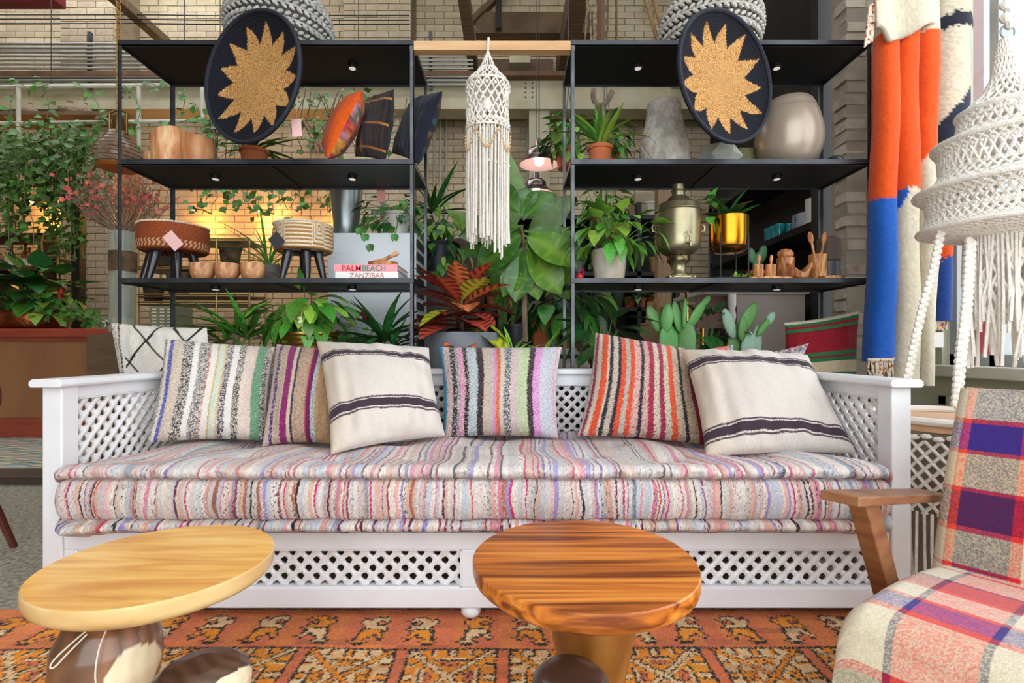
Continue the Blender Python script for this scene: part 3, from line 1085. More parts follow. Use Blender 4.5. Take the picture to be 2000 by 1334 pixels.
MOT = ["..#####......",
       ".#22222#.##..",
       "#22##222#22#.",
       ".##..#22222#.",
       "..####2222#..",
       ".#2222222#...",
       "#22#######...",
       ".##111111##..",
       "..#1111111#..",
       ".#11##1111#..",
       "#11#..#111#..",
       ".##....#11##.",
       "......#11111#",
       ".......#####."]
YL = 1.405                      # line between border and field
PER = 0.275
for i in range(nx):             # mottled ground of the border
    rug[i, :] = 0 if (i // 9) % 2 else 4
k = 0
x = -2.02
while x < 2.05:                 # stepped figures in the border
    xc, yc = xcell(x), ycell(1.432)
    rows_ = list(reversed(MOT))
    for a in range(21):
        rowp = rows_[int(a / 1.5)]
        rowp = rowp if k % 2 else rowp[::-1]
        for b in range(15):
            ch = rowp[int(b / 15 * 13)]
            ii, jj = xc + b, yc + a
            if ch != '.' and 0 <= ii < nx and 0 <= jj < ny:
                v = {'#': 3, '1': 1 if k % 3 else 2, '2': 2 if k % 3 else 1}[ch]
                rug[ii, jj] = v
    x += 0.155
    k += 1
jl = ycell(YL)
rug[:, jl:jl + 1] = 3
fw = int(PER / CELL)
sw = int(0.046 / CELL)
x_first = -0.05 - 8 * PER       # strips between the field squares
off0 = (x_first - RX0) / CELL
for i in range(nx):
    q = (i - off0) % (PER / CELL)
    sq = int((i - off0) // (PER / CELL))
    for j in range(jl):
        jj = (jl - 1 - j)
        rowi, fy = divmod(jj, fw)
        if q < sw:
            rug[i, j] = 3 if (q < 1 or q >= sw - 1) else 4
            continue
        a, b = q - sw, fy
        n = fw - sw
        if fy >= n:
            rug[i, j] = 3 if fy in (n, fw - 1) else 0
            continue
        odd = (sq + rowi) % 2
        bg, fg = (1, 2) if odd else (2, 1)
        d1, d2 = abs(a - b), abs(a + b - (n - 1))
        d = min(d1, d2)
        v = bg
        if d < 1:
            v = fg
        elif d < 2.1:
            v = 3 if (int(a + b) % 3) else fg
        else:
            # figures inside the four triangles
            ca, cb = abs(a - (n - 1) / 2), abs(b - (n - 1) / 2)
            big, small = max(ca, cb), min(ca, cb)
            if 9 < big < 11.2 and small < 5.2:
                v = 3 if int(small * 2 + big) % 2 else fg
            elif 5.5 < big < 9.2 and small < 3.4:
                v = 3 if (int(big) + int(small)) % 3 == 0 else (4 if odd else fg)
            elif big > 12.2 and (int(small) // 2) % 3 == 0:
                v = 3 if int(small) % 2 else fg
            elif big > 4 and d > 3.2 and d < 4.3 and int(big) % 3 == 0:
                v = 3
        rug[i, j] = v
GX, GY = nx * 2, ny * 2
gu, gv = np.meshgrid(np.arange(GX), np.arange(GY), indexing='ij')
ju = np.clip((gu / 2 + 0.32 * NPR.standard_normal(gu.shape)).astype(int), 0, nx - 1)
wav = 1.2 * np.sin(gu / 70.0) + 0.6 * np.sin(gu / 23.0)
jv = np.clip((gv / 2 + wav * 0.6 + 0.32 * NPR.standard_normal(gv.shape)).astype(int), 0, ny - 1)
lowv = np.kron(NPR.standard_normal((GX // 40 + 1, GY // 8 + 1)), np.ones((40, 8)))[:GX, :GY]
rc = PALR[rug[ju, jv]] * (1 + 0.10 * NPR.standard_normal(gu.shape) + 0.09 * lowv)[..., None]
rx = RX0 + gu / (GX - 1) * (RX1 - RX0)
ry = RY0 + gv / (GY - 1) * (RY1 - RY0)
rz = 0.010 + 0.0022 * NPR.random(gu.shape)
edge = (gu < 2) | (gv < 2) | (gu > GX - 3) | (gv > GY - 3)
rz = np.where(edge, 0.002, rz)
rg_o = np.stack([rx, ry, rz], -1).reshape(-1, 3)
idx = np.arange(GX * GY).reshape(GX, GY)
F = np.stack([idx[:-1, :-1], idx[1:, :-1], idx[1:, 1:], idx[:-1, 1:]], -1).reshape(-1, 4).tolist()
o = link('area_rug', mesh_data('area_rug', (rg_o - np.array([0, 1.1, 0])).tolist(), F, mat_vc('knotted_wool', 0.95, 0.6, 700, sheen=0.15), False, np.clip(rc, 0, 1).reshape(-1, 3)))
o.location = (0, 1.1, 0.0)
tag(o, 'orange knotted wool rug with black outlined squares and stepped figures', 'rug')

# ------------------------------------------------------------------ slab tables and stools
M_LIGHTWOOD = mat('pale_suar_wood', '#d98f38', 0.36, c2='#f4ba5e', c3='#fad48c', scale=2.4, detail=8, lo=0.34, hi=0.54, stretch=(1.0, 8, 8), rot=(0, 0, -0.35), distort=1.1, coat=0.15, bump=0.04)
M_LIGHTEDGE = mat('pale_suar_edge', '#8f5f34', 0.38, c2='#d8ae72', c3='#e6c890', scale=3.2, detail=5, lo=0.3, hi=0.44, stretch=(1, 1, 2.5), coat=0.3)
M_DARKWOOD = mat('dark_suar_wood', '#7a3810', 0.34, c2='#cf7426', c3='#ec9a42', scale=2.6, detail=8, lo=0.36, hi=0.52, stretch=(0.6, 13, 13), rot=(0, 0, 0.06), distort=1.0, coat=0.25, bump=0.04)
M_BASEWOOD = mat('table_base_wood', '#6d3f1b', 0.3, c2='#9a6327', c3='#c08a4a', scale=3, detail=6, lo=0.3, hi=0.6, stretch=(3, 3, 1), distort=1.2, coat=0.5)
M_BULB = mat('dark_bulb_wood', '#4e3626', 0.28, c2='#87603a', c3='#d8b888', scale=2.2, detail=5, lo=0.36, hi=0.58, stretch=(2, 2, 1.5), distort=1.5, coat=0.5)
M_STOOLTOP = mat('stool_heartwood', '#3b2a22', 0.35, c2='#5d4434', c3='#d5bd98', scale=2.4, detail=6, lo=0.35, hi=0.66, stretch=(1, 4, 3), distort=0.8, coat=0.3)
M_CORD = mat('cotton_cord', '#d9cfbd', 0.9)


def slab(name, c, rad, z0, z1, mt, parent, wob=0.012, seed=0, medge=None):
    rg = random.Random(seed)
    ph = [rg.uniform(0, 6.28) for _ in range(3)]
    seg = 96
    prof = [(rad - 0.030, z0), (rad - 0.012, z0 + 0.004), (rad - 0.003, z0 + 0.012), (rad, (z0 + z1) / 2), (rad, z1 - 0.0025), (rad - 0.0025, z1)]
    V, F = [], []
    for rr_, z in prof:
        for k in range(seg):
            t = 2 * math.pi * k / seg
            q = rr_ * (1 + wob * (math.sin(2 * t + ph[0]) + 0.5 * math.sin(3 * t + ph[1]) + 0.25 * math.sin(5 * t + ph[2])))
            V.append((c[0] + q * math.cos(t), c[1] + q * math.sin(t), z))
    for i in range(len(prof) - 1):
        for k in range(seg):
            k2 = (k + 1) % seg
            F.append((i * seg + k, i * seg + k2, (i + 1) * seg + k2, (i + 1) * seg + k))
    n = len(prof) - 1
    F += [tuple(reversed(range(seg))), tuple(n * seg + k for k in range(seg))]
    o = MB().add(V, F).build(name, mt, parent, smooth=True)
    if medge:
        o.data.materials.append(medge)
        for p_ in o.data.polygons:
            if abs(p_.normal.z) < 0.8:
                p_.material_index = 1
    return o


M_TWOTONE = mat_vc('heartwood_and_sapwood', 0.3, 0.05, 40, spec=0.5)
_mats['heartwood_and_sapwood'].node_tree.nodes['Principled BSDF'].inputs['Coat Weight'].default_value = 0.3


def two_tone(prof_, c_, name, parent, ang, dark='#6b4830'):
    """Turned wood whose pale sapwood shows on one side."""
    pr_ = np.array(prof_)
    tt = np.linspace(0, 1, len(pr_))

    def f(U, V):
        rad, z_ = np.interp(V, tt, pr_[:, 0]), np.interp(V, tt, pr_[:, 1])
        return c_[0] + rad * np.cos(U * 2 * np.pi), c_[1] + rad * np.sin(U * 2 * np.pi), c_[2] + z_

    def cf_(U, V):
        rad, z_ = np.interp(V, tt, pr_[:, 0]), np.interp(V, tt, pr_[:, 1])
        x_ = rad * np.cos(U * 2 * np.pi - ang)
        lim = 0.76 * pr_[:, 0].max() + 0.010 * np.sin(z_ * 40 + 1) + 0.0025 * np.sin(U * 40)
        g_ = 0.5 + 0.5 * np.sin(rad * np.sin(U * 2 * np.pi - ang) * 240 + 3 * np.sin(z_ * 30) + 2 * np.sin(x_ * 60))
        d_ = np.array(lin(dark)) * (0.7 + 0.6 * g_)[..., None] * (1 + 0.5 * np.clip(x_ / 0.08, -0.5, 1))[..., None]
        return np.clip(np.where((x_ > lim)[..., None], np.array(lin('#ecdcb8')) * (0.9 + 0.1 * g_)[..., None], d_), 0, 1)
    o_ = grid_mesh(name, f, 120, 90, M_TWOTONE, parent, cf_, wrap_u=True)
    return o_


t1 = thing('pebble_table', 'pale yellow wood round coffee table on a dark bulb base', 'coffee table', (-0.70, 1.0165, 0.012))
slab('tabletop', (-0.696, 1.0165), 0.204, 0.378, 0.42, M_LIGHTWOOD, t1, 0.008, 3, M_LIGHTEDGE)
two_tone([(0.055, 0.0), (0.085, 0.01), (0.10, 0.04), (0.09, 0.09), (0.062, 0.125), (0.052, 0.15), (0.062, 0.18), (0.079, 0.215), (0.087, 0.255), (0.083, 0.30), (0.066, 0.335), (0.047, 0.352), (0.04, 0.365), (0.05, 0.379)],
           (-0.752, 0.953, 0.0), 'pedestal', t1, -0.35)
cd = MB()
q = Vector((-0.70, 0.885, 0.355))
cd.tube(soft([q, q + Vector((0.002, -0.02, -0.02)), q + Vector((0.004, -0.032, -0.06)), q + Vector((0.006, -0.028, -0.09))]), 0.0014, 5)
q2 = Vector((-0.735, 0.885, 0.352))
cd.tube(soft([q2, q2 + Vector((-0.012, -0.015, -0.012)), q2 + Vector((-0.035, -0.024, -0.035)), q2 + Vector((-0.042, -0.026, -0.048)), q2 + Vector((-0.034, -0.026, -0.05)), q2 + Vector((-0.018, -0.02, -0.03)), q2 + Vector((0.004, -0.004, -0.004))]), 0.0014, 5)
cd.build('tie_cord', M_CORD, t1, label='thin cream cord tied round the base')

t2 = thing('pebble_table', 'dark brown streaked wood round coffee table before the daybed', 'coffee table', (0.144, 1.03, 0.012))
slab('tabletop', (0.144, 1.03), 0.2228, 0.376, 0.42, M_DARKWOOD, t2, 0.010, 5)
MB().lathe([(0.07, 0.0), (0.098, 0.008), (0.105, 0.03), (0.095, 0.07), (0.075, 0.11), (0.064, 0.15), (0.066, 0.19), (0.076, 0.235), (0.084, 0.28), (0.0875, 0.32), (0.087, 0.36), (0.086, 0.377)], (0.162, 1.03, 0.0), 48).build(
    'pedestal', M_BASEWOOD, t2, smooth=True)

s1 = thing('pebble_stool', 'small dark topped stool with pale sapwood side, under the pale table', 'stool', (-0.522, 0.86, 0.012))
MB().lathe([(0.055, 0), (0.068, 0.012), (0.066, 0.05), (0.05, 0.1), (0.046, 0.14), (0.06, 0.19), (0.074, 0.23), (0.076, 0.255)], (-0.522, 0.86, 0.012), 40).build('stem', mat('sapwood', '#e0cfae', 0.4, c2='#c9ad82', scale=4, coat=0.3), s1, smooth=True)
two_tone([(0.076, 0.255), (0.0765, 0.268), (0.072, 0.283), (0.058, 0.293), (0.03, 0.298), (0.001, 0.299)], (-0.522, 0.86, 0.012), 'seat', s1, -0.35, dark='#4a352a')
s2 = thing('pebble_stool', 'small dark rounded wooden stool in front of the dark table base', 'stool', (0.096, 0.84, 0.012))
MB().lathe([(0.05, 0), (0.06, 0.012), (0.055, 0.05), (0.042, 0.1), (0.04, 0.14), (0.05, 0.19), (0.062, 0.235), (0.064, 0.26)], (0.096, 0.84, 0.012), 40).build('stem', M_BASEWOOD, s2, smooth=True)
MB().lathe([(0.064, 0.26), (0.0645, 0.272), (0.061, 0.286), (0.049, 0.297), (0.025, 0.303), (0.004, 0.304)], (0.096, 0.84, 0.012), 40).build('seat', mat('stool_dark_top', '#3a2a22', 0.35, c2='#54392a', scale=5, stretch=(1, 4, 2), coat=0.3), s2, smooth=True)

# ------------------------------------------------------------------ plaid lounge chair
M_PLAID = mat_vc('plaid_wool', 0.9, 0.3, 600, sheen=0.1)
M_WALNUT = mat('oiled_walnut', '#7a4c30', 0.45, c2='#9a6844', c3='#5e3822', scale=4, detail=6, stretch=(1.5, 1.5, 9), lo=0.35, hi=0.6, rot=(0, 1.2, 0.6))


def plaid(warp, weft, seed):
    fa, fb = stripe_fn(warp, seed, 0.05), stripe_fn(weft, seed + 1, 0.05)
    rg = np.random.default_rng(seed)

    def g(s, t):
        a, b = fa(s), fb(t)
        th = np.where(rg.random(s.shape) < 0.5, 0.68, 0.32)[..., None]
        c = a * th + b * (1 - th)
        return np.clip(c * (1 + 0.04 * rg.standard_normal(s.shape))[..., None], 0, 1)
    return g


CH_F = Vector((-0.80, -0.60, 0)).normalized()        # the way the chair faces
CH_P = Vector((0.60, -0.80, 0)).normalized()         # towards its near side
C0 = Vector((0.556, 0.885, 0.0))                     # far front corner of the seat
chair = thing('plaid_lounge_chair', 'walnut framed lounge chair upholstered in colourful checked wool', 'armchair', C0 - CH_F * 0.25 + CH_P * 0.28 + Vector((0, 0, 0.012)))
SW_, SD_ = 0.56, 0.56
CREAM = '#ddd0b4'
wf_ = [(.115, CREAM), (.016, '#2a2450'), (.165, '#e0604e'), (.016, '#2a2450'), (.2, CREAM), (.03, '#d22c3c'), (.16, '#98a286'), (.02, '#2a2450'), (.16, CREAM)]
wt_ = [(.13, '#7f8468'), (.028, '#cc2230'), (.17, CREAM), (.03, '#d83038'), (.10, '#43309a'), (.02, '#e05a50'), (.11, '#e8dccb'), (.02, '#e05a50'), (.12, '#b8485a'), (.02, '#3a2f8a'), (.18, '#ddd3c0'), (.03, '#cc3040'), (.1, CREAM)]
seat_col = plaid(wf_, wt_, 61)


def seat_surface(U, V):
    """U across (far to near), V wraps: under the front edge, up the front, back over the top."""
    L = np.array([0.0, 0.03, 0.165, 0.225, 0.80])
    d = V * L[-1]
    y = np.zeros_like(d)
    z = np.zeros_like(d)
    ZT, ZB = 0.395, 0.235
    m = d < 0.165
    y = np.where(m, 0.005 - 0.012 * np.sin(d / 0.165 * np.pi), 0)
    z = np.where(m, ZB + d / 0.165 * (ZT - ZB - 0.045), 0)
    a = np.clip((d - 0.165) / 0.07, 0, 1) * np.pi / 2
    m2 = (d >= 0.165) & (d < 0.235)
    y = np.where(m2, 0.05 * (1 - np.cos(a)) + 0.005, y)
    z = np.where(m2, ZT - 0.045 + 0.045 * np.sin(a), z)
    q = np.clip((d - 0.235) / (0.80 - 0.235), 0, 1)
    m3 = d >= 0.235
    y = np.where(m3, 0.055 + q * (SD_ - 0.055), y)
    z = np.where(m3, ZT + 0.012 * np.sin(q * np.pi) - 0.06 * q, z)
    w = (U * 2 - 1)
    ed = np.clip((np.abs(w) - 0.86) / 0.14, 0, 1)
    drop = 1 - np.sqrt(np.clip(1 - ed ** 2, 0, 1))
    z = z - drop * 0.055 * np.clip((z - 0.25) / 0.1, 0, 1) - 0.0
    across = U * SW_
    X = C0.x - CH_F.x * y + CH_P.x * across
    Y = C0.y - CH_F.y * y + CH_P.y * across
    return X, Y, z


def closed_pad(name, surf, nu, nv, colfn, parent, thick, nvec):
    """Upholstered pad: the surface and a backing sheet joined round the rim."""
    u = np.linspace(0, 1, nu)
    v = np.linspace(0, 1, nv)
    U, V = np.meshgrid(u, v, indexing='ij')
    A = np.stack(surf(U, V), -1)
    B = A + np.array(nvec) * thick
    if name == 'seat':
        B = A.copy()
        B[..., 2] = np.minimum(A[..., 2], 0.235) * 0 + 0.228
        cen = np.array(C0 - CH_F * 0.28 + CH_P * 0.28)
        B[..., :2] = B[..., :2] * 0.98 + cen[:2] * 0.02
    C = np.asarray(colfn(U, V))
    pts = np.concatenate([A.reshape(-1, 3), B.reshape(-1, 3)])
    cols = np.concatenate([C.reshape(-1, 3), C.reshape(-1, 3)])
    n = nu * nv
    i = np.arange(n).reshape(nu, nv)
    F = np.stack([i[:-1, :-1], i[1:, :-1], i[1:, 1:], i[:-1, 1:]], -1).reshape(-1, 4).tolist()
    F += (np.stack([i[:-1, :-1], i[1:, :-1], i[1:, 1:], i[:-1, 1:]], -1).reshape(-1, 4)[:, ::-1] + n).tolist()
    ring = np.concatenate([i[:-1, 0], i[-1, :-1], i[1:, -1][::-1], i[0, 1:][::-1]])
    for a, b in zip(ring, np.roll(ring, -1)):
        F.append((int(b), int(a), int(a + n), int(b + n)))
    off = np.array(wloc(parent))
    return link(name, mesh_data(name, (pts - off).tolist(), F, M_PLAID, True, cols), parent)


closed_pad('seat', seat_surface, 260, 330, seat_col, chair, 0, (0, 0, -1))
bw_ = [(.045, CREAM), (.028, '#d8482e'), (.165, '#2c2258'), (.035, '#cf2030'), (.22, CREAM), (.04, '#c81c34'), (.17, '#e0a060'), (.03, '#c82234'), (.26, CREAM)]
bt_ = [(.10, '#4f7a66'), (.022, '#c8202e'), (.15, '#d8cdb0'), (.02, '#d8382e'), (.125, '#3c1f86'), (.02, '#d8402e'), (.15, '#d9c296'), (.02, '#cc2430'), (.15, '#5e1038'), (.02, '#d8402e'), (.14, '#c9bf98'), (.02, '#cc2430'), (.1, CREAM)]
back_col = plaid(bw_, bt_, 71)
BB = C0 - CH_F * 0.50
BT_BACK = 0.26


def back_surface(U, V):
    """V from the rolled top down."""
    d = V * 0.50
    a = np.clip(d / 0.06, 0, 1) * np.pi / 2
    q = np.clip((d - 0.06) / 0.44, 0, 1)
    # height and set-back along -F
    z = np.where(d < 0.06, 0.735 - 0.03 * (1 - np.sin(a)), 0.705 + 0.03 - q * 0.44)
    lean = np.where(d < 0.06, BT_BACK + 0.045 * np.cos(a), BT_BACK * (1 - q) + 0.0)
    w = np.abs(U * 2 - 1)
    ed = np.clip((w - 0.88) / 0.12, 0, 1)
    lean = lean + 0.045 * (1 - np.sqrt(np.clip(1 - ed ** 2, 0, 1))) - 0.02 * np.sin(np.clip(q, 0, 1) * np.pi)
    acr = U * SW_
    X = BB.x - CH_F.x * lean + CH_P.x * acr
    Y = BB.y - CH_F.y * lean + CH_P.y * acr
    return X, Y, z


closed_pad('backrest', back_surface, 260, 240, back_col, chair, 0.06, -CH_F)
# frame: arms, legs, rails
AZ = 0.538
for side, sgn in ((-0.055, -1), (SW_ + 0.055, 1)):
    a0 = C0 - CH_F * 0.17 + CH_P * side + Vector((0, 0, AZ))
    a1 = a0 - CH_F * 0.62 + Vector((0, 0, -0.10))
    MB().bar(a0, a1, 0.072, 0.020).build('armrest', M_WALNUT, chair, bevel=0.003)
    l0 = a0 - CH_F * 0.12 + Vector((0, 0, -0.022))
    l1 = C0 - CH_F * 0.47 + CH_P * side + Vector((0, 0, 0.22))
    V = [q_ + CH_P * (sp * 0.018) + CH_F * (sf_ * 0.036) for q_ in (l1, l0) for sp, sf_ in ((-1, -1), (1, -1), (1, 1), (-1, 1))]
    MB().add(V, [(3, 2, 1, 0), (4, 5, 6, 7), (0, 1, 5, 4), (1, 2, 6, 5), (2, 3, 7, 6), (3, 0, 4, 7)]).build('leg_brace', M_WALNUT, chair, bevel=0.003)
    f0 = C0 - CH_F * 0.12 + CH_P * (side - sgn * 0.085) + Vector((0, 0, 0.235))
    MB().bar(f0, C0 - CH_F * 0.07 + CH_P * (side - sgn * 0.085) + Vector((0, 0, 0.012)), 0.034, 0.05, tuple(CH_F)).build('leg', M_WALNUT, chair, bevel=0.003)
    MB().bar(C0 - CH_F * 0.60 + CH_P * (side * 0.9 + 0.02) + Vector((0, 0, 0.20)), C0 - CH_F * 0.80 + CH_P * side + Vector((0, 0, 0.012)), 0.034, 0.05, tuple(CH_F)).build('leg', M_WALNUT, chair, bevel=0.003)
    MB().bar(f0 + CH_F * 0.04 + Vector((0, 0, -0.02)), C0 - CH_F * 0.66 + CH_P * side + Vector((0, 0, 0.18)), 0.03, 0.05).build('side_rail', M_WALNUT, chair, bevel=0.003)
for dd, zz in ((0.12, 0.205), (0.58, 0.185)):
    MB().bar(C0 - CH_F * dd + CH_P * -0.04 + Vector((0, 0, zz)), C0 - CH_F * dd + CH_P * (SW_ + 0.04) + Vector((0, 0, zz)), 0.03, 0.04).build('cross_rail', M_WALNUT, chair, bevel=0.003)

# ------------------------------------------------------------------ macrame side table behind the chair
M_ROPE = mat('cream_cotton_rope', '#f8f4ec', 0.9, c2='#ece4d6', scale=60, bump=0.5, bscale=250)
mt_ = thing('macrame_side_table', 'round side table wrapped in cream knotted rope with a peach top', 'side table', (1.56, 1.80, 0))
tc = Vector((1.56, 1.80, 0))
MB().lathe([(0.235, 0.565), (0.24, 0.58), (0.235, 0.59), (0.05, 0.592), (0.002, 0.592)], tc, 40, caps=False).build('tabletop', mat('peach_wood', '#e0b48c', 0.5, c2='#d09c74', scale=4, stretch=(1, 6, 1)), mt_, smooth=True)
MB().torus(tc + Vector((0, 0, 0.60)), 0.245, 0.013, 40, 8).build('rim', mat('white_cane', '#e6e0d4', 0.6), mt_, smooth=True)
MB().lathe([(0.225, 0.0), (0.225, 0.565)], tc, 40).build('drum', mat('drum_shade', '#8d7f6a', 0.9, c2='#a19279', scale=20), mt_, smooth=True)
br_ = MB()
for k in range(46):
    t = 2 * math.pi * k / 46
    q = tc + Vector((0.24 * math.cos(t), 0.24 * math.sin(t), 0.545 + 0.006 * (k % 2)))
    br_.ball(q, 0.014, 6, 5, (1.2, 1.2, 0.7))
br_.build('braid', M_ROPE, mt_, smooth=True)
nt_ = MB()
for fam in (1, -1):
    for k in range(36):
        t0 = 2 * math.pi * k / 36
        nt_.tube([tc + Vector((0.236 * math.cos(t0 + fam * s_ * 0.9), 0.236 * math.sin(t0 + fam * s_ * 0.9), 0.535 - s_ * 0.24)) for s_ in np.linspace(0, 1, 9)], 0.006, 5)
nt_.build('net', M_ROPE, mt_)
fr_ = MB()
for k in range(72):
    t = 2 * math.pi * k / 72
    q = tc + Vector((0.238 * math.cos(t), 0.238 * math.sin(t), 0.30))
    fr_.tube([q, q + Vector((0.004 * math.sin(k * 3), 0, -0.12)), q + Vector((0.01 * math.sin(k * 2.1), 0.005 * math.cos(k), -0.25 - 0.02 * math.sin(k * 1.7)))], 0.005, 5)
fr_.build('fringe', M_ROPE, mt_, kind='stuff')

# ------------------------------------------------------------------ bentwood chair at the left edge
M_BENT = mat('bentwood_mahogany', '#4a1a14', 0.3, c2='#5e2419', scale=5, coat=0.4)
bc_ = thing('bentwood_chair', 'dark red bentwood chair cut off at the photo edge', 'chair', (-2.42, 2.1, 0))
bx, by = -2.36, 2.12
loop = [Vector((bx + 0.19 * math.sin(a) - 0.02, by + 0.02 + 0.05 * math.cos(a * .5), 0.62 + 0.17 * math.cos(a))) for a in np.linspace(-2.6, 2.6, 22)]
MB().tube(loop, 0.016, 8).build('back_hoop', M_BENT, bc_, smooth=True)
inner = [Vector((bx + 0.11 * math.sin(a) - 0.02, by + 0.03, 0.59 + 0.12 * math.cos(a))) for a in np.linspace(-2.6, 2.6, 18)]
MB().tube(inner, 0.011, 8).build('back_hoop', M_BENT, bc_, smooth=True)
MB().lathe([(0.19, 0.42), (0.2, 0.43), (0.2, 0.445), (0.19, 0.455), (0.01, 0.45)], (bx - 0.03, by - 0.18, 0), 32).build('seat', M_BENT, bc_, smooth=True)
for sx, sy, fx in ((0.13, 0.0, 0.26), (-0.17, 0.0, -0.22), (0.11, -0.32, 0.17), (-0.16, -0.32, -0.22)):
    MB().tube([(bx + sx, by + sy, 0.44), (bx + (sx + fx) / 2, by + sy, 0.24), (bx + fx, by + sy + (0.04 if sy == 0 else -0.02), 0.0)], [0.018, 0.016, 0.013], 8).build('leg', M_BENT, bc_, smooth=True)
# ------------------------------------------------------------------ two black steel shelf units
M_ANGLE = mat('gunmetal_angle', '#4b4c50', 0.4, 0.7, c2='#6a6b6e', c3='#5a4436', scale=9, detail=7, lo=0.4, hi=0.68)
M_EDGE = mat('worn_shelf_edge', '#34353a', 0.4, 0.5, c2='#4c4d52', scale=8, detail=6)
M_BLACKPLY = mat('black_plywood', '#0e0d0f', 0.5, c2='#141315', scale=4, stretch=(1, 6, 1))
M_PUCK = mat('black_puck', '#0f0f10', 0.4)
M_LENS = mat('lamp_lens', '#e8e4ea', 0.4, emit='#fff2e6', emit_s=0.35)
YS0, YS1 = 2.5, 2.9
ZTOP, ZMID, ZBOT, ZLOW = 2.345, 1.7625, 1.1825, 0.62
UL = (-1.925, -0.48)
UR = (0.2875, 1.755)


def shelf_unit(x0, x1, label):
    u = thing('steel_shelf_unit', label, 'shelf', ((x0 + x1) / 2, (YS0 + YS1) / 2, 0))
    for x in (x0, x1):
        for y in (YS0, YS1):
            sx = 1 if x == x0 else -1
            sy = 1 if y == YS0 else -1
            g = MB()
            a, b = sorted((x, x + sx * 0.018))
            c, d = sorted((y, y + sy * 0.003))
            g.box((a, c, 0), (b, d, ZTOP))
            a, b = sorted((x, x + sx * 0.003))
            c, d = sorted((y, y + sy * 0.018))
            g.box((a, c, 0), (b, d, ZTOP))
            g.build('upright', M_ANGLE, u)
    for z in (ZTOP, ZMID, ZBOT, ZLOW):
        xm = (x0 + x1) / 2
        fr = MB()
        fr.box((x0, YS0 - 0.001, z - 0.026), (x1, YS0 + 0.004, z)).box((x0, YS1 - 0.004, z - 0.026), (x1, YS1, z))
        fr.box((x0, YS0, z - 0.026), (x0 + 0.004, YS1, z)).box((x1 - 0.004, YS0, z - 0.026), (x1, YS1, z))
        fr.box((x0, YS0 - 0.001, z - 0.026), (x1, YS0 + 0.016, z - 0.023))
        f = fr.build('shelf_frame', M_EDGE, u)
        for a, b in ((x0 + 0.004, xm - 0.0015), (xm + 0.0015, x1 - 0.004)):
            MB().box((a, YS0 + 0.004, z - 0.016), (b, YS1 - 0.004, z - 0.001)).build('shelf_board', M_BLACKPLY, u)
        MB().box((xm - 0.015, YS0 + 0.004, z - 0.022), (xm + 0.015, YS1 - 0.004, z - 0.016)).build('batten', M_BLACKPLY, u)
        if z > 1:
            for q in (0.255, 0.752):
                x = x0 + (x1 - x0) * q
                s = MB().lathe([(0.024, z - 0.017), (0.024, z - 0.03), (0.02, z - 0.036)][::-1], (x, 2.69, 0), 20).build('spotlight', M_PUCK, u)
                MB().lathe([(0.017, z - 0.0375), (0.017, z - 0.035)], (x, 2.69, 0), 18).build('lens', M_LENS, s)
    return u


shelf_unit(*UL, 'black steel shelf unit behind the daybed holding stools and books')
shelf_unit(*UR, 'black steel shelf unit behind the daybed holding the samovar and taupe vase')

rod = MB().box((UL[1] - 0.02, 2.502, 2.298), (UR[0] + 0.02, 2.55, 2.343))
rod.build('wooden_rod', mat('raw_pine', '#d9b083', 0.6, c2='#c7996a', scale=3, stretch=(1, 8, 8)), label='pale pine batten bridging the two shelf units', cat='batten', bevel=0.003)

# ------------------------------------------------------------------ sunburst basket trays
M_COIL = mat_vc('coiled_straw', 0.85, 0.7, 260)


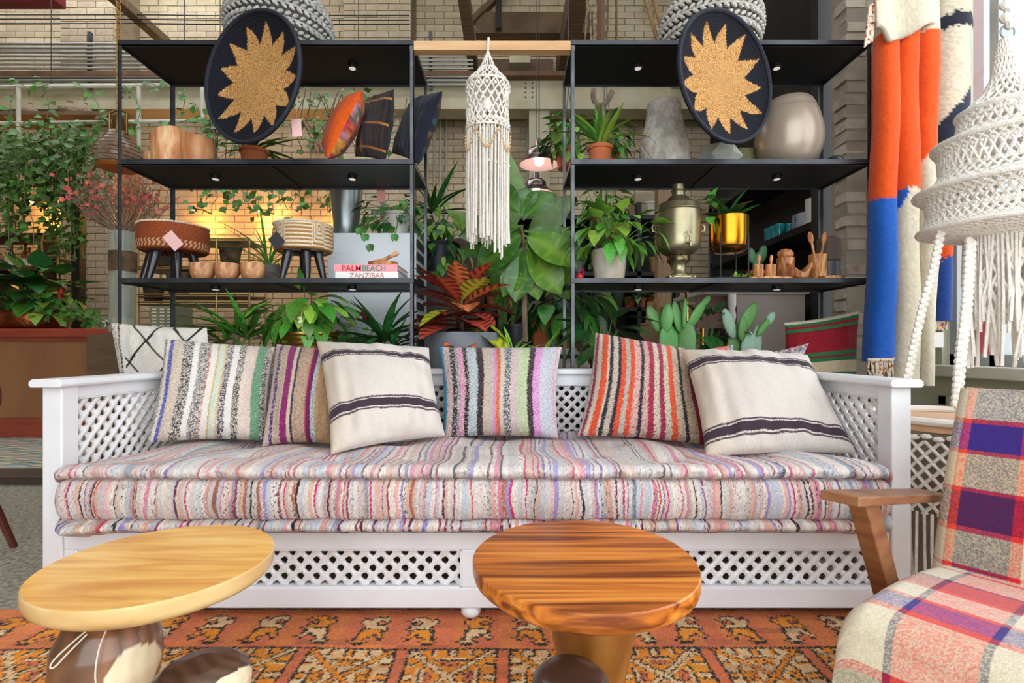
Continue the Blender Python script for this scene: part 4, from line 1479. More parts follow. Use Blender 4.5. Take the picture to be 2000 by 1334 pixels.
def sun_tray(label, px, py, Y, D, yaw, tilt, seed, tagside):
    o = thing('sunburst_basket_tray', label, 'tray', P(px, py + 127, Y), group=None)
    Rr = D / 2
    M = Matrix.Rotation(yaw, 3, 'Z') @ Matrix.Rotation(tilt, 3, 'Y')
    cen = P(px, py, Y)
    rg = np.random.default_rng(seed)
    nsp = 13
    jl = rg.uniform(-0.07, 0.05, nsp)
    ph = rg.uniform(0, 6.28)

    def surf(U, V):
        t = U * 2 * np.pi
        q = V
        rad = np.where(q < 0.8, q / 0.8 * 0.90, 0.90 + (q - 0.8) / 0.2 * 0.10)
        dep = np.where(rad < 0.62, 0.0, ((rad - 0.62) / 0.38) ** 1.7 * 0.042) + 0.0014 * np.sin(rad * 150)
        x = rad * Rr * np.cos(t)
        z = rad * Rr * np.sin(t)
        y = -dep
        p = np.stack([x, y, z], -1) @ np.array(M).T
        return p[..., 0] + cen.x, p[..., 1] + cen.y, p[..., 2] + cen.z

    def colr(U, V):
        rad = np.where(V < 0.8, V / 0.8 * 0.90, 0.90 + (V - 0.8) / 0.2 * 0.10)
        a = (U * 2 * np.pi + ph) / (2 * np.pi) * nsp
        k = np.floor(a).astype(int) % nsp
        f = np.abs((a % 1) - 0.5) * 2
        lim = 0.57 + (0.33 + jl[k]) * np.clip(1 - f * 1.02, 0, 1)
        step = np.round(rad * 34) / 34
        sun = step < lim
        ring = 0.5 + 0.5 * np.sin(rad * 150 + U * 6.28)
        st = np.array(lin('#c9985c'))[None, None] * (0.72 + 0.42 * ring[..., None]) * (1 + 0.18 * rg.standard_normal(U.shape))[..., None]
        st = np.where((rg.random(U.shape) < 0.12)[..., None], np.array(lin('#7d4a22')), st)
        nv = np.array(lin('#15161f'))[None, None] * (1 + 0.25 * rg.standard_normal(U.shape))[..., None]
        return np.clip(np.where(sun[..., None], st, nv), 0, 1)
    grid_mesh('tray_dish', surf, 300, 100, M_COIL, o, colr, wrap_u=True, solid=0.012, soff=1)
    rim = [cen + M @ Vector((Rr * math.cos(t), -0.042, Rr * math.sin(t))) for t in np.linspace(0, 2 * math.pi, 64, endpoint=False)]
    MB().tube(rim, 0.009, 6, closed=True).build('rim', mat('navy_wrap', '#171922', 0.8, c2='#262a38', scale=90), o, smooth=True)
    hk = cen + M @ Vector((0, -0.02, Rr - 0.05))
    MB().tube([hk + Vector((0, 0.025, 0)), Vector((hk.x, 2.49, hk.z)), Vector((hk.x, 2.497, 2.35)), Vector((hk.x, 2.52, 2.352))], 0.002, 5).build('hook', M_ANGLE, o)
    return o, cen, M, Rr


tr, cen, M, Rr = sun_tray('round navy basket tray with straw sunburst hanging by the orange floral cushion', 505, 158, 2.36, 0.585, -0.40, 0.10, 3, 1)
q = P(578, 232, 2.33)
tg = MB().tube([P(580, 210, 2.33), q], 0.0008, 4)
tg.obox(q + Vector((0.004, -0.002, -0.042)), (0.022, 0, 0.002), (0, 0.0006, 0), (-0.003, 0, 0.04))
tg.build('price_tag', mat('pink_card', '#e8b8b4', 0.8), tr, label='pale pink paper tag')
sun_tray('round navy basket tray with straw sunburst hanging beside the taupe vase', 1406, 158, 2.36, 0.585, 0.47, -0.08, 8, -1)

# ------------------------------------------------------------------ woven cord shades on top of the units
M_BEADROPE = mat('grey_cotton_knot', '#b9b6b0', 0.85, c2='#94908a', scale=40, vary=0.05)
M_BEADIN = mat('shade_liner', '#57534e', 0.9)


def bead_shade(label, px, Y, R, rows, m):
    c = P(px, 75, Y)
    c.z = ZTOP
    o = thing('knotted_shade', label, 'lampshade', c)
    H_ = 0.36
    prf = lambda t: R * (0.80 + 0.20 * math.sin(math.pi * min(1, t * 1.15)) - 0.30 * max(0, t - 0.6))
    MB().lathe([(prf(t) - 0.012, t * H_) for t in np.linspace(0, 1, 14)], c, 36, caps=False).build('liner', M_BEADIN, o, smooth=True)
    for i in range(rows):
        t = (i + 0.5) / rows
        rr2 = prf(t)
        n = 46
        g = MB()
        for k in range(n):
            a = 2 * math.pi * (k + 0.5 * (i % 2)) / n
            p = c + Vector((rr2 * math.cos(a), rr2 * math.sin(a), t * H_))
            rot = Matrix.Rotation(a, 3, 'Z') @ Matrix.Rotation(0.6 if i % 2 else -0.6, 3, 'X')
            g.ball(p, 0.0175, 6, 4, (0.7, 1.1, 0.55), rot)
        g.build('knot_row', m, o, smooth=True)
        if i % 2 == 0:
            MB().torus(c + Vector((0, 0, t * H_ + H_ / rows / 2)), prf(t) + 0.002, 0.006, 40, 5).build('hoop', m, o, smooth=True)
    return o


bead_shade('grey knotted cord shade on the shelf unit above the orange floral cushion', 548, 2.68, 0.262, 12, M_BEADROPE)
bead_shade('pale grey knotted cord shade on the shelf unit above the patterned vase', 1386, 2.7, 0.258, 12, mat('pale_cotton_knot', '#c9c5bc', 0.85, c2='#a8a298', scale=40))

# ------------------------------------------------------------------ things on the left unit
M_TEAK = mat('salmon_teak', '#bd7a4a', 0.5, c2='#d9a470', c3='#e8c498', scale=5, detail=6, stretch=(4, 4, 1), lo=0.38, hi=0.55, distort=1.6, vary=0.06)


def cut_vessel(label, px, Y, r0, h, slope, az, m=M_TEAK, sq=1.0):
    c = P(px, 300, Y)
    c.z = ZMID
    g = MB()
    seg = 28
    V, F = [], []
    prof = [(r0 * 0.86, 0), (r0 * 0.9, 0.01), (r0 * 1.0, 0.5), (r0 * 0.97, 0.97), (r0 * 0.93, 1.0), (r0 * 0.80, 1.0), (r0 * 0.78, 0.6), (r0 * 0.02, 0.55)]
    for rr_, t in prof:
        for k in range(seg):
            a = 2 * math.pi * k / seg
            top = h + slope * r0 * math.cos(a - az)
            V.append(c + Vector((rr_ * math.cos(a) * sq, rr_ * math.sin(a), t * top)))
    n = len(prof)
    for i in range(n - 1):
        for k in range(seg):
            k2 = (k + 1) % seg
            F.append((i * seg + k, i * seg + k2, (i + 1) * seg + k2, (i + 1) * seg + k))
    F += [tuple(reversed(range(seg))), tuple((n - 1) * seg + k for k in range(seg))]
    return g.add(V, F).build('wooden_vessel', m, label=label, cat='vessel', group='wooden vessels on the shelf', smooth=True)


cut_vessel('tallest slanted teak vessel between two others beside the sunburst tray', 328, 2.6, 0.077, 0.175, -0.25, 3.14 + 0.2)
cut_vessel('teak vessel with V shaped pale grain nearest the sunburst tray', 387, 2.62, 0.078, 0.165, 0.3, 2.6, mat('grained_teak', '#a9683e', 0.5, c2='#d29c68', scale=2, stretch=(4, 4, 1), distort=1.5))
cut_vessel('small teak vessel half hidden behind the tallest one', 303, 2.78, 0.052, 0.135, 0.1, 1.0)

M_TERRA = mat('terracotta', '#b5623c', 0.85, c2='#a4552f', scale=12, bump=0.1)


def pot(name, label, c, r_top, r_bot, h, m, cat='plant pot', rim=0.012, parent=None, group=None, lip=True):
    prof = [(r_bot * 0.9, 0), (r_bot, 0.004), (r_top * (0.96 if lip else 1), h - rim * 1.6)]
    if lip:
        prof += [(r_top + 0.004, h - rim * 1.5), (r_top + 0.004, h)]
    else:
        prof += [(r_top, h)]
    prof += [(r_top - 0.008, h), (r_top - 0.012, h - 0.02), (0.003, h - 0.022)]
    if parent is not None:
        return MB().lathe(prof, c, 32).build(name, m, parent, smooth=True)
    return MB().lathe(prof, c, 32).build(name, m, label=label, cat=cat, group=group, smooth=True)


# shelf cushions seen edge-on
def edge_cushion(label, bf, tf, tb, bb, T, front, back, toward, nf=70):
    """cushion() between four corners, with a second cloth on the face turned away from `toward`."""
    o = cushion('scatter_cushion', label, tf, tb, bb, bf, T, front, 'cushions on the shelf', nf=nf, m=M_CANVAS, pinch=0.05)
    me = o.data
    col = me.color_attributes['Col']
    n0 = nf * nf
    buf = np.zeros(len(me.vertices) * 4, dtype=np.float32)
    col.data.foreach_get('color', buf)
    buf = buf.reshape(-1, 4)
    co = np.zeros(len(me.vertices) * 3, dtype=np.float32)
    me.vertices.foreach_get('co', co)
    co = co.reshape(-1, 3)
    mid = co[n0:].mean(0) - co[:n0].mean(0)
    if np.dot(mid, np.array(toward)) > 0:        # the coarse sheet is the one turned toward the given way: swap cloths
        sel = slice(0, n0)
        n = nf
    else:
        sel = slice(n0, None)
        n = 28
    u = np.linspace(0, 1, n)
    U, W = np.meshgrid(u, u, indexing='ij')
    buf[sel, :3] = np.asarray(back(U, W)).reshape(-1, 3)
    col.data.foreach_set('color', buf.ravel())
    return o


def plain(hexc, noise=0.08, seed=1):
    rg = np.random.default_rng(seed)
    b = np.array(lin(hexc))
    return lambda s, t: np.clip(b * (1 + noise * rg.standard_normal(s.shape))[..., None], 0, 1)


def floral(s, t):
    rg = np.random.default_rng(77)
    pal = np.array([lin(c) for c in ('#b8542e', '#a83a4a', '#c98a3a', '#5a5a4a', '#b87a8a', '#8a3a2a')])
    pts_ = rg.random((130, 2))
    cl = rg.integers(0, 6, 130)
    d = (s[..., None] - pts_[:, 0]) ** 2 + (t[..., None] - pts_[:, 1]) ** 2
    i = d.argmin(-1)
    return np.clip(pal[cl[i]] * (1 + 0.3 * rg.standard_normal(s.shape))[..., None], 0, 1)


edge_cushion('bright orange cushion with a floral face leaning on the brown striped cushion', (640, 312, 2.5), (708, 176, 2.5), (694, 196, 2.84), (640, 300, 2.84), 0.075, floral, plain('#d2540e'), (1, 0, 0))
bstr = stripe_fn([(.02, '#211a18'), (.02, '#3c2c22'), (.015, '#262230')] * 8 + [(.015, '#b06a2e')] + [(.02, '#2a2022'), (.02, '#44342a'), (.015, '#5a5a5c')] * 5, 12, 0.1)


def brown_stripes(s, t):
    c = bstr(s)
    ring = (np.abs(((t - 0.12) % 0.36) - 0.02) < 0.014)
    return np.where(ring[..., None], np.array(lin('#b5743a')), c)


edge_cushion('brown striped cushion with navy back between the orange and navy ones', (752, 316, 2.5), (769, 174, 2.5), (720, 190, 2.82), (694, 306, 2.82), 0.05, brown_stripes, plain('#1a1c2e'), (-1, 0, 0))
nst = stripe_fn([(.06, '#1c1d2a'), (.02, '#6a4a34'), (.05, '#221c20'), (.03, '#24505c'), (.04, '#1c1a22'), (.02, '#7a5a3a'), (.06, '#2a2024'), (.02, '#1f5a6a')] * 2, 13, 0.1)
edge_cushion('dark navy cushion with thin bright stripes leaning out past the shelf upright', (818, 322, 2.5), (864, 178, 2.5), (812, 192, 2.84), (766, 300, 2.84), 0.06, lambda s, t: nst(t * 0.6 + s * 0.4), plain('#171a2c'), (1, 0, 0))

# stools on the lower shelf
M_BLACKLEG = mat('black_turned_leg', '#17151a', 0.3, coat=0.3)


def woven_stool(label, px, Y, R, legs, pattern, m_rim):
    c = P(px, 540, Y)
    c.z = ZBOT
    o = thing('woven_stool', label, 'stool', c)
    z0, z1 = 0.150, 0.282

    def surf(U, V):
        t = U * 2 * np.pi
        q = V
        rad = np.where(q < 0.1, R * (0.5 + 4.6 * q), np.where(q < 0.85, R * (0.96 + 0.04 * np.sin((q - .1) / .75 * np.pi)), R * 0.96 * (1 - (q - 0.85) / 0.15)))
        z = np.where(q < 0.1, z0 + 0.1 * (q) * 0.1, np.where(q < 0.85, z0 + 0.008 + (q - 0.1) / 0.75 * (z1 - z0 - 0.008), z1 + 0.008 * np.clip((q - 0.85) / 0.15, 0, 1)))
        return c.x + rad * np.cos(t), c.y + rad * np.sin(t), c.z + z
    grid_mesh('seat', surf, 260, 60, M_COIL, o, pattern, wrap_u=True)
    g = MB()
    for k in range(60):
        a = 2 * math.pi * k / 60
        g.ball(c + Vector((R * 0.97 * math.cos(a), R * 0.97 * math.sin(a), z1 + 0.003)), 0.008, 6, 4, (0.6, 1.2, 0.7), Matrix.Rotation(a + 0.4, 3, 'Z'))
    g.build('whipped_edge', m_rim, o, smooth=True)
    for a in legs:
        d = Vector((math.cos(a), math.sin(a), 0))
        MB().tube([c + d * R * 0.55 + Vector((0, 0, z0 + 0.012)), c + d * R * 0.68 + Vector((0, 0, 0.08)), c + d * R * 0.82], [0.025, 0.021, 0.0145], 12).build('leg', M_BLACKLEG, o, smooth=True)
    return o, c


def rust_pat(U, V):
    rg = np.random.default_rng(4)
    base = np.array(lin('#8a4220'))
    c = base * (1 + 0.2 * rg.standard_normal(U.shape))[..., None]
    chev = np.abs(((U * 44 + np.abs((V * 14) % 2 - 1) * 0.5) % 1) - 0.5)
    pale = (V > 0.12) & (V < 0.34) & (chev < 0.2)
    c = np.where(pale[..., None], np.array(lin('#d0a57c')), c)
    return np.clip(c, 0, 1)


st, c = woven_stool('rust brown woven stool with a pink tag beside the wooden bowls', 340, 2.66, 0.163, (math.radians(250), math.radians(310), math.radians(215), math.radians(60)), rust_pat, mat('cream_whip', '#cfc0a8', 0.9))
q = P(338, 470, 2.49)
g = MB().obox(q, (0.030, 0.0, -0.034), (0, 0.0006, 0), (0.022, 0, 0.018))
g.tube([q + Vector((-0.02, 0, 0.035)), P(322, 450, 2.51)], 0.001, 4)
g.build('price_tag', mat('pink_card', '#e8b8b4', 0.8), st, label='pale pink paper tag')


def maze_pat(U, V):
    rg = np.random.default_rng(6)
    a = U * 14
    k = np.floor(a).astype(int)
    f = a % 1
    v = (V - 0.1) / 0.75
    horiz = np.sin(v * 2 * np.pi * 6.5) > 0.1
    d = np.maximum(np.abs(f - 0.5) * 1.3, np.abs(v - 0.75) * 0.9)
    conc = np.sin(d * 2 * np.pi * 7) > 0
    on = np.where((k % 3) == 0, conc, horiz)
    c = np.where(on[..., None], np.array(lin('#ddcfb4')), np.array(lin('#a87a48')))
    return np.clip(c * (1 + 0.1 * rg.standard_normal(U.shape))[..., None], 0, 1)


st, c = woven_stool('cream maze patterned woven stool with a dark tag beside the books', 593, 2.64, 0.148, (math.radians(235), math.radians(300), math.radians(345), math.radians(110)), maze_pat, mat('cream_whip', '#cfc0a8', 0.9))
q = P(540, 470, 2.49)
g = MB().obox(q, (0.02, 0, -0.025), (0, 0.0006, 0), (0.022, 0, 0.02))
g.tube([q + Vector((0.005, 0, 0.03)), P(538, 440, 2.52)], 0.001, 4)
g.build('price_tag', mat('charcoal_card', '#2b2a2c', 0.7), st, label='charcoal card tag')

M_BOWL = mat('bowl_wood', '#a8653c', 0.45, c2='#cf9a68', c3='#e0b888', scale=9, detail=6, lo=0.38, hi=0.54, stretch=(2, 2, 1), distort=1.4, vary=0.08)
for px, lb in ((395, 'wooden bowl with a pale side, closest to the rust stool'), (444, 'reddish wooden bowl in the middle of the three'), (494, 'pale wooden bowl closest to the grey basket')):
    c = P(px, 541, 2.58)
    c.z = ZBOT
    MB().lathe([(0.035, 0.0), (0.046, 0.008), (0.055, 0.03), (0.0585, 0.06), (0.058, 0.082), (0.052, 0.082), (0.050, 0.05), (0.03, 0.02), (0.002, 0.018)], c, 30).build(
        'wooden_bowl', M_BOWL if '395' not in str(px) else M_BOWL, label=lb, cat='bowl', group='wooden bowls on the lower shelf', smooth=True)

# books and a wooden dish
M_PAGE = mat('book_pages', '#e9e4da', 0.8, c2='#d8d2c6', scale=60, stretch=(0.1, 0.1, 6))
M_REDINK = mat('red_ink', '#c8202c', 0.6)
M_GREENINK = mat('green_ink', '#1f8f78', 0.6)
for z0, z1, x0, x1, hexc, lb in ((ZBOT, ZBOT + 0.036, 655, 778, '#ece8e6', 'white hardback book with brown lettering under the pink one'), (ZBOT + 0.0362, ZBOT + 0.071, 652, 776, '#ee9aa2', 'pink hardback book with red and green lettering')):
    Yb = 2.53
    a, b = P(x0, 0, Yb).x, P(x1, 0, Yb).x
    bk = thing('hardback_book', lb, 'book', ((a + b) / 2, Yb + 0.13, z0))
    mcov = mat('cover_' + hexc[1:], hexc, 0.45)
    MB().box((a, Yb, z0), (b, Yb + 0.004, z1)).box((a, Yb + 0.004, z0), (b, Yb + 0.26, z0 + 0.003)).box((a, Yb + 0.004, z1 - 0.003), (b, Yb + 0.26, z1)).build('cover', mcov, bk)
    MB().box((a + 0.004, Yb + 0.004, z0 + 0.003), (b - 0.003, Yb + 0.255, z1 - 0.003)).build('pages', M_PAGE, bk)
    MB().box((b - 0.0036, Yb + 0.004, z0 + 0.004), (b - 0.0026, Yb + 0.255, z0 + 0.010)).build('endpaper', mat('blue_endpaper', '#4a6a9a', 0.6), bk)
    if z0 > ZBOT:
        text_part('title_lettering', 'PALM', 0.040, (a + 0.038, Yb - 0.0005, z0 + 0.003), (math.pi / 2, 0, 0), M_REDINK, bk, width=0.094, bold=0.0004, label='red capital letters')
        text_part('title_lettering', 'BEACH', 0.040, (a + 0.139, Yb - 0.0005, z0 + 0.003), (math.pi / 2, 0, 0), M_GREENINK, bk, width=0.114, bold=0.0004, label='green capital letters')
    else:
        text_part('title_lettering', 'ZANZIBAR', 0.038, (a + 0.07, Yb - 0.0005, z0 + 0.004), (math.pi / 2, 0, 0), mat('brown_ink', '#b06a5a', 0.6), bk, width=0.172, label='thin brown capital letters')
q = P(748, 508, 2.6)
q.z = ZBOT + 0.071
wd = thing('wooden_dish', 'small carved wooden dish with a pestle lying on the pink book', 'dish', q)
MB().lathe([(0.045, 0), (0.07, 0.006), (0.078, 0.022), (0.074, 0.024), (0.05, 0.012), (0.003, 0.010)], q, 28, sx=1.0, sy=0.62).build('bowl', M_BOWL, wd, smooth=True)
MB().tube([q + Vector((-0.045, 0, 0.02)), q + Vector((0.0, 0, 0.032)), q + Vector((0.045, 0, 0.055)), q + Vector((0.066, 0, 0.066)), q + Vector((0.078, 0, 0.072))], [0.014, 0.011, 0.009, 0.014, 0.008], 12).build('pestle', M_BOWL, wd, smooth=True)

# grey woven planter with grass, red candle glass
M_GREYWEAVE = mat('grey_rattan', '#7d756e', 0.85, c2='#5c5550', scale=30, stretch=(1, 1, 6), bump=0.6, bscale=60, bstretch=(1, 1, 5))
c = P(523, 541, 2.8)
MB().lathe([(0.016, 0), (0.02, 0.004), (0.021, 0.05), (0.02, 0.055)], P(588, 540, 2.82) * 1 - Vector((0, 0, P(588, 540, 2.82).z - ZBOT)), 16).build('candle_glass', mat('red_glass', '#8a1f1a', 0.2, coat=0.5), label='small red candle glass behind the cream stool', cat='candle', smooth=True)

# ------------------------------------------------------------------ things on the right unit
def at_shelf(px, Y, z):
    v = P(px, 600, Y)
    v.z = z
    return v


c = at_shelf(1297, 2.62, ZMID)
M_STONE = mat('pitted_stone_glaze', '#8f8b83', 0.75, c2='#b3aea4', c3='#7a665a', scale=18, detail=7, lo=0.36, hi=0.6, bump=0.5, bscale=70)


def vase_surf(prof, c, amp, nd, nr):
    zs = np.array([z for _, z in prof])
    rs = np.array([r_ for r_, _ in prof])

    def f(U, V):
        z = V * zs[-1]
        rad = np.interp(z, zs, rs)
        t = U * 2 * np.pi
        dia = np.abs(np.sin(U * np.pi * nd + z * nr)) * np.abs(np.sin(U * np.pi * nd - z * nr))
        rad = rad - amp * np.exp(-dia * 14) * (z > 0.02) * (z < zs[-1] - 0.02)
        return c.x + rad * np.cos(t), c.y + rad * np.sin(t), c.z + z
    return f


va = thing('carved_vase', 'grey stone vase carved with diamonds, standing beside the sunburst tray', 'vase', c)
vpr = [(0.118, 0), (0.124, 0.03), (0.124, 0.1), (0.112, 0.16), (0.096, 0.22), (0.088, 0.27), (0.087, 0.30), (0.082, 0.325)]
grid_mesh('vase_body', vase_surf(vpr, c, 0.006, 11, 34), 220, 90, M_STONE, va, wrap_u=True, solid=0.008, soff=-1)

c = at_shelf(1541, 2.66, ZMID)
M_TAUPE = mat('satin_taupe_ceramic', '#a39381', 0.30, 0.3, c2='#ac9d8c', scale=2)
MB().lathe([(0.07, 0), (0.10, 0.012), (0.135, 0.05), (0.155, 0.10), (0.163, 0.15), (0.160, 0.20), (0.149, 0.25), (0.137, 0.29), (0.1345, 0.294), (0.1315, 0.297), (0.127, 0.315), (0.113, 0.345), (0.10, 0.358), (0.085, 0.362),
            (0.08, 0.355), (0.078, 0.30), (0.003, 0.29)], c, 56).build('taupe_vase', M_TAUPE, label='large satin taupe ceramic vase with a grooved neck', cat='vase', smooth=True)
c = at_shelf(1404, 2.64, ZMID)
g = MB()
n = 7
ring0 = [(0.045 * math.cos(2 * math.pi * k / n), 0.045 * math.sin(2 * math.pi * k / n), 0) for k in range(n)]
ring1 = [(0.115 * math.cos(2 * math.pi * (k + .5) / n), 0.115 * math.sin(2 * math.pi * (k + .5) / n), 0.052) for k in range(n)]
ring2 = [(0.078 * math.cos(2 * math.pi * k / n), 0.078 * math.sin(2 * math.pi * k / n), 0.112) for k in range(n)]
V = [Vector(p) + c for p in ring0 + ring1 + ring2]
F = [tuple(reversed(range(n))), tuple(range(2 * n, 3 * n))]
for k in range(n):
    k2 = (k + 1) % n
    F += [(k, k2, n + k), (k2, n + k2, n + k), (n + k, n + k2, 2 * n + k2), (n + k, 2 * n + k2, 2 * n + k)]
g.add(V, F).build('faceted_bowl', mat('pale_celadon', '#cdd1c8', 0.4, c2='#bfc4ba', scale=6), label='pale faceted ceramic bowl under the sunburst tray', cat='bowl')
a = at_shelf(1462, 2.76, ZMID)
bx_ = MB().cbox(a + Vector((0, 0, 0.075)), (0.12, 0.05, 0.15)).cbox(a + Vector((0.012, -0.027, 0.075)), (0.012, 0.004, 0.15))
bx_.build('olive_box', mat('olive_card', '#8c8458', 0.7, c2='#7b7450', scale=5), label='olive box standing between the sunburst tray and taupe vase', cat='box', bevel=0.002)
MB().lathe([(0.03, 0), (0.04, 0.01), (0.043, 0.07), (0.045, 0.085), (0.04, 0.085), (0.004, 0.07)], at_shelf(1497, 2.72, ZTOP), 24).build('buff_pot', mat('buff_clay', '#b39a78', 0.8), label='small buff clay pot on top of the shelf by the pale shade', cat='pot', smooth=True)

# samovar
M_BRASS = mat('aged_silver_brass', '#a39a7c', 0.34, 0.85, c2='#8c8264', c3='#bcb49a', scale=7, detail=6, lo=0.35, hi=0.62)
c = at_shelf(1325, 2.62, ZBOT)
sv = thing('samovar', 'tall aged brass samovar with a tap between the white pot and gold planter', 'samovar', c)
MB().lathe([(0.052, 0.018), (0.054, 0.03), (0.040, 0.05), (0.037, 0.07), (0.044, 0.088), (0.052, 0.096)], c, 36).build('pedestal', M_BRASS, sv, smooth=True)
MB().lathe([(0.053, 0.096), (0.056, 0.10), (0.056, 0.125), (0.052, 0.13)], c, 36).build('pierced_gallery', mat('pierced_brass', '#7d7050', 0.35, 0.9, c2='#4a4230', scale=70, lo=0.4, hi=0.6), sv, smooth=True)
MB().lathe([(0.052, 0.13), (0.072, 0.138), (0.096, 0.155), (0.105, 0.175), (0.106, 0.20), (0.1085, 0.25), (0.111, 0.30), (0.111, 0.335), (0.108, 0.35)], c, 48).build('body', M_BRASS, sv, smooth=True)
MB().lathe([(0.108, 0.35), (0.114, 0.354), (0.112, 0.362), (0.106, 0.368), (0.105, 0.385), (0.098, 0.392), (0.075, 0.402), (0.058, 0.412), (0.05, 0.425), (0.034, 0.435), (0.032, 0.455), (0.038, 0.46), (0.03, 0.466), (0.028, 0.49), (0.03, 0.492)], c, 48).build('lid', M_BRASS, sv, smooth=True)
ft = MB()
for sx in (-1, 1):
    for sy in (-1, 1):
        ft.lathe([(0.018, 0), (0.016, 0.01), (0.02, 0.02)], c + Vector((sx * 0.05, sy * 0.05, 0)), 12)
ft.box(tuple(c + Vector((-0.066, -0.066, 0.010))), tuple(c + Vector((0.066, 0.066, 0.022))))
ft.build('square_foot', M_BRASS, sv, bevel=0.002)
for sx in (-1, 1):
    h0 = c + Vector((sx * 0.108, 0, 0.285))
    MB().tube([h0, h0 + Vector((sx * 0.02, 0, 0.004)), h0 + Vector((sx * 0.026, 0, -0.012)), h0 + Vector((sx * 0.022, 0, -0.03)), h0 + Vector((sx * 0.0, 0, -0.035))], 0.0065, 8).build('handle', M_BRASS, sv, smooth=True)
tp = MB().tube([c + Vector((0.018, -0.10, 0.175)), c + Vector((0.012, -0.135, 0.172)), c + Vector((0.008, -0.155, 0.165)), c + Vector((0.006, -0.158, 0.148))], [0.009, 0.008, 0.008, 0.007], 10)
tp.tube([c + Vector((0.012, -0.137, 0.17)), c + Vector((0.012, -0.137, 0.205))], 0.0045, 8)
tp.torus(c + Vector((0.012, -0.137, 0.218)), 0.013, 0.003, 14, 5, Matrix.Rotation(math.pi / 2, 3, 'X'))
tp.build('tap', M_BRASS, sv, smooth=True)

# gold planter on a wire stand
M_GOLD = mat('polished_gold', '#c98a24', 0.22, 1.0, c2='#b87a1c', scale=3)
c = at_shelf(1423, 2.66, ZBOT)
gp = thing('gold_planter', 'shiny gold planter on thin black legs beside the samovar', 'planter', c)
MB().lathe([(0.02, 0.148), (0.06, 0.15), (0.083, 0.162), (0.094, 0.185), (0.097, 0.22), (0.097, 0.335), (0.093, 0.335), (0.09, 0.31), (0.003, 0.305)], c, 48).build('pot', M_GOLD, gp, smooth=True)
MB().torus(c + Vector((0, 0, 0.175)), 0.096, 0.004, 32, 6).build('ring', M_BLACKLEG, gp, smooth=True)
for k in range(4):
    a = math.pi / 4 + k * math.pi / 2
    d = Vector((math.cos(a), math.sin(a), 0)) * 0.1
    MB().tube([c + d + Vector((0, 0, 0.24)), c + d], 0.0038, 6).build('leg', M_BLACKLEG, gp)
c = at_shelf(1415, 2.60, ZBOT)
MB().lathe([(0.12, 0), (0.135, 0.004), (0.14, 0.014), (0.13, 0.014), (0.003, 0.010)], c + Vector((0, 0.02, 0)), 32, sx=1.0, sy=0.5).build('slate_tray', mat('dark_slate', '#1d1b1c', 0.7, c2='#2c2829', scale=40, bump=0.8, bscale=120), label='dark gritty tray under the gold planter legs', cat='tray', smooth=True)

# wooden kitchen things
M_OLIVE = mat('olive_wood', '#9a5a30', 0.5, c2='#cf9058', c3='#e6b884', scale=11, detail=6, lo=0.38, hi=0.54, stretch=(2.5, 2.5, 0.8), distort=1.4, vary=0.1)


def cup(label, px, Y, r_, h, z=ZBOT, m=None):
    c = at_shelf(px, Y, z)
    MB().lathe([(r_ * 0.95, 0), (r_, 0.004), (r_ * 1.02, h), (r_ * 0.86, h), (r_ * 0.84, h - 0.03), (0.002, h - 0.03)], c, 24).build('wooden_cup', m or M_OLIVE, label=label, cat='cup', smooth=True)
    return c


def spoon(label, base, tilt, L, headr, h0):
    b = base + Vector((0, 0, h0))
    d = Vector((math.sin(tilt), 0.08, math.cos(tilt))).normalized()
    g = MB().tube([b, b + d * L], [0.005, 0.006], 8)
    g.ball(b + d * (L + headr * 1.1), headr, 12, 8, (0.62, 0.35, 1.35), Matrix.Rotation(tilt, 3, 'Y'))
    g.build('wooden_spoon', M_OLIVE, label=label, cat='spoon', smooth=True)


bd = at_shelf(1505, 2.555, ZBOT)
MB().lathe([(0.10, 0), (0.105, 0.003), (0.105, 0.010), (0.10, 0.012), (0.002, 0.012)], bd, 36, sx=1.05, sy=0.34).build('serving_board', M_OLIVE, label='flat pale wooden board carrying two small cups', cat='board', smooth=True)
for px, lb in ((1481, 'small wooden cup on the board, nearest the succulents'), (1505, 'small wooden cup on the board, nearest the crescent bowl')):
    c = cup(lb, px, 2.56, 0.024, 0.062, ZBOT + 0.0125)
    spoon('little wooden spoon standing in the small cup ' + ('nearest the succulents' if px == 1481 else 'nearest the crescent bowl'), c, 0.1, 0.045, 0.014, 0.034)
c = cup('two tone wooden cup behind the crescent bowl', 1534, 2.66, 0.042, 0.125)
MB().ball(c + Vector((0, 0, 0.145)), 0.036, 16, 10, (1.1, 1, 0.8)).build('wooden_scoop', M_OLIVE, label='round wooden scoop resting on the two tone cup', cat='scoop', smooth=True)
c = cup('tall wooden cup holding two wooden spoons', 1597, 2.62, 0.042, 0.135)
spoon('wooden spoon leaning toward the crescent bowl', c + Vector((-0.012, 0, 0)), -0.16, 0.09, 0.024, 0.11)
spoon('wooden spoon leaning toward the grey canister', c + Vector((0.014, 0, 0)), 0.22, 0.09, 0.024, 0.11)
c = at_shelf(1561, 2.56, ZBOT)


def cres(U, V):
    t = U * 2 * np.pi
    q = V
    rad = np.interp(q, [0, 0.15, 0.5, 0.55, 1], [0.03, 0.045, 0.062, 0.056, 0.002])
    zz = np.interp(q, [0, 0.15, 0.5, 0.55, 1], [0, 0.012, 0.085, 0.085, 0.03])
    lift = 0.35 + 0.65 * np.abs(np.cos(t)) ** 1.5
    return c.x + rad * np.cos(t), c.y + rad * np.sin(t) * 0.7, c.z + zz * np.where(q > 0.15, lift, 1)


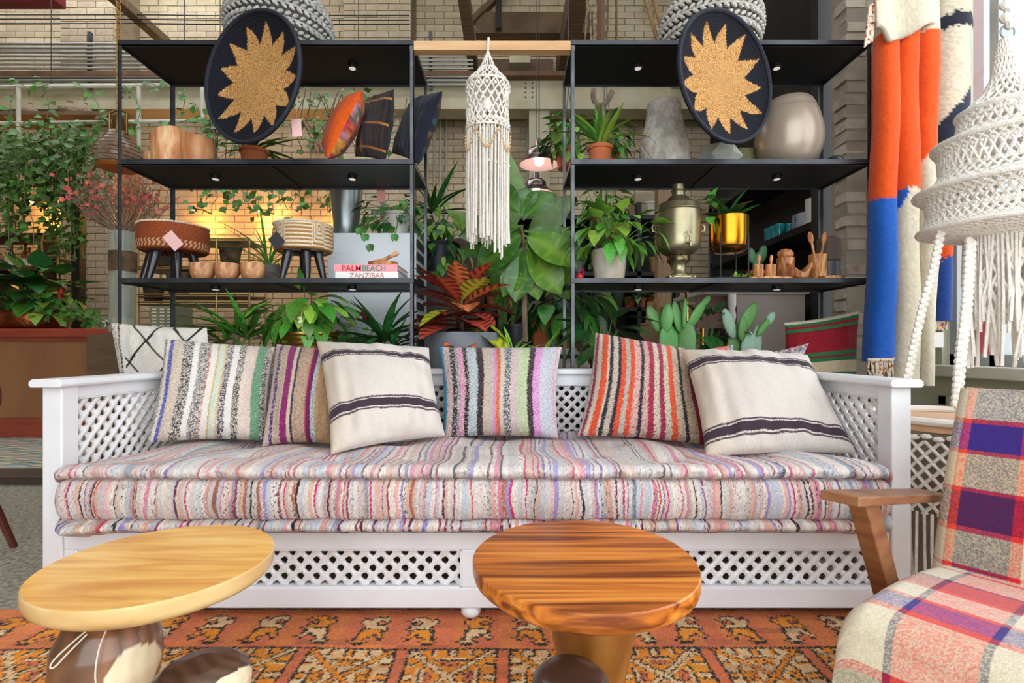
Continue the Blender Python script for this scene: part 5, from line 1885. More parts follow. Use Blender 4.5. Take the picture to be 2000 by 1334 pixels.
grid_mesh('crescent_bowl', cres, 48, 24, M_OLIVE, None, wrap_u=True, label='crescent shaped wooden bowl with raised tips', cat='bowl')
c = at_shelf(1622, 2.57, ZBOT)
MB().lathe([(0.045, 0), (0.058, 0.006), (0.061, 0.018), (0.054, 0.018), (0.003, 0.010)], c, 28, sy=0.7).build('wooden_saucer', M_OLIVE, label='shallow wooden saucer at the shelf end', cat='saucer', smooth=True)
c = at_shelf(1618, 2.72, ZBOT)
cn = thing('grey_canister', 'tall dark grey canister with a ribbed brown upper half', 'canister', c)
MB().lathe([(0.05, 0), (0.055, 0.004), (0.055, 0.115), (0.052, 0.118)], c, 30).build('jar', mat('grey_glaze', '#4d4c52', 0.45), cn, smooth=True)
MB().lathe([(0.052, 0.118)] + [(0.056 + 0.0015 * (i % 2), 0.12 + i * 0.008) for i in range(15)] + [(0.04, 0.245), (0.002, 0.247)], c, 30).build('lid', mat('brown_ribbed', '#57493f', 0.7), cn, smooth=True)
MB().lathe([(0.06, 0), (0.075, 0.03), (0.082, 0.12), (0.075, 0.2), (0.06, 0.24), (0.055, 0.24), (0.004, 0.2)], Vector((2.345, 3.74, 2.35)), 28).build('charcoal_vase', mat('charcoal_glaze', '#20242b', 0.35), label='dark charcoal vase in the shadow by the brick pier', cat='vase', smooth=True)
MB().ball(at_shelf(1630, 2.72, ZMID) + Vector((0, 0, 0.05)), 0.05, 20, 12).build('glass_globe', mat('smoky_glass', '#70757a', 0.06, 0.7, c2='#30343a', scale=9), label='small silvery glass globe next to the taupe vase', cat='ornament', smooth=True)
MB().ball(at_shelf(1132, 2.6, ZBOT) + Vector((0, 0, 0.02)), 0.021, 12, 8).torus(at_shelf(1136, 2.6, ZBOT) + Vector((0, 0, 0.045)), 0.013, 0.003, 14, 6, Matrix.Rotation(1.4, 3, 'X')).build('red_ornament', mat('red_gloss', '#c01a24', 0.3), label='tiny shiny red ornament at the shelf end', cat='ornament', smooth=True)
# ------------------------------------------------------------------ plants
G_MID = mat('leaf_mid', '#3d7a26', 0.42, c2='#5a9436', scale=14, vary=0.35)
G_DARK = mat('leaf_dark', '#1f4a22', 0.38, c2='#2f6a2c', scale=10, vary=0.3)
G_LIGHT = mat('leaf_light', '#7aa634', 0.45, c2='#93b94a', scale=10, vary=0.3)
G_IVY = mat('leaf_ivy', '#386a20', 0.5, c2='#5c8c34', scale=20, vary=0.45)
G_FIG = mat('leaf_fig', '#557f22', 0.38, c2='#6f9a30', scale=7, vary=0.25, coat=0.2)
G_STEM = mat('green_stem', '#5a7a35', 0.6)
M_BARK = mat('grey_bark', '#7a6650', 0.9, c2='#5c4a3a', scale=20, stretch=(1, 1, 0.3), bump=0.5, bscale=80)
M_SOIL = mat('potting_soil', '#2a2019', 1.0, c2='#3a2c22', scale=40, bump=0.6)
rp = random.Random(5)


def LM(name, L, W, m, **k):
    return leaf_data(name, L, W, m, **k)


OVAL = {m.name: [LM('leaf', 1, 0.52, m, curl=c, fold=f, peak=0.42, nseg=5, petiole=0.12) for c, f in ((0.12, 0.2), (0.3, 0.3), (0.5, 0.15))] for m in (G_MID, G_DARK, G_LIGHT, G_FIG)}
HEART = {m.name: [LM('leaf', 1, 0.85, m, curl=c, fold=f, peak=0.28, nseg=5, petiole=0.1) for c, f in ((0.15, 0.2), (0.35, 0.3))] for m in (G_MID, G_DARK, G_LIGHT)}
STRAP = {m.name: [LM('leaf', 1, w, m, curl=c, fold=0.5, peak=0.35, nseg=7, tip=0.0) for c, w in ((0.1, 0.12), (0.35, 0.11), (0.6, 0.13))] for m in (G_MID, G_DARK, G_LIGHT)}
GRASS = [LM('leaf', 1, 0.035, G_MID, curl=c, fold=0.5, peak=0.3, nseg=8) for c in (0.35, 0.6, 0.9)]
IVY = [LM('leaf', 1, 1.0, G_IVY, curl=c, fold=0.15, peak=0.35, nseg=4, lobes=1) for c in (0.1, 0.25)]


def add_leaf(parent, meshes, pos, d, size, up=(0, 0, 1), name='leaf'):
    m = aim(Vector(pos) - wloc(parent), d, up, size)
    return link(name, rp.choice(meshes), parent, m)


def rosette(parent, base, n, meshes, L, elev, az=(0, 2 * math.pi), spread=0.01, name='leaf'):
    for i in range(n):
        a = az[0] + (az[1] - az[0]) * ((i + rp.uniform(-0.4, 0.4)) / n)
        e = rp.uniform(*elev)
        d = Vector((math.cos(a) * math.cos(e), math.sin(a) * math.cos(e), math.sin(e)))
        add_leaf(parent, meshes, Vector(base) + Vector((rp.uniform(-spread, spread), rp.uniform(-spread, spread), rp.uniform(0, spread * 2))), d, rp.uniform(*L), name=name)


def bush(parent, base, cen, rad, n, meshes, L, front=True, stems=True, droop=0.2, smat=G_STEM, sr=0.0025):
    """Leaves spread through an ellipsoid about cen on stems rising from base."""
    base, cen = Vector(base), Vector(cen)
    g = MB()
    for i in range(n):
        while True:
            v = Vector((rp.uniform(-1, 1), rp.uniform(-1, 1), rp.uniform(-1, 1)))
            if 0.25 < v.length < 1:
                break
        p = cen + Vector((v.x * rad[0], v.y * rad[1], v.z * rad[2]))
        d = Vector((v.x, v.y * 0.7 - 0.25, v.z * 0.6 - droop + rp.uniform(-0.3, 0.3)))
        add_leaf(parent, meshes, p, d, rp.uniform(*L))
        if stems and i % 2 == 0:
            mid = (base + p) / 2 + Vector((v.x * 0.02, v.y * 0.02, 0.02))
            g.tube([base, mid, p], [sr * 1.4, sr, sr * 0.7], 4, caps=False)
    if stems:
        g.build('stems', smat, parent)


def vine(g, stuff, pts, every, L, parent=None, budget=None, spread=0.03):
    """Adds leaves along a polyline: as parts while the budget lasts, then to the joined foliage."""
    pts = [Vector(p) for p in pts]
    for a, b in zip(pts, pts[1:]):
        n = max(1, int((b - a).length / every))
        for i in range(n):
            p = a.lerp(b, i / n) + Vector((rp.gauss(0, spread), rp.gauss(0, spread), rp.gauss(0, spread)))
            d = Vector((rp.uniform(-1, 1), rp.uniform(-1, 0.2), rp.uniform(-1, 0.5)))
            sz = rp.uniform(*L)
            if budget[0] > 0:
                add_leaf(parent, IVY, p, d, sz, up=(0, -1, 0.6))
                budget[0] -= 1
            else:
                m = aim(p, d, (0, -1, 0.6), sz)
                me = rp.choice(IVY)
                stuff.add([m @ v.co for v in me.vertices], [tuple(f.vertices) for f in me.polygons])
    g.tube(pts, 0.004, 4, caps=False)


# --- white pipe frame with its ivy
M_PIPE = mat('white_pipe', '#dcd8c8', 0.5, c2='#c9c4b0', scale=6)
fr = thing('pipe_trellis', 'white pipe trellis hung high over the bar for the ivy', 'trellis', P(130, 240, 5.0))
for a, b in (((-20, 170), (412, 166)), ((-20, 241), (425, 236))):
    MB().tube([P(*a, 5.0), P(*b, 5.0)], 0.019, 8).build('rail', M_PIPE, fr, smooth=True)
for x, y0, y1 in ((36, 165, 268), (271, 166, 305), (395, 160, 240)):
    MB().tube([P(x, y0, 5.0), P(x, y1, 5.0)], 0.019, 8).build('post', M_PIPE, fr, smooth=True)
for x in (100, 360):
    MB().tube([P(x, 167, 5.0), Vector((P(x, 167, 5.0).x, 5.0, 5.6))], 0.004, 5).build('hanger', M_ANGLE, fr)
iv = thing('ivy_curtain', 'green ivy trailing in a thick curtain over the white pipe trellis', 'ivy', P(130, 470, 4.95))
g, sf, bud = MB(), MB(), [298]
Yv = 4.93
for pl_ in ([(-10, 165), (25, 155), (60, 175), (95, 165)], [(80, 160), (95, 200), (90, 260), (70, 330)], [(30, 180), (20, 200), (25, 235)], [(150, 160), (165, 175), (190, 200), (200, 240), (185, 290)],
            [(240, 165), (258, 180), (275, 215), (262, 260), (270, 300)], [(280, 158), (310, 168), (345, 160), (362, 190), (355, 230)], [(0, 250), (60, 245), (120, 240), (200, 238), (260, 240)],
            [(380, 200), (390, 225), (350, 240), (310, 238)], [(150, 240), (160, 262), (130, 290), (140, 330)]):
    vine(g, sf, [P(x, y, Yv) for x, y in pl_], 0.04, (0.05, 0.085), iv, bud, 0.035)
for _ in range(80):
    x0 = rp.uniform(-20, 215)
    y0 = rp.uniform(245, 300)
    L_ = rp.uniform(60, 190) * (1.0 if x0 < 130 else 0.75)
    pts_ = [P(x0, y0, Yv + rp.uniform(-0.25, 0.2))]
    for s_ in range(1, 5):
        pts_.append(pts_[0] + Vector((rp.gauss(0, 0.06), rp.gauss(0, 0.03), -L_ * Yv / 1000 * s_ / 4)))
    vine(g, sf, pts_, 0.034, (0.05, 0.085), iv, bud, 0.06)
for _ in range(9):
    x0 = rp.uniform(100, 150)
    pts_ = [P(x0, 360, Yv), P(x0 + rp.uniform(-8, 8), 420, Yv), P(x0 + rp.uniform(-5, 18), 470, Yv), P(x0 + rp.uniform(-10, 25), 505, Yv)]
    vine(g, sf, pts_, 0.035, (0.045, 0.08), iv, bud, 0.04)
g.build('stems', G_STEM, iv)
sf.build('foliage', G_IVY, iv, kind='stuff')
for o in (iv,):
    pass
iv2 = thing('ivy_garland', 'ivy garland hanging along the brick wall above the warm wall lights', 'ivy', P(520, 430, 5.9))
g, sf, bud = MB(), MB(), [200]
for x0 in range(385, 660, 17):
    pts_ = [P(x0, 345 + rp.uniform(-10, 10), 5.9), P(x0 + rp.uniform(-8, 8), 385, 5.9), P(x0 + rp.uniform(-12, 12), 400 + rp.uniform(-8, 32), 5.9)]
    vine(g, sf, pts_, 0.04, (0.06, 0.1), iv2, bud, 0.06)
g.tube([P(500, 350, 5.9), Vector((P(500, 350, 5.9).x, 6.58, P(500, 340, 5.9).z))], 0.006, 4)
vine(g, sf, [P(x, 352 + 8 * math.sin(x / 30), 5.9) for x in range(300, 680, 40)], 0.05, (0.06, 0.1), iv2, bud, 0.06)
g.build('stems', G_STEM, iv2)
sf.build('foliage', G_IVY, iv2, kind='stuff')
iv3 = thing('ivy_branch', 'leafy ivy branches seen between the sunburst tray and the orange cushion', 'ivy', P(610, 300, 4.2))
g, sf, bud = MB(), MB(), [260]
for _ in range(20):
    x0 = rp.uniform(585, 800)
    pts_ = [P(x0, rp.uniform(175, 200), 4.2), P(x0 + rp.uniform(-25, 25), 230, 4.2), P(x0 + rp.uniform(-30, 30), 270, 4.2), P(x0 + rp.uniform(-40, 40), 300, 4.2)]
    vine(g, sf, pts_, 0.06, (0.035, 0.07), iv3, bud, 0.07)
g.tube([P(690, 185, 4.2), P(700, 120, 4.2), Vector((P(700, 120, 4.2).x, 4.2, 5.61))], 0.004, 4)
g.build('stems', M_BARK, iv3, kind='stuff')
sf.build('foliage', G_IVY, iv3, kind='stuff')
iv5 = thing('ivy_branch', 'leafy ivy hanging behind the teak vessels and sunburst tray', 'ivy', P(430, 310, 4.2))
g, sf, bud = MB(), MB(), [140]
for _ in range(10):
    x0 = rp.uniform(390, 470)
    pts_ = [P(x0, rp.uniform(200, 250), 4.2), P(x0 + rp.uniform(-15, 15), 285, 4.2), P(x0 + rp.uniform(-25, 35), 315, 4.2)]
    vine(g, sf, pts_, 0.05, (0.05, 0.08), iv5, bud, 0.05)
g.tube([P(430, 230, 4.2), P(430, 120, 4.2), Vector((P(430, 120, 4.2).x, 4.2, 5.61))], 0.004, 4)
g.build('stems', M_BARK, iv5, kind='stuff')
if sf.v:
    sf.build('foliage', G_IVY, iv5, kind='stuff')
for lb, px, Y, n in (('little ivy sprig on the shelf top beside the grey knotted shade', 432, 2.8, 9), ('little ivy sprig on the shelf top beside the pine batten', 766, 2.8, 12)):
    t = thing('ivy_sprig', lb, 'ivy', at_shelf(px, Y, ZTOP), group='ivy sprigs on the shelf top')
    bush(t, at_shelf(px, Y, ZTOP), at_shelf(px, Y, ZTOP + 0.09), (0.08, 0.05, 0.07), n, IVY, (0.035, 0.06))

# --- copper planter on the bar
cpl = thing('potted_foliage', 'hammered copper planter on the bar full of big green leaves', 'potted plant', P(55, 640, 4.5))
c = Vector((P(52, 640, 4.5).x, 4.55, 1.0))
MB().lathe([(0.20, 0), (0.25, 0.02), (0.275, 0.08), (0.272, 0.14), (0.285, 0.155), (0.26, 0.155), (0.25, 0.12), (0.003, 0.12)], c, 36).build('planter', mat('hammered_copper', '#b5653a', 0.3, 0.9, c2='#7a3f22', scale=12, bump=0.5, bscale=30), cpl, smooth=True)
bush(cpl, c + Vector((0, 0, 0.12)), c + Vector((0.05, -0.05, 0.36)), (0.42, 0.22, 0.22), 70, HEART['leaf_mid'] + HEART['leaf_dark'], (0.13, 0.22), droop=0.1, sr=0.005)
bush(cpl, c + Vector((0, 0, 0.12)), c + Vector((0.0, -0.1, 0.25)), (0.45, 0.18, 0.14), 40, HEART['leaf_light'] + HEART['leaf_mid'], (0.09, 0.15), stems=False)
rosette(cpl, c + Vector((0.1, -0.1, 0.35)), 9, OVAL['leaf_dark'], (0.26, 0.36), (0.15, 0.8), az=(-2.6, 0.4))
iv4 = thing('trailing_ivy', 'small leaved ivy spilling from the copper planter along the bar top', 'ivy', Vector((c.x + 0.5, 4.4, 1.0)))
g, sf, bud = MB(), MB(), [130]
for _ in range(9):
    y_ = 4.35 + rp.uniform(-0.06, 0.15)
    vine(g, sf, [c + Vector((0.2, -0.15, 0.15)), Vector((c.x + 0.42, y_, 1.12 + rp.uniform(0, 0.16))), Vector((c.x + 0.62, y_, 1.06 + rp.uniform(0, 0.1))), Vector((c.x + 0.82 + rp.uniform(-.1, .05), y_, 1.03))], 0.05, (0.045, 0.08), iv4, bud, 0.035)
g.build('stems', G_STEM, iv4)
sf.build('foliage', G_IVY, iv4, kind='stuff') if sf.v else None
MB().tube([P(117, 600, 4.4), P(118, 575, 4.4), P(120, 562, 4.4)], [0.01, 0.02, 0.006], 8).build('red_flower', mat('red_petal', '#c81f2a', 0.5), cpl, smooth=True)

# --- glass vase with flowering branches
M_VGLASS = mat('greenish_glass', '#b9c4b4', 0.08, spec=0.6, alpha=0.32)
vs = thing('branch_vase', 'tall glass vase of bare branches with pink blossom beside the shelf upright', 'vase', P(240, 660, 3.6))
c = P(240, 648, 3.6)
MB().lathe([(0.07, -0.02), (0.082, -0.01), (0.082, 0.35), (0.083, 0.70), (0.079, 0.70), (0.078, 0.0), (0.004, -0.005)], c, 30).build('glass', M_VGLASS, vs, smooth=True)
MB().lathe([(0.08, 0.42), (0.0835, 0.42), (0.0835, 0.56), (0.08, 0.56)], c, 30, caps=False).build('bark_band', mat('bark_wrap', '#4a3a2a', 0.9, c2='#6b5236', scale=20), vs)
g = MB()
fl = MB()
tips = []
for i in range(95):
    a = rp.uniform(-1.2, 1.1)
    L_ = rp.uniform(0.3, 0.66)
    b0 = c + Vector((rp.uniform(-.05, .05), rp.uniform(-.04, .04), 0.1))
    b1 = c + Vector((0.05 * math.sin(a), rp.uniform(-.04, .04), 0.70))
    b2 = b1 + Vector((math.sin(a) * 0.28, rp.uniform(-.1, .1), 0.22 * math.cos(a) + 0.03)) * (L_ / 0.7)
    b3 = b1 + Vector((math.sin(a) * 0.55 + rp.gauss(0, .05), rp.uniform(-.2, .2), 0.55 * math.cos(a) + 0.05)) * (L_ / 0.8)
    g.tube([b0, b1, b2, b3], [0.004, 0.0035, 0.0028, 0.0012], 4, caps=False)
    for _k in range(3):
        s0 = b2.lerp(b3, rp.random())
        s1 = s0 + Vector((rp.uniform(-.12, .12), rp.uniform(-.06, .06), rp.uniform(0.0, .12)))
        g.tube([s0, s1], [0.002, 0.001], 3, caps=False)
        tips.append(s1)
    tips.append(b3)
g.build('branches', mat('dry_twig', '#7a5c4c', 0.9, c2='#93745f', scale=20), vs, kind='stuff')
petal = MB()
for k in range(5):
    a = 2 * math.pi * k / 5
    d = Vector((math.cos(a), math.sin(a), 0.5)).normalized()
    s = d.cross(Vector((0, 0, 1))).normalized()
    petal.add([(0, 0, 0), d * 0.6 - s * 0.35, d * 1.0, d * 0.6 + s * 0.35], [(0, 1, 2, 3)])
pet_me = mesh_data('blossom', petal.v, petal.f, mat('pink_blossom', '#d9695e', 0.6, vary=0.25))
rp.shuffle(tips)
for tpt in tips[:150]:
    q = Vector((rp.uniform(-1, 1), -1, rp.uniform(-.5, 1)))
    link('blossom', pet_me, vs, aim(tpt - wloc(vs), Vector((0, 0, 1)), q, rp.uniform(0.012, 0.024)))
pl_ = thing('plinth', 'plain wooden plinth hidden behind the diamond cushion, under the branch vase', 'plinth', (c.x, c.y, 0))
MB().box((c.x - 0.14, c.y - 0.14, 0.1), (c.x + 0.14, c.y + 0.14, c.z - 0.02)).build('block', M_CRATE, pl_, bevel=0.005)


# --- plants on the lowest shelf behind the daybed
def potted(name, label, px, Y, z, r_top, h, m, group=None, cat='potted plant', lip=True):
    c = at_shelf(px, Y, z)
    t = thing(name, label, cat, c, group=group)
    pot('pot', None, c, r_top, r_top * 0.8, h, m, parent=t, lip=lip)
    MB().lathe([(r_top - 0.012, h - 0.018), (0.004, h - 0.012)], c, 20, caps=False).build('soil', M_SOIL, t)
    return t, c + Vector((0, 0, h - 0.01))


M_GREYPOT = mat('blue_grey_pot', '#6d727a', 0.55, c2='#7d828a', scale=5)
M_BLACKPOT = mat('black_nursery_pot', '#23252a', 0.5)
t, b = potted('potted_dracaena', 'bright green strap leaved plant behind the rag striped corner cushion', 462, 2.66, ZLOW, 0.09, 0.2, M_TERRA)
MB().tube([b, b + Vector((0, 0, 0.10))], [0.02, 0.016], 8).build('trunk', M_BARK, t, smooth=True)
for s in (Vector((0.0, 0, 0.09)), Vector((-0.06, 0, 0.05)), Vector((0.045, 0.02, 0.06))):
    rosette(t, b + s, 15, STRAP['leaf_mid'], (0.18, 0.34), (0.1, 1.35))
t, b = potted('potted_peace_lily', 'bushy green plant in a ribbed gold pot behind the cream banded cushion', 603, 2.68, ZLOW, 0.165, 0.30, mat('antique_gold', '#a8843c', 0.3, 0.9, c2='#8a6a2c', scale=6))
gold_c = b
for k in range(3):
    MB().torus(Vector((b.x, b.y, b.z - 0.004 - k * 0.022)), 0.169, 0.006, 40, 6).build('rib', _mats['antique_gold'], t, smooth=True)
bush(t, b, b + Vector((-0.02, -0.03, 0.12)), (0.20, 0.12, 0.11), 95, OVAL['leaf_mid'] + OVAL['leaf_light'] + OVAL['leaf_mid'], (0.09, 0.17), droop=0.5)
g = MB().obox(P(586, 628, 2.5), (0.011, 0, 0.002), (0, 0.0008, 0), (-0.003, 0, 0.024)).tube([P(588, 618, 2.5), P(590, 600, 2.52)], 0.0008, 4)
g.build('plant_tag', mat('cream_tag', '#e6dfc4', 0.7), t, label='small cream plant tag')
t, b = potted('potted_yucca', 'dark green spiky plant in front of the white cabinet', 748, 2.64, ZLOW, 0.09, 0.2, M_TERRA)
MB().tube([b, b + Vector((0, 0, 0.06))], [0.014, 0.012], 8).build('trunk', G_STEM, t, smooth=True)
rosette(t, b + Vector((0, 0, 0.05)), 34, STRAP['leaf_dark'], (0.20, 0.36), (0.1, 1.4))
rosette(t, b + Vector((0.06, 0, 0.02)), 12, STRAP['leaf_dark'], (0.15, 0.25), (0.2, 1.2))
t, b = potted('potted_pilea', 'round leaved plant with red flowers between the gold pot and the yucca', 690, 2.76, ZLOW, 0.08, 0.2, M_TERRA)
bush(t, b, b + Vector((0.0, -0.02, 0.10)), (0.14, 0.08, 0.08), 42, HEART['leaf_dark'] + HEART['leaf_mid'], (0.06, 0.10))
fl = MB()
for k in range(14):
    fl.ball(P(705 + rp.uniform(-14, 14), 618 + rp.uniform(-8, 8), 2.72), 0.009, 6, 4)
fl.build('red_flower', mat('crimson_petal', '#7a0f22', 0.6), t)

# --- croton
def croton_col(seed):
    rg = random.Random(seed)
    kind = rg.random()
    base = rg.choice([('#7a2c22', '#c8503a'), ('#4a2220', '#a83a30'), ('#b5462a', '#e07a4a'), ('#5a1f24', '#c04a3a')]) if kind < 0.72 else rg.choice([('#4f7a22', '#c9c832'), ('#3f6a20', '#d8c84a')])
    a, b_ = lin(base[0]), lin(base[1])
    dk = lin('#2a1714')

    def f(s, t):
        v = abs(math.sin(t * 22 + abs(s) * 3))
        if abs(s) < 0.1:
            return b_
        return b_ if v < 0.42 else (a if v < 0.85 else (dk if kind < 0.72 else a))
    return f


M_CROTON = mat_vc('croton_leaf', 0.38, 0.1, 60, spec=0.5)
CROT = [leaf_data('leaf', 1, 0.50, M_CROTON, curl=cv, fold=0.25, peak=0.56, nseg=14, colfn=croton_col(i), petiole=0.08) for i, cv in enumerate((0.1, 0.25, 0.4, 0.55, 0.2, 0.35, 0.5, 0.15, 0.3, 0.45))]
CROTG = [leaf_data('leaf', 1, 0.44, M_CROTON, curl=cv, fold=0.25, peak=0.56, nseg=14, colfn=croton_col(100 + i), petiole=0.08) for i, cv in enumerate((0.1, 0.2, 0.15, 0.3))]
pst = thing('plant_stand', 'plain dark plant stand hidden behind the daybed, under the croton and fig pots', 'stand', (-0.1, 2.68, 0))
MB().box((-0.46, 2.46, 0.57), (0.27, 2.9, 0.60)).build('top', M_CRATE, pst, bevel=0.004)
for x in (-0.42, 0.23):
    for y in (2.5, 2.86):
        MB().cbox((x, y, 0.285), (0.04, 0.04, 0.57)).build('leg', M_CRATE, pst)
c = at_shelf(904, 2.64, 0.60)
t = thing('potted_croton', 'croton with red and green veined leaves in a round blue grey pot', 'potted plant', c)
MB().lathe([(0.12, 0), (0.15, 0.006), (0.18, 0.12), (0.192, 0.24), (0.193, 0.318), (0.185, 0.32), (0.18, 0.29), (0.003, 0.29)], c, 44).build('pot', M_GREYPOT, t, smooth=True)
top = c + Vector((-0.01, 0, 0.31))
MB().tube([c + Vector((0, 0, 0.28)), top + Vector((0.005, 0, 0.10)), top + Vector((0.0, 0, 0.22))], [0.012, 0.01, 0.007], 8).build('stem', M_BARK, t, smooth=True)
for i in range(40):
    hgt = (i / 40) ** 0.9 * 0.21
    a = i * 2.399
    e = -0.3 + hgt * 4.6 + rp.uniform(-0.15, 0.15)
    d = Vector((math.cos(a) * math.cos(e), math.sin(a) * math.cos(e), math.sin(e)))
    ml = CROT if (hgt < 0.13 or rp.random() < 0.25) else CROTG
    add_leaf(t, ml, top + Vector((0, 0, hgt)), d, rp.uniform(0.25, 0.34) * (1 - hgt * 1.1))
# --- fiddle leaf fig
c = at_shelf(1033, 2.74, 0.60)
t = thing('potted_fig', 'tall fig with a bare stem and huge leaves in a ribbed black pot', 'potted plant', c)
pot('pot', None, c, 0.135, 0.11, 0.24, M_BLACKPOT, parent=t)
for k in range(3):
    MB().torus(c + Vector((0, 0, 0.232 - k * 0.016)), 0.139, 0.005, 36, 5).build('rib', M_BLACKPOT, t, smooth=True)
tk = [P(1026, 668, 2.74), P(1024, 600, 2.74), P(1026, 540, 2.74), P(1024, 480, 2.72), P(1018, 440, 2.7)]
MB().tube(tk, [0.016, 0.015, 0.013, 0.010, 0.006], 8).build('trunk', M_BARK, t, smooth=True)
def fig_col(a, b):
    a, b = lin(a), lin(b)
    return lambda s, t: b if (abs(s) < 0.1 or abs(math.sin(t * 13 - abs(s) * 2.0)) < 0.2) else a


FIG = [leaf_data('leaf', 1, 0.62, mat_vc('fig_leaf_veined', 0.38, 0.1, 40, spec=0.5), curl=cv, fold=0.22, peak=0.58, nseg=20, petiole=0.06, colfn=fig_col('#4c761e', '#6f9030')) for cv in (0.15, 0.35, 0.55)]
FIGD = [leaf_data('leaf', 1, 0.62, _mats['fig_leaf_veined'], curl=cv, fold=0.22, peak=0.58, nseg=20, petiole=0.06, colfn=fig_col('#2f5c1a', '#4f782a')) for cv in (0.2, 0.45)]
for (px, py, dx, dz, s_, y_) in ((1020, 440, -0.9, -0.35, 0.33, 0), (1024, 450, 0.85, -0.3, 0.34, 0), (1022, 430, 0.5, 0.65, 0.26, 0.1), (1018, 420, -0.5, 0.6, 0.27, 0), (1026, 470, 0.95, -0.75, 0.36, 0), (1024, 480, -0.6, -0.9, 0.3, -0.2),
                                 (1025, 490, -0.2, -1, 0.26, -0.3), (1024, 460, 0.6, -0.3, 0.3, -0.4), (1022, 445, -0.95, 0.1, 0.32, -0.1), (1026, 500, 0.35, -1, 0.22, -0.3), (1024, 455, -0.75, -0.5, 0.3, -0.4), (1020, 425, 0.1, 0.9, 0.22, 0.2),
                                 (1026, 480, 0.7, -0.9, 0.3, -0.2), (1023, 470, 0.9, 0.2, 0.26, 0.3), (1022, 440, -0.8, -0.7, 0.3, 0.3), (1024, 510, -0.5, -0.7, 0.2, -0.3)):
    add_leaf(t, FIG if rp.random() < 0.6 else FIGD, P(px, py, 2.72), Vector((dx, y_, dz)), s_, up=(0, -1, 0.5))
# --- banana-like upright leaves farther back
t = thing('banana_plant', 'tall pale green paddle leaves rising behind the knotted hanging', 'plant', at_shelf(985, 3.3, 0.0))
BAN = [leaf_data('leaf', 1, 0.42, G_FIG, curl=cv, fold=0.25, peak=0.45, nseg=9) for cv in (0.05, 0.2)]
g = MB()
for (bx_, by_, tx, ty, s_) in ((992, 460, 990, 290, 0.62), (960, 470, 875, 410, 0.38), (985, 520, 960, 560, 0.3), (975, 480, 935, 500, 0.34), (1030, 470, 1120, 380, 0.45)):
    b0 = P(bx_, by_, 3.2)
    d = P(tx, ty, 3.15) - b0
    add_leaf(t, BAN, b0, d, d.length * 1.02, up=(0.35, -1, 0.2))
    g.tube([b0, b0 * 0.5 + at_shelf(985, 3.3, 0.9) * 0.5, at_shelf(985, 3.3, 0.5)], 0.012, 6)
g.build('stalks', G_STEM, t)
MB().lathe([(0.13, 0), (0.17, 0.01), (0.19, 0.5), (0.17, 0.5), (0.004, 0.47)], at_shelf(985, 3.3, 0.0), 30).build('pot', M_BLACKPOT, t, smooth=True)
# --- small plants round the fig
t, b = potted('potted_bromeliad', 'yellow green strap leaved plant between the croton and the fig stem', 1002, 2.58, 0.60, 0.06, 0.16, M_TERRA)
rosette(t, b, 13, STRAP['leaf_light'], (0.16, 0.26), (0.4, 1.4))
t, b = potted('potted_spider_plant', 'thin arching green plant at the right of the fig stem', 1060, 2.84, 0.60, 0.06, 0.18, M_TERRA)
rosette(t, b, 14, STRAP['leaf_light'], (0.13, 0.22), (0.2, 1.1))
# calathea on a terracotta trough farther back
stn = thing('rear_plant_table', 'white tiled low table carrying the terracotta troughs', 'table', (0.28, 3.45, 0))
MB().box((0.02, 3.3, 0.80), (0.7, 3.75, 0.84)).build('top', mat('whitewash_wood', '#c9c2b4', 0.8, c2='#9c8a74', scale=5), stn)
for x in (0.05, 0.67):
    for y in (3.33, 3.72):
        MB().cbox((x, y, 0.4), (0.05, 0.05, 0.8)).build('leg', _mats['whitewash_wood'], stn)
bk_ = mat('pale_table_brick', '#b8a89a', 0.9, c2='#d6cec4', scale=8, lo=0.4, hi=0.6)
for rz_ in range(3):
    for k in range(5):
        MB().cbox((0.1 + k * 0.13 + (0.06 if rz_ % 2 else 0), 3.30, 0.62 + rz_ * 0.062), (0.12, 0.05, 0.056)).build('tile', bk_, stn)
for px, Y, w, lb in ((1075, 3.4, 0.13, 'rust terracotta trough with calathea leaves'), (1128, 3.36, 0.10, 'square terracotta pot with dark leaves behind the shelf upright')):
    c = at_shelf(px, Y, 0.84)
    t = thing('terracotta_trough', lb, 'potted plant', c)
    g = MB()
    a, b_ = w, 0.08
    g.add([c + Vector(p) for p in ((-a * .85, -b_ * .85, 0), (a * .85, -b_ * .85, 0), (a * .85, b_ * .85, 0), (-a * .85, b_ * .85, 0), (-a, -b_, 0.19), (a, -b_, 0.19), (a, b_, 0.19), (-a, b_, 0.19))], BOXF)
    g.build('trough', M_TERRA, t, bevel=0.005)
    MB().box(tuple(c + Vector((-a - .01, -b_ - .01, 0.17))), tuple(c + Vector((a + .01, b_ + .01, 0.205)))).build('rim', M_TERRA, t, bevel=0.005)
    bush(t, c + Vector((0, 0, 0.19)), c + Vector((0, -0.04, 0.30)), (0.19, 0.1, 0.14), 34, OVAL['leaf_dark'] + OVAL['leaf_mid'], (0.13, 0.24), droop=0.3)
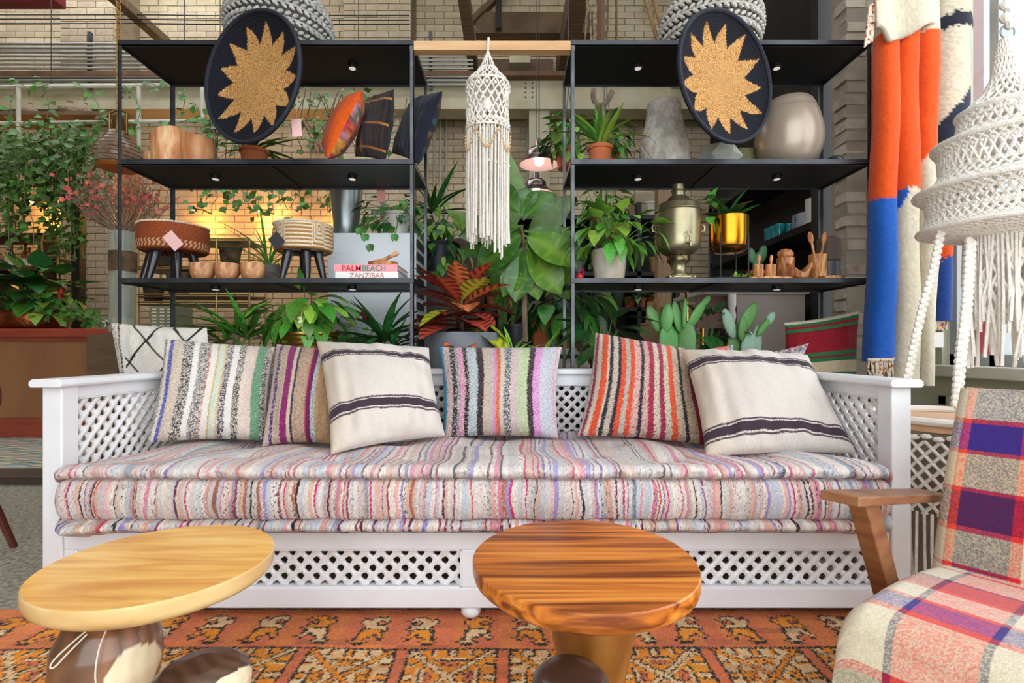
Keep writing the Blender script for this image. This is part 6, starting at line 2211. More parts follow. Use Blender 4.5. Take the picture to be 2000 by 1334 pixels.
# orchids
t = thing('potted_orchid', 'pink and yellow orchid sprays hanging behind the fig stem', 'orchid', P(1005, 620, 3.1))
g = MB()
fl = [MB(), MB()]
for (px, py, k) in ((978, 525, 0), (992, 530, 0), (985, 545, 0), (998, 552, 0), (1016, 540, 0), (1010, 548, 1), (1030, 545, 1), (1036, 558, 1), (975, 540, 0), (1003, 540, 0)):
    p = P(px, py, 3.1)
    g.tube([P(1005, 620, 3.1), P((px + 1005) / 2, py - 20, 3.1), p], 0.003, 4)
    for q in range(6):
        fl[k].ball(p + Vector((rp.gauss(0, .014), rp.gauss(0, .01), rp.gauss(0, .018))), 0.012, 6, 4, (1, .6, 1))
g.build('stems', G_STEM, t)
fl[0].build('flowers', mat('orchid_pink', '#c83a6a', 0.5, c2='#e07a90', scale=60), t, label='pink orchid flowers')
fl[1].build('flowers', mat('orchid_yellow', '#d8a83a', 0.5, c2='#e0785a', scale=60), t, label='yellow orchid flowers')
pot('pot', None, P(1005, 640, 3.1) - Vector((0, 0, 0.12)), 0.07, 0.055, 0.14, M_BLACKPOT, parent=t)
# --- pothos on the white cabinet
t = thing('potted_pothos', 'pothos trailing over the top of the white cabinet', 'potted plant', at_shelf(780, 3.2, 1.54))
c = at_shelf(775, 3.25, 1.54)
pot('pot', None, c, 0.10, 0.08, 0.15, mat('white_glaze', '#d5d2ca', 0.3), parent=t)
bush(t, c + Vector((0, 0, 0.13)), c + Vector((-0.02, -0.05, 0.13)), (0.26, 0.14, 0.13), 80, HEART['leaf_mid'] + HEART['leaf_dark'], (0.05, 0.085), droop=0.6)
g = MB()
for (px, py) in ((722, 482), (712, 462), (772, 462), (705, 450)):
    g.tube([c + Vector((0, -0.05, 0.15)), P(px + 5, py - 30, 3.06), P(px, py, 3.06)], 0.003, 4)
    add_leaf(t, HEART['leaf_mid'], P(px, py - 8, 3.05), (rp.uniform(-.2, .2), -0.2, -1), 0.06, up=(0, -1, 0.1))
g.build('runners', G_STEM, t)
t = thing('hanging_pothos', 'mass of mixed green foliage spilling down behind the grey pot croton', 'plant', at_shelf(865, 3.5, 1.3))
c = at_shelf(860, 3.5, 1.35)
pot('pot', None, c, 0.13, 0.1, 0.2, M_BLACKPOT, parent=t)
bush(t, c + Vector((0, 0, 0.18)), P(862, 470, 3.4), (0.17, 0.12, 0.26), 120, HEART['leaf_mid'] + OVAL['leaf_light'] + OVAL['leaf_dark'], (0.06, 0.11), droop=0.7)
rosette(t, P(845, 420, 3.45), 14, STRAP['leaf_dark'], (0.25, 0.42), (0.1, 1.3))
psd = thing('rear_pedestal', 'dark wooden pedestal behind the white cabinet under hanging foliage', 'pedestal', (c.x, c.y, 0))
MB().box((c.x - 0.12, c.y - 0.12, 0.0), (c.x + 0.12, c.y + 0.12, 1.35)).build('block', mat('dark_stained_wood', '#33241c', 0.6), psd)

# --- right unit plants
t, b = potted('potted_spider_plant', 'spider plant in a terracotta pot at the near end of the middle shelf', 1172, 2.68, ZMID, 0.062, 0.13, M_TERRA)
rosette(t, b, 26, STRAP['leaf_light'] + STRAP['leaf_mid'], (0.15, 0.27), (0.3, 1.4))
t, b = potted('potted_philodendron', 'leafy green plant in a weathered white stone pot', 1190, 2.62, ZBOT, 0.092, 0.155, mat('weathered_stone', '#c2bcae', 0.9, c2='#b0a38c', c3='#a08a66', scale=10, detail=7, lo=0.4, hi=0.62, bump=0.3), lip=False)
bush(t, b, b + Vector((0.02, -0.03, 0.11)), (0.21, 0.14, 0.10), 75, OVAL['leaf_mid'] + HEART['leaf_light'] + OVAL['leaf_mid'], (0.07, 0.13), droop=0.25)
for d in ((1, -0.2, -0.5), (0.9, -0.4, -0.9), (-0.9, -0.2, -0.4)):
    add_leaf(t, OVAL['leaf_mid'], b + Vector((d[0] * 0.17, -0.06, 0.03)), d, 0.11)
b = at_shelf(1423, 2.66, ZBOT + 0.305)
rosette(gp, b, 10, [leaf_data('leaf', 1, 0.26, G_DARK, curl=cv, fold=0.6, peak=0.3, nseg=6) for cv in (0.05, 0.2, 0.4)], (0.15, 0.23), (0.25, 1.2))
bush(gp, b, b + Vector((-0.10, -0.03, 0.07)), (0.05, 0.04, 0.06), 12, HEART['leaf_mid'], (0.05, 0.08))
t, b = potted('small_cactus', 'small dark paddle cactus behind the little wooden cups', 1478, 2.74, ZBOT, 0.045, 0.07, M_TERRA)
for dx, dz, s_ in ((0, 0.03, 0.05), (-0.025, 0.09, 0.045), (0.03, 0.10, 0.05), (0.01, 0.07, 0.045)):
    MB().ball(b + Vector((dx, 0, dz)), s_, 12, 8, (0.5, 0.2, 1), Matrix.Rotation(dx * 8, 3, 'Y')).build('pad', mat('cactus_dark', '#2b5a30', 0.5, vary=0.2), t, smooth=True)
g = thing('succulent_tray', 'low pale green succulents beside the little wooden cups', 'succulent', at_shelf(1452, 2.6, ZBOT))
for k in range(5):
    rosette(g, at_shelf(1436 + k * 8, 2.6 + (k % 2) * 0.03, ZBOT + 0.005), 9, [leaf_data('leaf', 1, 0.4, G_LIGHT, curl=-0.1, fold=0.4, peak=0.5, nseg=4)], (0.025, 0.045), (0.2, 1.2), spread=0.003)

# --- prickly pears on the lowest shelf
M_CACT = mat('cactus_pad', '#4a7d3a', 0.5, c2='#5f8f4c', scale=5, vary=0.25, bump=0.25, bscale=60)
M_CACTG = mat('cactus_pad_grey', '#7f9f86', 0.55, c2='#93b09a', scale=5, vary=0.12, bump=0.2, bscale=60)


def pads(t, lst, Y):
    for (px, py, w, h, ang, m) in lst:
        p = P(px, py, Y + rp.uniform(-0.03, 0.03))
        rot = Matrix.Rotation(math.radians(ang), 3, 'Y') @ Matrix.Rotation(rp.uniform(-0.4, 0.4), 3, 'Z')
        MB().ball(p, 1, 18, 12, (w * Y / 2000, 0.012, h * Y / 2000), rot).build('pad', m, t, smooth=True)


t, b = potted('prickly_pear', 'prickly pear cactus with upright green paddles behind the red striped cushion', 1318, 2.66, ZLOW, 0.11, 0.2, M_TERRA)
pads(t, [(1308, 672, 44, 80, -6, M_CACT), (1340, 670, 36, 80, 6, M_CACT), (1280, 625, 26, 62, -28, M_CACT), (1302, 622, 24, 58, 4, M_CACT), (1322, 618, 20, 62, -10, M_CACT), (1337, 612, 10, 60, 3, M_CACT), (1360, 615, 22, 66, 32, M_CACT),
         (1378, 588, 14, 26, 40, M_CACT)], 2.66)
t, b = potted('prickly_pear', 'prickly pear cactus with grey green paddles behind the cream cushion', 1460, 2.66, ZLOW, 0.11, 0.2, M_TERRA)
pads(t, [(1462, 682, 30, 70, 2, M_CACTG), (1438, 668, 34, 80, 12, M_CACT), (1478, 672, 22, 74, 4, M_CACTG), (1424, 632, 22, 62, -18, M_CACTG), (1462, 620, 28, 66, 28, M_CACT), (1450, 642, 18, 50, 4, M_CACT), (1490, 640, 14, 40, 35, M_CACT),
         (1504, 622, 16, 30, 30, M_CACTG)], 2.66)
t, b = potted('potted_fern', 'dark leafy plant in the shade between the two prickly pears', 1385, 2.8, ZLOW, 0.07, 0.18, M_TERRA)
bush(t, b, b + Vector((0, 0, 0.14)), (0.12, 0.06, 0.1), 26, OVAL['leaf_dark'], (0.08, 0.14))
t, b = potted('potted_anthurium', 'dark large leaved plant beside the shelf upright behind the daybed back', 1180, 2.72, ZLOW, 0.08, 0.18, M_TERRA)
bush(t, b, b + Vector((0, 0, 0.13)), (0.14, 0.08, 0.14), 26, OVAL['leaf_dark'], (0.12, 0.2))
# --- hanging baskets far behind the middle
for (px, py, Y, rx_, rz_, n, lb) in ((1110, 265, 3.9, 0.17, 0.16, 70, 'bright bushy plant in a hanging terracotta pot by the pendant lamps'), (1185, 270, 4.2, 0.24, 0.2, 80, 'dark bushy plant hanging behind the spider plant'),
                                     (1180, 400, 4.0, 0.2, 0.18, 80, 'leafy vine plant hanging behind the white stone pot')):
    c = P(px, py + 40, Y)
    t = thing('hanging_plant', lb, 'potted plant', c)
    pot('pot', None, c - Vector((0, 0, 0.1)), 0.1, 0.08, 0.14, M_TERRA, parent=t)
    bush(t, c, P(px, py, Y - 0.05), (rx_, 0.14, rz_), n, HEART['leaf_mid'] + OVAL['leaf_mid'] + (OVAL['leaf_dark'] if 'dark' in lb else HEART['leaf_light']), (0.07, 0.12), droop=0.5)
    g = MB()
    for a in (0, 2.1, 4.2):
        g.tube([c + Vector((0.1 * math.cos(a), 0.1 * math.sin(a), 0.02)), c + Vector((0, 0, 0.5)), Vector((c.x, c.y, 5.6))], 0.003, 4)
    g.build('hanging_wire', M_ANGLE, t)
# grass in the grey woven planter
c = at_shelf(523, 2.8, ZBOT)
t = thing('potted_grass', 'arching grass in a grey woven planter behind the wooden bowls', 'potted plant', c)
MB().lathe([(0.05, 0), (0.056, 0.005), (0.064, 0.11), (0.06, 0.112), (0.056, 0.09), (0.003, 0.09)], c, 28).build('planter', M_GREYWEAVE, t, smooth=True)
rosette(t, c + Vector((0, 0, 0.09)), 26, GRASS, (0.24, 0.40), (0.5, 1.3))
t, b = potted('potted_fern', 'small fern in a terracotta pot under the sunburst tray beside the teak vessels', 497, 2.72, ZMID, 0.07, 0.13, M_TERRA)
rosette(t, b, 22, STRAP['leaf_mid'], (0.16, 0.28), (0.0, 0.7))
# ------------------------------------------------------------------ hanging textiles by the window
M_WOOL = mat_vc('felted_wool', 0.95, 0.45, 350, (1, 1, 2.2), sheen=0.2)
rail = thing('textile_rail', 'dark steel rail above the frame carrying the hanging blankets', 'rail', (1.9, 2.42, 2.72))
MB().tube([(1.58, 2.42, 2.72), (2.2, 2.42, 2.72)], 0.012, 8).build('bar', M_BLACKLEG, rail, smooth=True)
MB().tube([(1.6, 2.42, 2.72), (1.6, 2.42, 4.2), (1.6, 2.6, 5.6)], 0.006, 6).build('hanger', M_BLACKLEG, rail)
YB_ = 2.40


def zof(py, Y=YB_):
    return EYE - (py - 680) / 1000 * Y


COR, CBL, CCR, CNV = (np.array(lin(c)) for c in ('#e2510f', '#175ab6', '#d9ceb6', '#1c2130'))
rgw = np.random.default_rng(90)
bl = thing('hanging_blanket', 'folded wool blanket in orange, blue and cream hanging beside the brick pier', 'blanket', (1.75, YB_, zof(735)))
FOLDS = [((1716, 1692), (1750, 1741)), ((1750, 1741), (1786, 1789)), ((1786, 1789), (1826, 1818))]
for fi, ((lt, lb_), (rt, rb_)) in enumerate(FOLDS):
    zt, zb = 2.735, zof((706, 748, 752)[fi])

    def fold(U, V, lt=lt, lb_=lb_, rt=rt, rb_=rb_, zt=zt, zb=zb, fi=fi):
        t = U * 2 * np.pi
        z = zt + (zb - zt) * V
        py = 680 - (z - EYE) / YB_ * 1000
        k = np.clip((py - 60) / 640, 0, 1)
        bulge = 6 * np.sin(k * 9 + fi) * (k > 0.55)
        l = lt + (lb_ - lt) * k
        r_ = rt + (rb_ - rt) * k + bulge * (fi == 2)
        cx_, w = (l + r_) / 2, (r_ - l) / 2
        sq = 1 + 0.10 * np.sin(2 * t) * 0
        X = ((cx_ - 1000) + w * 1.04 * np.sign(np.cos(t)) * np.abs(np.cos(t)) ** 0.75) / 1000 * YB_
        Y = YB_ + 0.055 * np.sign(np.sin(t)) * np.abs(np.sin(t)) ** 0.8 + 0.006 * np.sin(z * 9 + fi * 2)
        return X, Y, z

    def fcol(U, V, zt=zt, zb=zb, fi=fi):
        z = zt + (zb - zt) * V
        py = 680 - (z - EYE) / YB_ * 1000 + rgw.normal(0, 1.6, U.shape)
        cs = np.cos(U * 2 * np.pi)
        out = np.tile(COR, U.shape + (1,))
        if fi == 0:
            out = np.where((py > 392)[..., None], CBL, out)
        elif fi == 1:
            out = np.where((py > 374 + (cs < -0.2) * 0)[..., None], CCR, out)
            out = np.where(((py > 376) & (py < 372 + 45 * (-cs)))[..., None], CBL, out)
        else:
            out = np.where((py > 306 - 16 * cs)[..., None], CCR, out)
        out = np.where((py < 70)[..., None], CCR, out)
        return np.clip(out * (1 + 0.07 * rgw.standard_normal(U.shape))[..., None], 0, 1)
    grid_mesh('fold', fold, 40, 200, M_WOOL, bl, fcol, wrap_u=True)


def flap(U, V):
    px = 1706 + U * 120
    bot = 66 - 10 * np.cos(U * 6.5) - 12 * U + 14 * np.exp(-((U - 0.25) / 0.12) ** 2)
    zt = 2.745
    zb = EYE - (bot - 680) / 1000 * 2.33
    z = zt + (zb - zt) * V
    return (px - 1000) / 1000 * 2.335, 2.335 - 0.018 * np.sin(U * 9 + 1) * V, z


grid_mesh('folded_top', flap, 60, 40, M_WOOL, bl, lambda U, V: np.clip(CCR * (1 + 0.08 * rgw.standard_normal(U.shape))[..., None] * np.where(V > 0.96, 0.9, 1)[..., None], 0, 1), solid=0.02)
M_FRINGE = mat('twisted_fringe', '#d8cdb8', 0.9, c2='#c05a2c', c3='#2a3550', scale=70, lo=0.5, hi=0.6)
g = MB()
for k in range(26):
    py = 2 + k * 3.1
    p = P(1713 - k * 0.35, py, 2.33)
    g.tube([p, p + Vector((-0.02, 0, -0.012)), p + Vector((-0.038, 0, -0.03))], 0.004, 5)
for k in range(12):
    p = P(1694 + k * 4.2, 690 if k < 11 else 688, 2.36)
    g.ball(p + Vector((0, -0.012, -0.03)), 0.009, 6, 4)
    g.tube([p + Vector((0, -0.01, -0.03)), p + Vector((rp.uniform(-.01, .01), -0.012, -0.075)), p + Vector((rp.uniform(-.012, .012), -0.01, -0.115 + rp.uniform(-.01, .01)))], 0.0042, 5)
g.build('fringe', M_FRINGE, bl, kind='stuff')

b2 = thing('hanging_blanket', 'cream and navy wool blanket rolled beside the window behind the rope lantern', 'blanket', (2.05, 2.5, zof(640, 2.5)))


def fold2(U, V):
    t = U * 2 * np.pi
    zt, zb = 2.735, zof(628, 2.47)
    z = zt + (zb - zt) * V
    py = 680 - (z - EYE) / 2.47 * 1000
    l = np.interp(py, [0, 60, 240, 400, 460, 640], [1830, 1833, 1826, 1828, 1818, 1814])
    r_ = np.interp(py, [0, 60, 75, 200, 400, 460, 640], [1891, 1892, 1886, 1890, 1872, 1853, 1850])
    cx_, w = (l + r_) / 2, (r_ - l) / 2
    band = 1 + 0.06 * np.exp(-((py - 55) / 16) ** 2)
    return ((cx_ - 1000) + w * band * np.cos(t)) / 1000 * 2.47, 2.47 + 0.06 * band * np.sin(t), z


def fold2c(U, V):
    zt, zb = 2.735, zof(628, 2.47)
    z = zt + (zb - zt) * V
    py = 680 - (z - EYE) / 2.47 * 1000 + rgw.normal(0, 2.0, U.shape)
    cs = np.cos(U * 2 * np.pi)
    out = np.tile(CCR, U.shape + (1,))
    out = np.where(((py > 38) & (py < 64 + 30 * (cs > 0.85)))[..., None], CNV, out)
    out = np.where(((py > 205 - 42 * cs) & (py < 330))[..., None], CNV * 1.6, out)
    out = np.where(((py > 330) & (py < 420))[..., None], CNV, out)
    out = np.where(((py > 420) & (py < 505 - 8 * cs))[..., None], COR * 0.9, out)
    out = np.where((py > 505 - 8 * cs)[..., None], np.array(lin('#1f3f86')), out)
    return np.clip(out * (1 + 0.1 * rgw.standard_normal(U.shape))[..., None], 0, 1)


grid_mesh('roll', fold2, 40, 220, M_WOOL, b2, fold2c, wrap_u=True)
g = MB()
for k in range(9):
    p = P(1816 + k * 4, 626, 2.45)
    g.ball(p, 0.009, 6, 4)
    g.tube([p, p + Vector((rp.uniform(-.008, .008), 0, -0.045))], 0.005, 5)
g.build('fringe', M_FRINGE, b2, kind='stuff')
g = MB().obox(P(1832, 664, 2.44), (0.026, 0, 0), (0, 0.001, 0), (0, 0, 0.036)).tube([P(1826, 630, 2.44), P(1826, 650, 2.44)], 0.001, 4)
g.build('price_tag', mat('grey_card', '#d8d4d0', 0.8), b2, label='plain pale grey tag')

# ------------------------------------------------------------------ macrame lantern by the window
LX, LY = P(1968, 0, 1.75).x, 1.75


def LZ(py):
    return EYE - (py - 680) / 1000 * LY


lan = thing('macrame_lantern', 'tiered cream rope macrame lantern hanging in front of the window', 'lantern', (LX, LY, LZ(720)))
LC = Vector((LX, LY, 0))


def net(g, prof, n, turns, r_, both=True, seg=5, c=LC):
    """Crossing cords on a surface of revolution; prof = [(radius, z)...]."""
    zs = np.linspace(0, len(prof) - 1, (len(prof) - 1) * 4 + 1)
    for fam in (1, -1) if both else (1,):
        for k in range(n):
            a0 = 2 * math.pi * k / n
            pts_ = []
            for q in zs:
                i = min(int(q), len(prof) - 2)
                f = q - i
                rr_ = prof[i][0] * (1 - f) + prof[i + 1][0] * f
                z = prof[i][1] * (1 - f) + prof[i + 1][1] * f
                a = a0 + fam * turns * q / (len(prof) - 1)
                rr2 = rr_ + 0.002 * fam * (1 if int(q * 4) % 2 else -1)
                pts_.append(c + Vector((rr2 * math.cos(a), rr2 * math.sin(a), z)))
            g.tube(pts_, r_, seg, caps=False)


def knots(g, rad, z, n, r_, c=LC, s=(1, 1, 1), ph=0):
    for k in range(n):
        a = 2 * math.pi * (k + ph) / n
        g.ball(c + Vector((rad * math.cos(a), rad * math.sin(a), z)), r_, 6, 4, s)


TIERS = [[(0.022, LZ(78)), (0.03, LZ(110)), (0.04, LZ(150)), (0.065, LZ(180)), (0.128, LZ(214))],
         [(0.133, LZ(218)), (0.128, LZ(228)), (0.135, LZ(255)), (0.193, LZ(274))],
         [(0.200, LZ(277)), (0.184, LZ(292)), (0.180, LZ(330)), (0.200, LZ(352)), (0.246, LZ(366))],
         [(0.252, LZ(369)), (0.222, LZ(384)), (0.214, LZ(410)), (0.222, LZ(432)), (0.240, LZ(444))]]
for i, pf in enumerate(TIERS):
    g = MB()
    net(g, pf, (22, 34, 46, 56)[i], (1.3, 0.5, 0.6, 0.55)[i], (0.0055, 0.0052, 0.0052, 0.0052)[i])
    for z_i in range(1, len(pf) - 1):
        knots(g, pf[z_i][0], pf[z_i][1], (22, 34, 46, 56)[i], 0.0085, ph=0.5 * (z_i % 2))
        if i:
            g.torus(LC + Vector((0, 0, pf[z_i][1])), pf[z_i][0], 0.0045, 48, 5)
    g.build('net_tier', M_ROPE, lan)
for rad, py in ((0.133, 216), (0.200, 275), (0.252, 367), (0.242, 444)):
    MB().torus(LC + Vector((0, 0, LZ(py))), rad, 0.0095, 64, 8).build('hoop', M_ROPE, lan, smooth=True)
g = MB()
net(g, [(0.236, LZ(447)), (0.18, LZ(456)), (0.115, LZ(462))], 50, 0.7, 0.005)
for rad, py in ((0.20, 453), (0.15, 459), (0.115, 462)):
    g.torus(LC + Vector((0, 0, LZ(py))), rad, 0.006, 48, 5)
g.build('base_net', M_ROPE, lan)
g = MB()
for k in range(64):
    a = 2 * math.pi * k / 64
    p = LC + Vector((0.112 * math.cos(a), 0.112 * math.sin(a), LZ(464)))
    L_ = (0.30 if k % 8 < 4 else 0.42) + rp.uniform(-.03, .03)
    g.tube([p, p + Vector((rp.gauss(0, .006), rp.gauss(0, .006), -L_ * 0.5)), p + Vector((rp.gauss(0, .012), rp.gauss(0, .012), -L_))], [0.005, 0.005, 0.006], 5)
g.build('fringe', M_ROPE, lan, kind='stuff')
g = MB()
net(g, [(0.106, LZ(466)), (0.108, LZ(540)), (0.10, LZ(630))], 16, 1.2, 0.006)
knots(g, 0.108, LZ(500), 16, 0.011)
knots(g, 0.107, LZ(560), 16, 0.011, ph=.5)
knots(g, 0.103, LZ(610), 16, 0.011)
g.build('inner_net', M_ROPE, lan)


def strap(pts_, w):
    g = MB()
    pts_ = [Vector(p) for p in pts_]
    dense = []
    for a, b in zip(pts_, pts_[1:]):
        n = max(2, int((b - a).length / 0.010))
        dense += [a.lerp(b, i / n) for i in range(n)]
    for i, p in enumerate(dense):
        g.ball(p + Vector(((w * 0.3) * (1 if i % 2 else -1), 0, 0)), w * 0.72, 7, 5, (1, 0.8, 1.0))
    g.build('braided_strap', M_ROPE, lan, smooth=True)


strap([P(1838, 450, 1.76), P(1825, 520, 1.78), P(1802, 600, 1.80), P(1782, 690, 1.82), P(1766, 770, 1.84)], 0.017)
strap([P(1896, 470, 1.72), P(1888, 600, 1.72), P(1876, 700, 1.72), P(1868, 800, 1.72)], 0.020)
MB().torus(LC + Vector((0, 0, LZ(62))), 0.024, 0.0028, 28, 6, Matrix.Rotation(math.pi / 2, 3, 'X') ).build('ring', M_GREYSTEEL, lan, smooth=True)
g = MB().tube([LC + Vector((0, 0, LZ(50))), LC + Vector((0, 0, 5.65))], 0.007, 6)
for q in range(5):
    g.ball(LC + Vector((0.008 * (-1) ** q, 0, LZ(48) + q * 0.022)), 0.017, 8, 5)
g.build('rope', M_ROPE, lan)

# ------------------------------------------------------------------ knotted hanging between the shelf units
M_WCORD = mat('white_cotton_cord', '#f0ebe2', 0.9, c2='#e2d9ca', scale=50, bump=0.4, bscale=250)
HY = 2.44
HC = Vector((P(953, 0, HY).x, HY, 0))


def HZ(py):
    return EYE - (py - 680) / 1000 * HY


hg = thing('macrame_hanging', 'white knotted macrame hanging with wooden beads on the pine batten', 'wall hanging', (HC.x, HY, HZ(495)))
g = MB()
for k in range(16):
    a = 2 * math.pi * k / 16
    g.tube([HC + Vector((0, 0, HZ(98))), HC + Vector((0.036 * math.cos(a), 0.036 * math.sin(a), HZ(134)))], 0.0028, 5, caps=False)
g.tube([Vector((HC.x, 2.54, 2.352)), Vector((HC.x, 2.50, 2.354)), Vector((HC.x, 2.49, 2.33)), HC + Vector((0, 0, HZ(98)))], 0.006, 6)
g.build('top_cord', M_WCORD, hg)
g = MB()
net(g, [(0.038, HZ(134)), (0.055, HZ(145)), (0.088, HZ(158)), (0.103, HZ(168))], 20, 0.6, 0.0036, c=HC)
net(g, [(0.103, HZ(170)), (0.096, HZ(190)), (0.094, HZ(215))], 16, 0.75, 0.0042, c=HC)
net(g, [(0.094, HZ(215)), (0.099, HZ(240)), (0.102, HZ(257))], 22, 0.6, 0.0042, c=HC)
knots(g, 0.1, HZ(180), 16, 0.0085, c=HC)
knots(g, 0.096, HZ(200), 16, 0.0085, c=HC, ph=.5)
knots(g, 0.1, HZ(246), 22, 0.008, c=HC)
g.build('net_body', M_WCORD, hg)
for k, a in enumerate((-1.57, -0.4, 0.8, 2.0, 3.1)):
    MB().ball(HC + Vector((0.096 * math.cos(a), 0.096 * math.sin(a), HZ(222 if k % 2 == 0 else 195))), 0.024, 8, 6, (0.9, 0.5, 1.25), Matrix.Rotation(a + 1.57, 3, 'Z')).build('knot_leaf', M_WCORD, hg, smooth=True)
for py, rad in ((169, 0.103), (257, 0.102)):
    MB().torus(HC + Vector((0, 0, HZ(py))), rad, 0.005, 44, 6).build('hoop', M_WCORD, hg, smooth=True)
M_BEADW = mat('pale_wood_bead', '#cfa878', 0.5)
bead_me = None
for s_ in range(6):
    g = MB()
    a0, a1 = s_ * math.pi / 3, (s_ + 1) * math.pi / 3
    for i in range(17):
        f = i / 16
        a = a0 + (a1 - a0) * f
        g.ball(HC + Vector((0.107 * math.cos(a), 0.107 * math.sin(a), HZ(260 + 42 * math.sin(f * math.pi)))), 0.0058, 6, 4)
    g.build('bead_swag', M_BEADW, hg, smooth=True)
g = MB()
for k in range(70):
    a = 2 * math.pi * k / 70
    rad = 0.099 if k % 2 else 0.085
    p = HC + Vector((rad * math.cos(a), rad * math.sin(a), HZ(258)))
    end = 452 + 25 * abs(math.sin(a * 3)) + rp.uniform(-8, 10) + (35 if -1.25 < ((a + math.pi) % (2 * math.pi)) - math.pi < -0.7 else 0)
    zend = HZ(end)
    g.tube([p, p + Vector((rp.gauss(0, .003), rp.gauss(0, .003), (zend - p.z) * 0.5)), Vector((p.x * 1 + rp.gauss(0, .003), p.y + rp.gauss(0, .004), zend))], [0.0034, 0.0036, 0.0045], 5)
    if k % 3 == 0:
        g.ball(Vector((p.x, p.y, HZ(325) + rp.uniform(-.03, .03))), 0.008, 5, 4)
g.build('fringe', M_WCORD, hg, kind='stuff')

# ------------------------------------------------------------------ pendant lamps
M_CHROME = mat('brushed_nickel', '#a89c98', 0.25, 0.95, c2='#8c807c', scale=6)
M_PINKIN = mat('pale_enamel', '#e6c2c2', 0.45)
M_BULBL = mat('lit_bulb', '#fff4ea', 0.4, emit='#ffe9d8', emit_s=3)
for (px, py, Y, lb) in ((1053, 322, 4.0, 'nearer nickel pendant lamp with a lit bulb between the shelf units'), (1047, 378, 4.8, 'farther nickel pendant lamp with a lit bulb, lower in view')):
    c = P(px, py, Y)
    t = thing('pendant_lamp', lb, 'lamp', c)
    MB().lathe([(0.156, 0.0), (0.150, 0.008), (0.118, 0.045), (0.098, 0.062), (0.096, 0.100), (0.075, 0.125), (0.035, 0.135), (0.028, 0.165), (0.024, 0.195), (0.008, 0.2)], c, 40, caps=False).build('shade', M_CHROME, t, smooth=True)
    MB().lathe([(0.154, 0.001), (0.146, 0.008), (0.115, 0.042), (0.094, 0.058), (0.03, 0.062), (0.002, 0.062)], c, 40, caps=False).build('reflector', M_PINKIN, t, smooth=True)
    MB().ball(c + Vector((0, 0, 0.03)), 0.038, 16, 10).build('bulb', M_BULBL, t, smooth=True)
    MB().tube([c + Vector((0, 0, 0.19)), Vector((c.x, c.y, 5.62))], 0.004, 6).build('cable', M_BLACKLEG, t)
    ld = bpy.data.lights.new('pendant_light', 'POINT')
    ld.energy = 0.8
    ld.color = (1, 0.86, 0.74)
    ld.shadow_soft_size = 0.12
    lo_ = bpy.data.objects.new('pendant_light', ld)
    COL.objects.link(lo_)
    lo_.location = c + Vector((0, 0, -0.03))

# ------------------------------------------------------------------ copper lantern on a chain
c = P(231, 322, 3.3)
t = thing('wire_lantern', 'old glass and brass lantern hanging on a chain by the shelf upright', 'lantern', c)
M_OLDBRASS = mat('old_brass', '#8a6a3a', 0.4, 0.8, c2='#6a4a2a', scale=10)
MB().lathe([(0.10, -0.01), (0.13, 0.02), (0.135, 0.06), (0.12, 0.11), (0.08, 0.16), (0.06, 0.19)], c, 30, caps=False).build('glass', mat('amber_glass', '#a89a8a', 0.12, c2='#7a5a48', scale=6, alpha=0.55), t, smooth=True)
g = MB()
for k in range(7):
    zz = 0.0 + k * 0.028
    rad = np.interp(zz, [-0.01, 0.02, 0.06, 0.11, 0.16, 0.19], [0.10, 0.13, 0.135, 0.12, 0.08, 0.06]) + 0.003
    g.torus(c + Vector((0, 0, zz)), rad, 0.0022, 30, 4)
g.build('wire_wrap', M_OLDBRASS, t)
MB().lathe([(0.062, 0.19), (0.05, 0.21), (0.036, 0.22), (0.034, 0.30), (0.03, 0.31)], c, 24).build('collar', M_OLDBRASS, t, smooth=True)
MB().tube([c + Vector((-0.055, 0, 0.2)), c + Vector((-0.055, 0, 0.33)), c + Vector((0, 0, 0.36)), c + Vector((0.055, 0, 0.33)), c + Vector((0.055, 0, 0.2))], 0.007, 6).build('bail', M_OLDBRASS, t)
MB().lathe([(0.105, -0.03), (0.12, -0.012), (0.1, -0.008)], c, 24).build('base', mat('orange_copper', '#c8782e', 0.35, 0.8), t, smooth=True)
g = MB()
z = c.z + 0.36
k = 0
while z < 4.6:
    rot = Matrix.Rotation(math.pi / 2, 3, 'X') if k % 2 else Matrix.Rotation(math.pi / 2, 3, 'Y')
    g.torus(Vector((c.x, c.y, z)), 0.016, 0.0042, 8, 4, rot)
    z += 0.024
    k += 1
g.tube([Vector((c.x, c.y, 4.6)), Vector((c.x, c.y, 5.62))], 0.005, 5)
g.build('chain', mat('straw_rope_chain', '#a8804a', 0.8), t)
MB().ball(c + Vector((0, 0, 0.05)), 0.03, 10, 8).build('bulb', mat('unlit_bulb', '#d8b8a8', 0.3), t, smooth=True)
# ------------------------------------------------------------------ bar, cabinets and the far end of the shop
M_COPPERPANEL = mat('aged_copper_sheet', '#9a6a4a', 0.45, 0.15, c2='#aa7850', c3='#b59a88', scale=2.2, detail=6, lo=0.4, hi=0.62, stretch=(1.5, 1, 0.5))
bar = thing('bar_counter', 'mahogany bar counter faced with aged copper sheets', 'counter', (-5.1, 4.6, 0.1))
MB().box((-6.98, 4.17, 0.93), (-3.30, 4.95, 1.0)).build('countertop', M_REDSTONE, bar, bevel=0.01)
MB().box((-6.98, 4.25, 0.27), (-3.36, 4.9, 0.93)).build('carcass', M_CRATE, bar)
for k in range(7):
    a = -6.98 + k * 0.517
    MB().box((a + 0.003, 4.238, 0.262), (a + 0.517, 4.25, 0.925)).build('copper_panel', M_COPPERPANEL, bar, bevel=0.002)
MB().box((-6.98, 4.22, 0.10), (-3.33, 4.92, 0.262)).build('plinth', M_REDSTONE, bar, bevel=0.008)
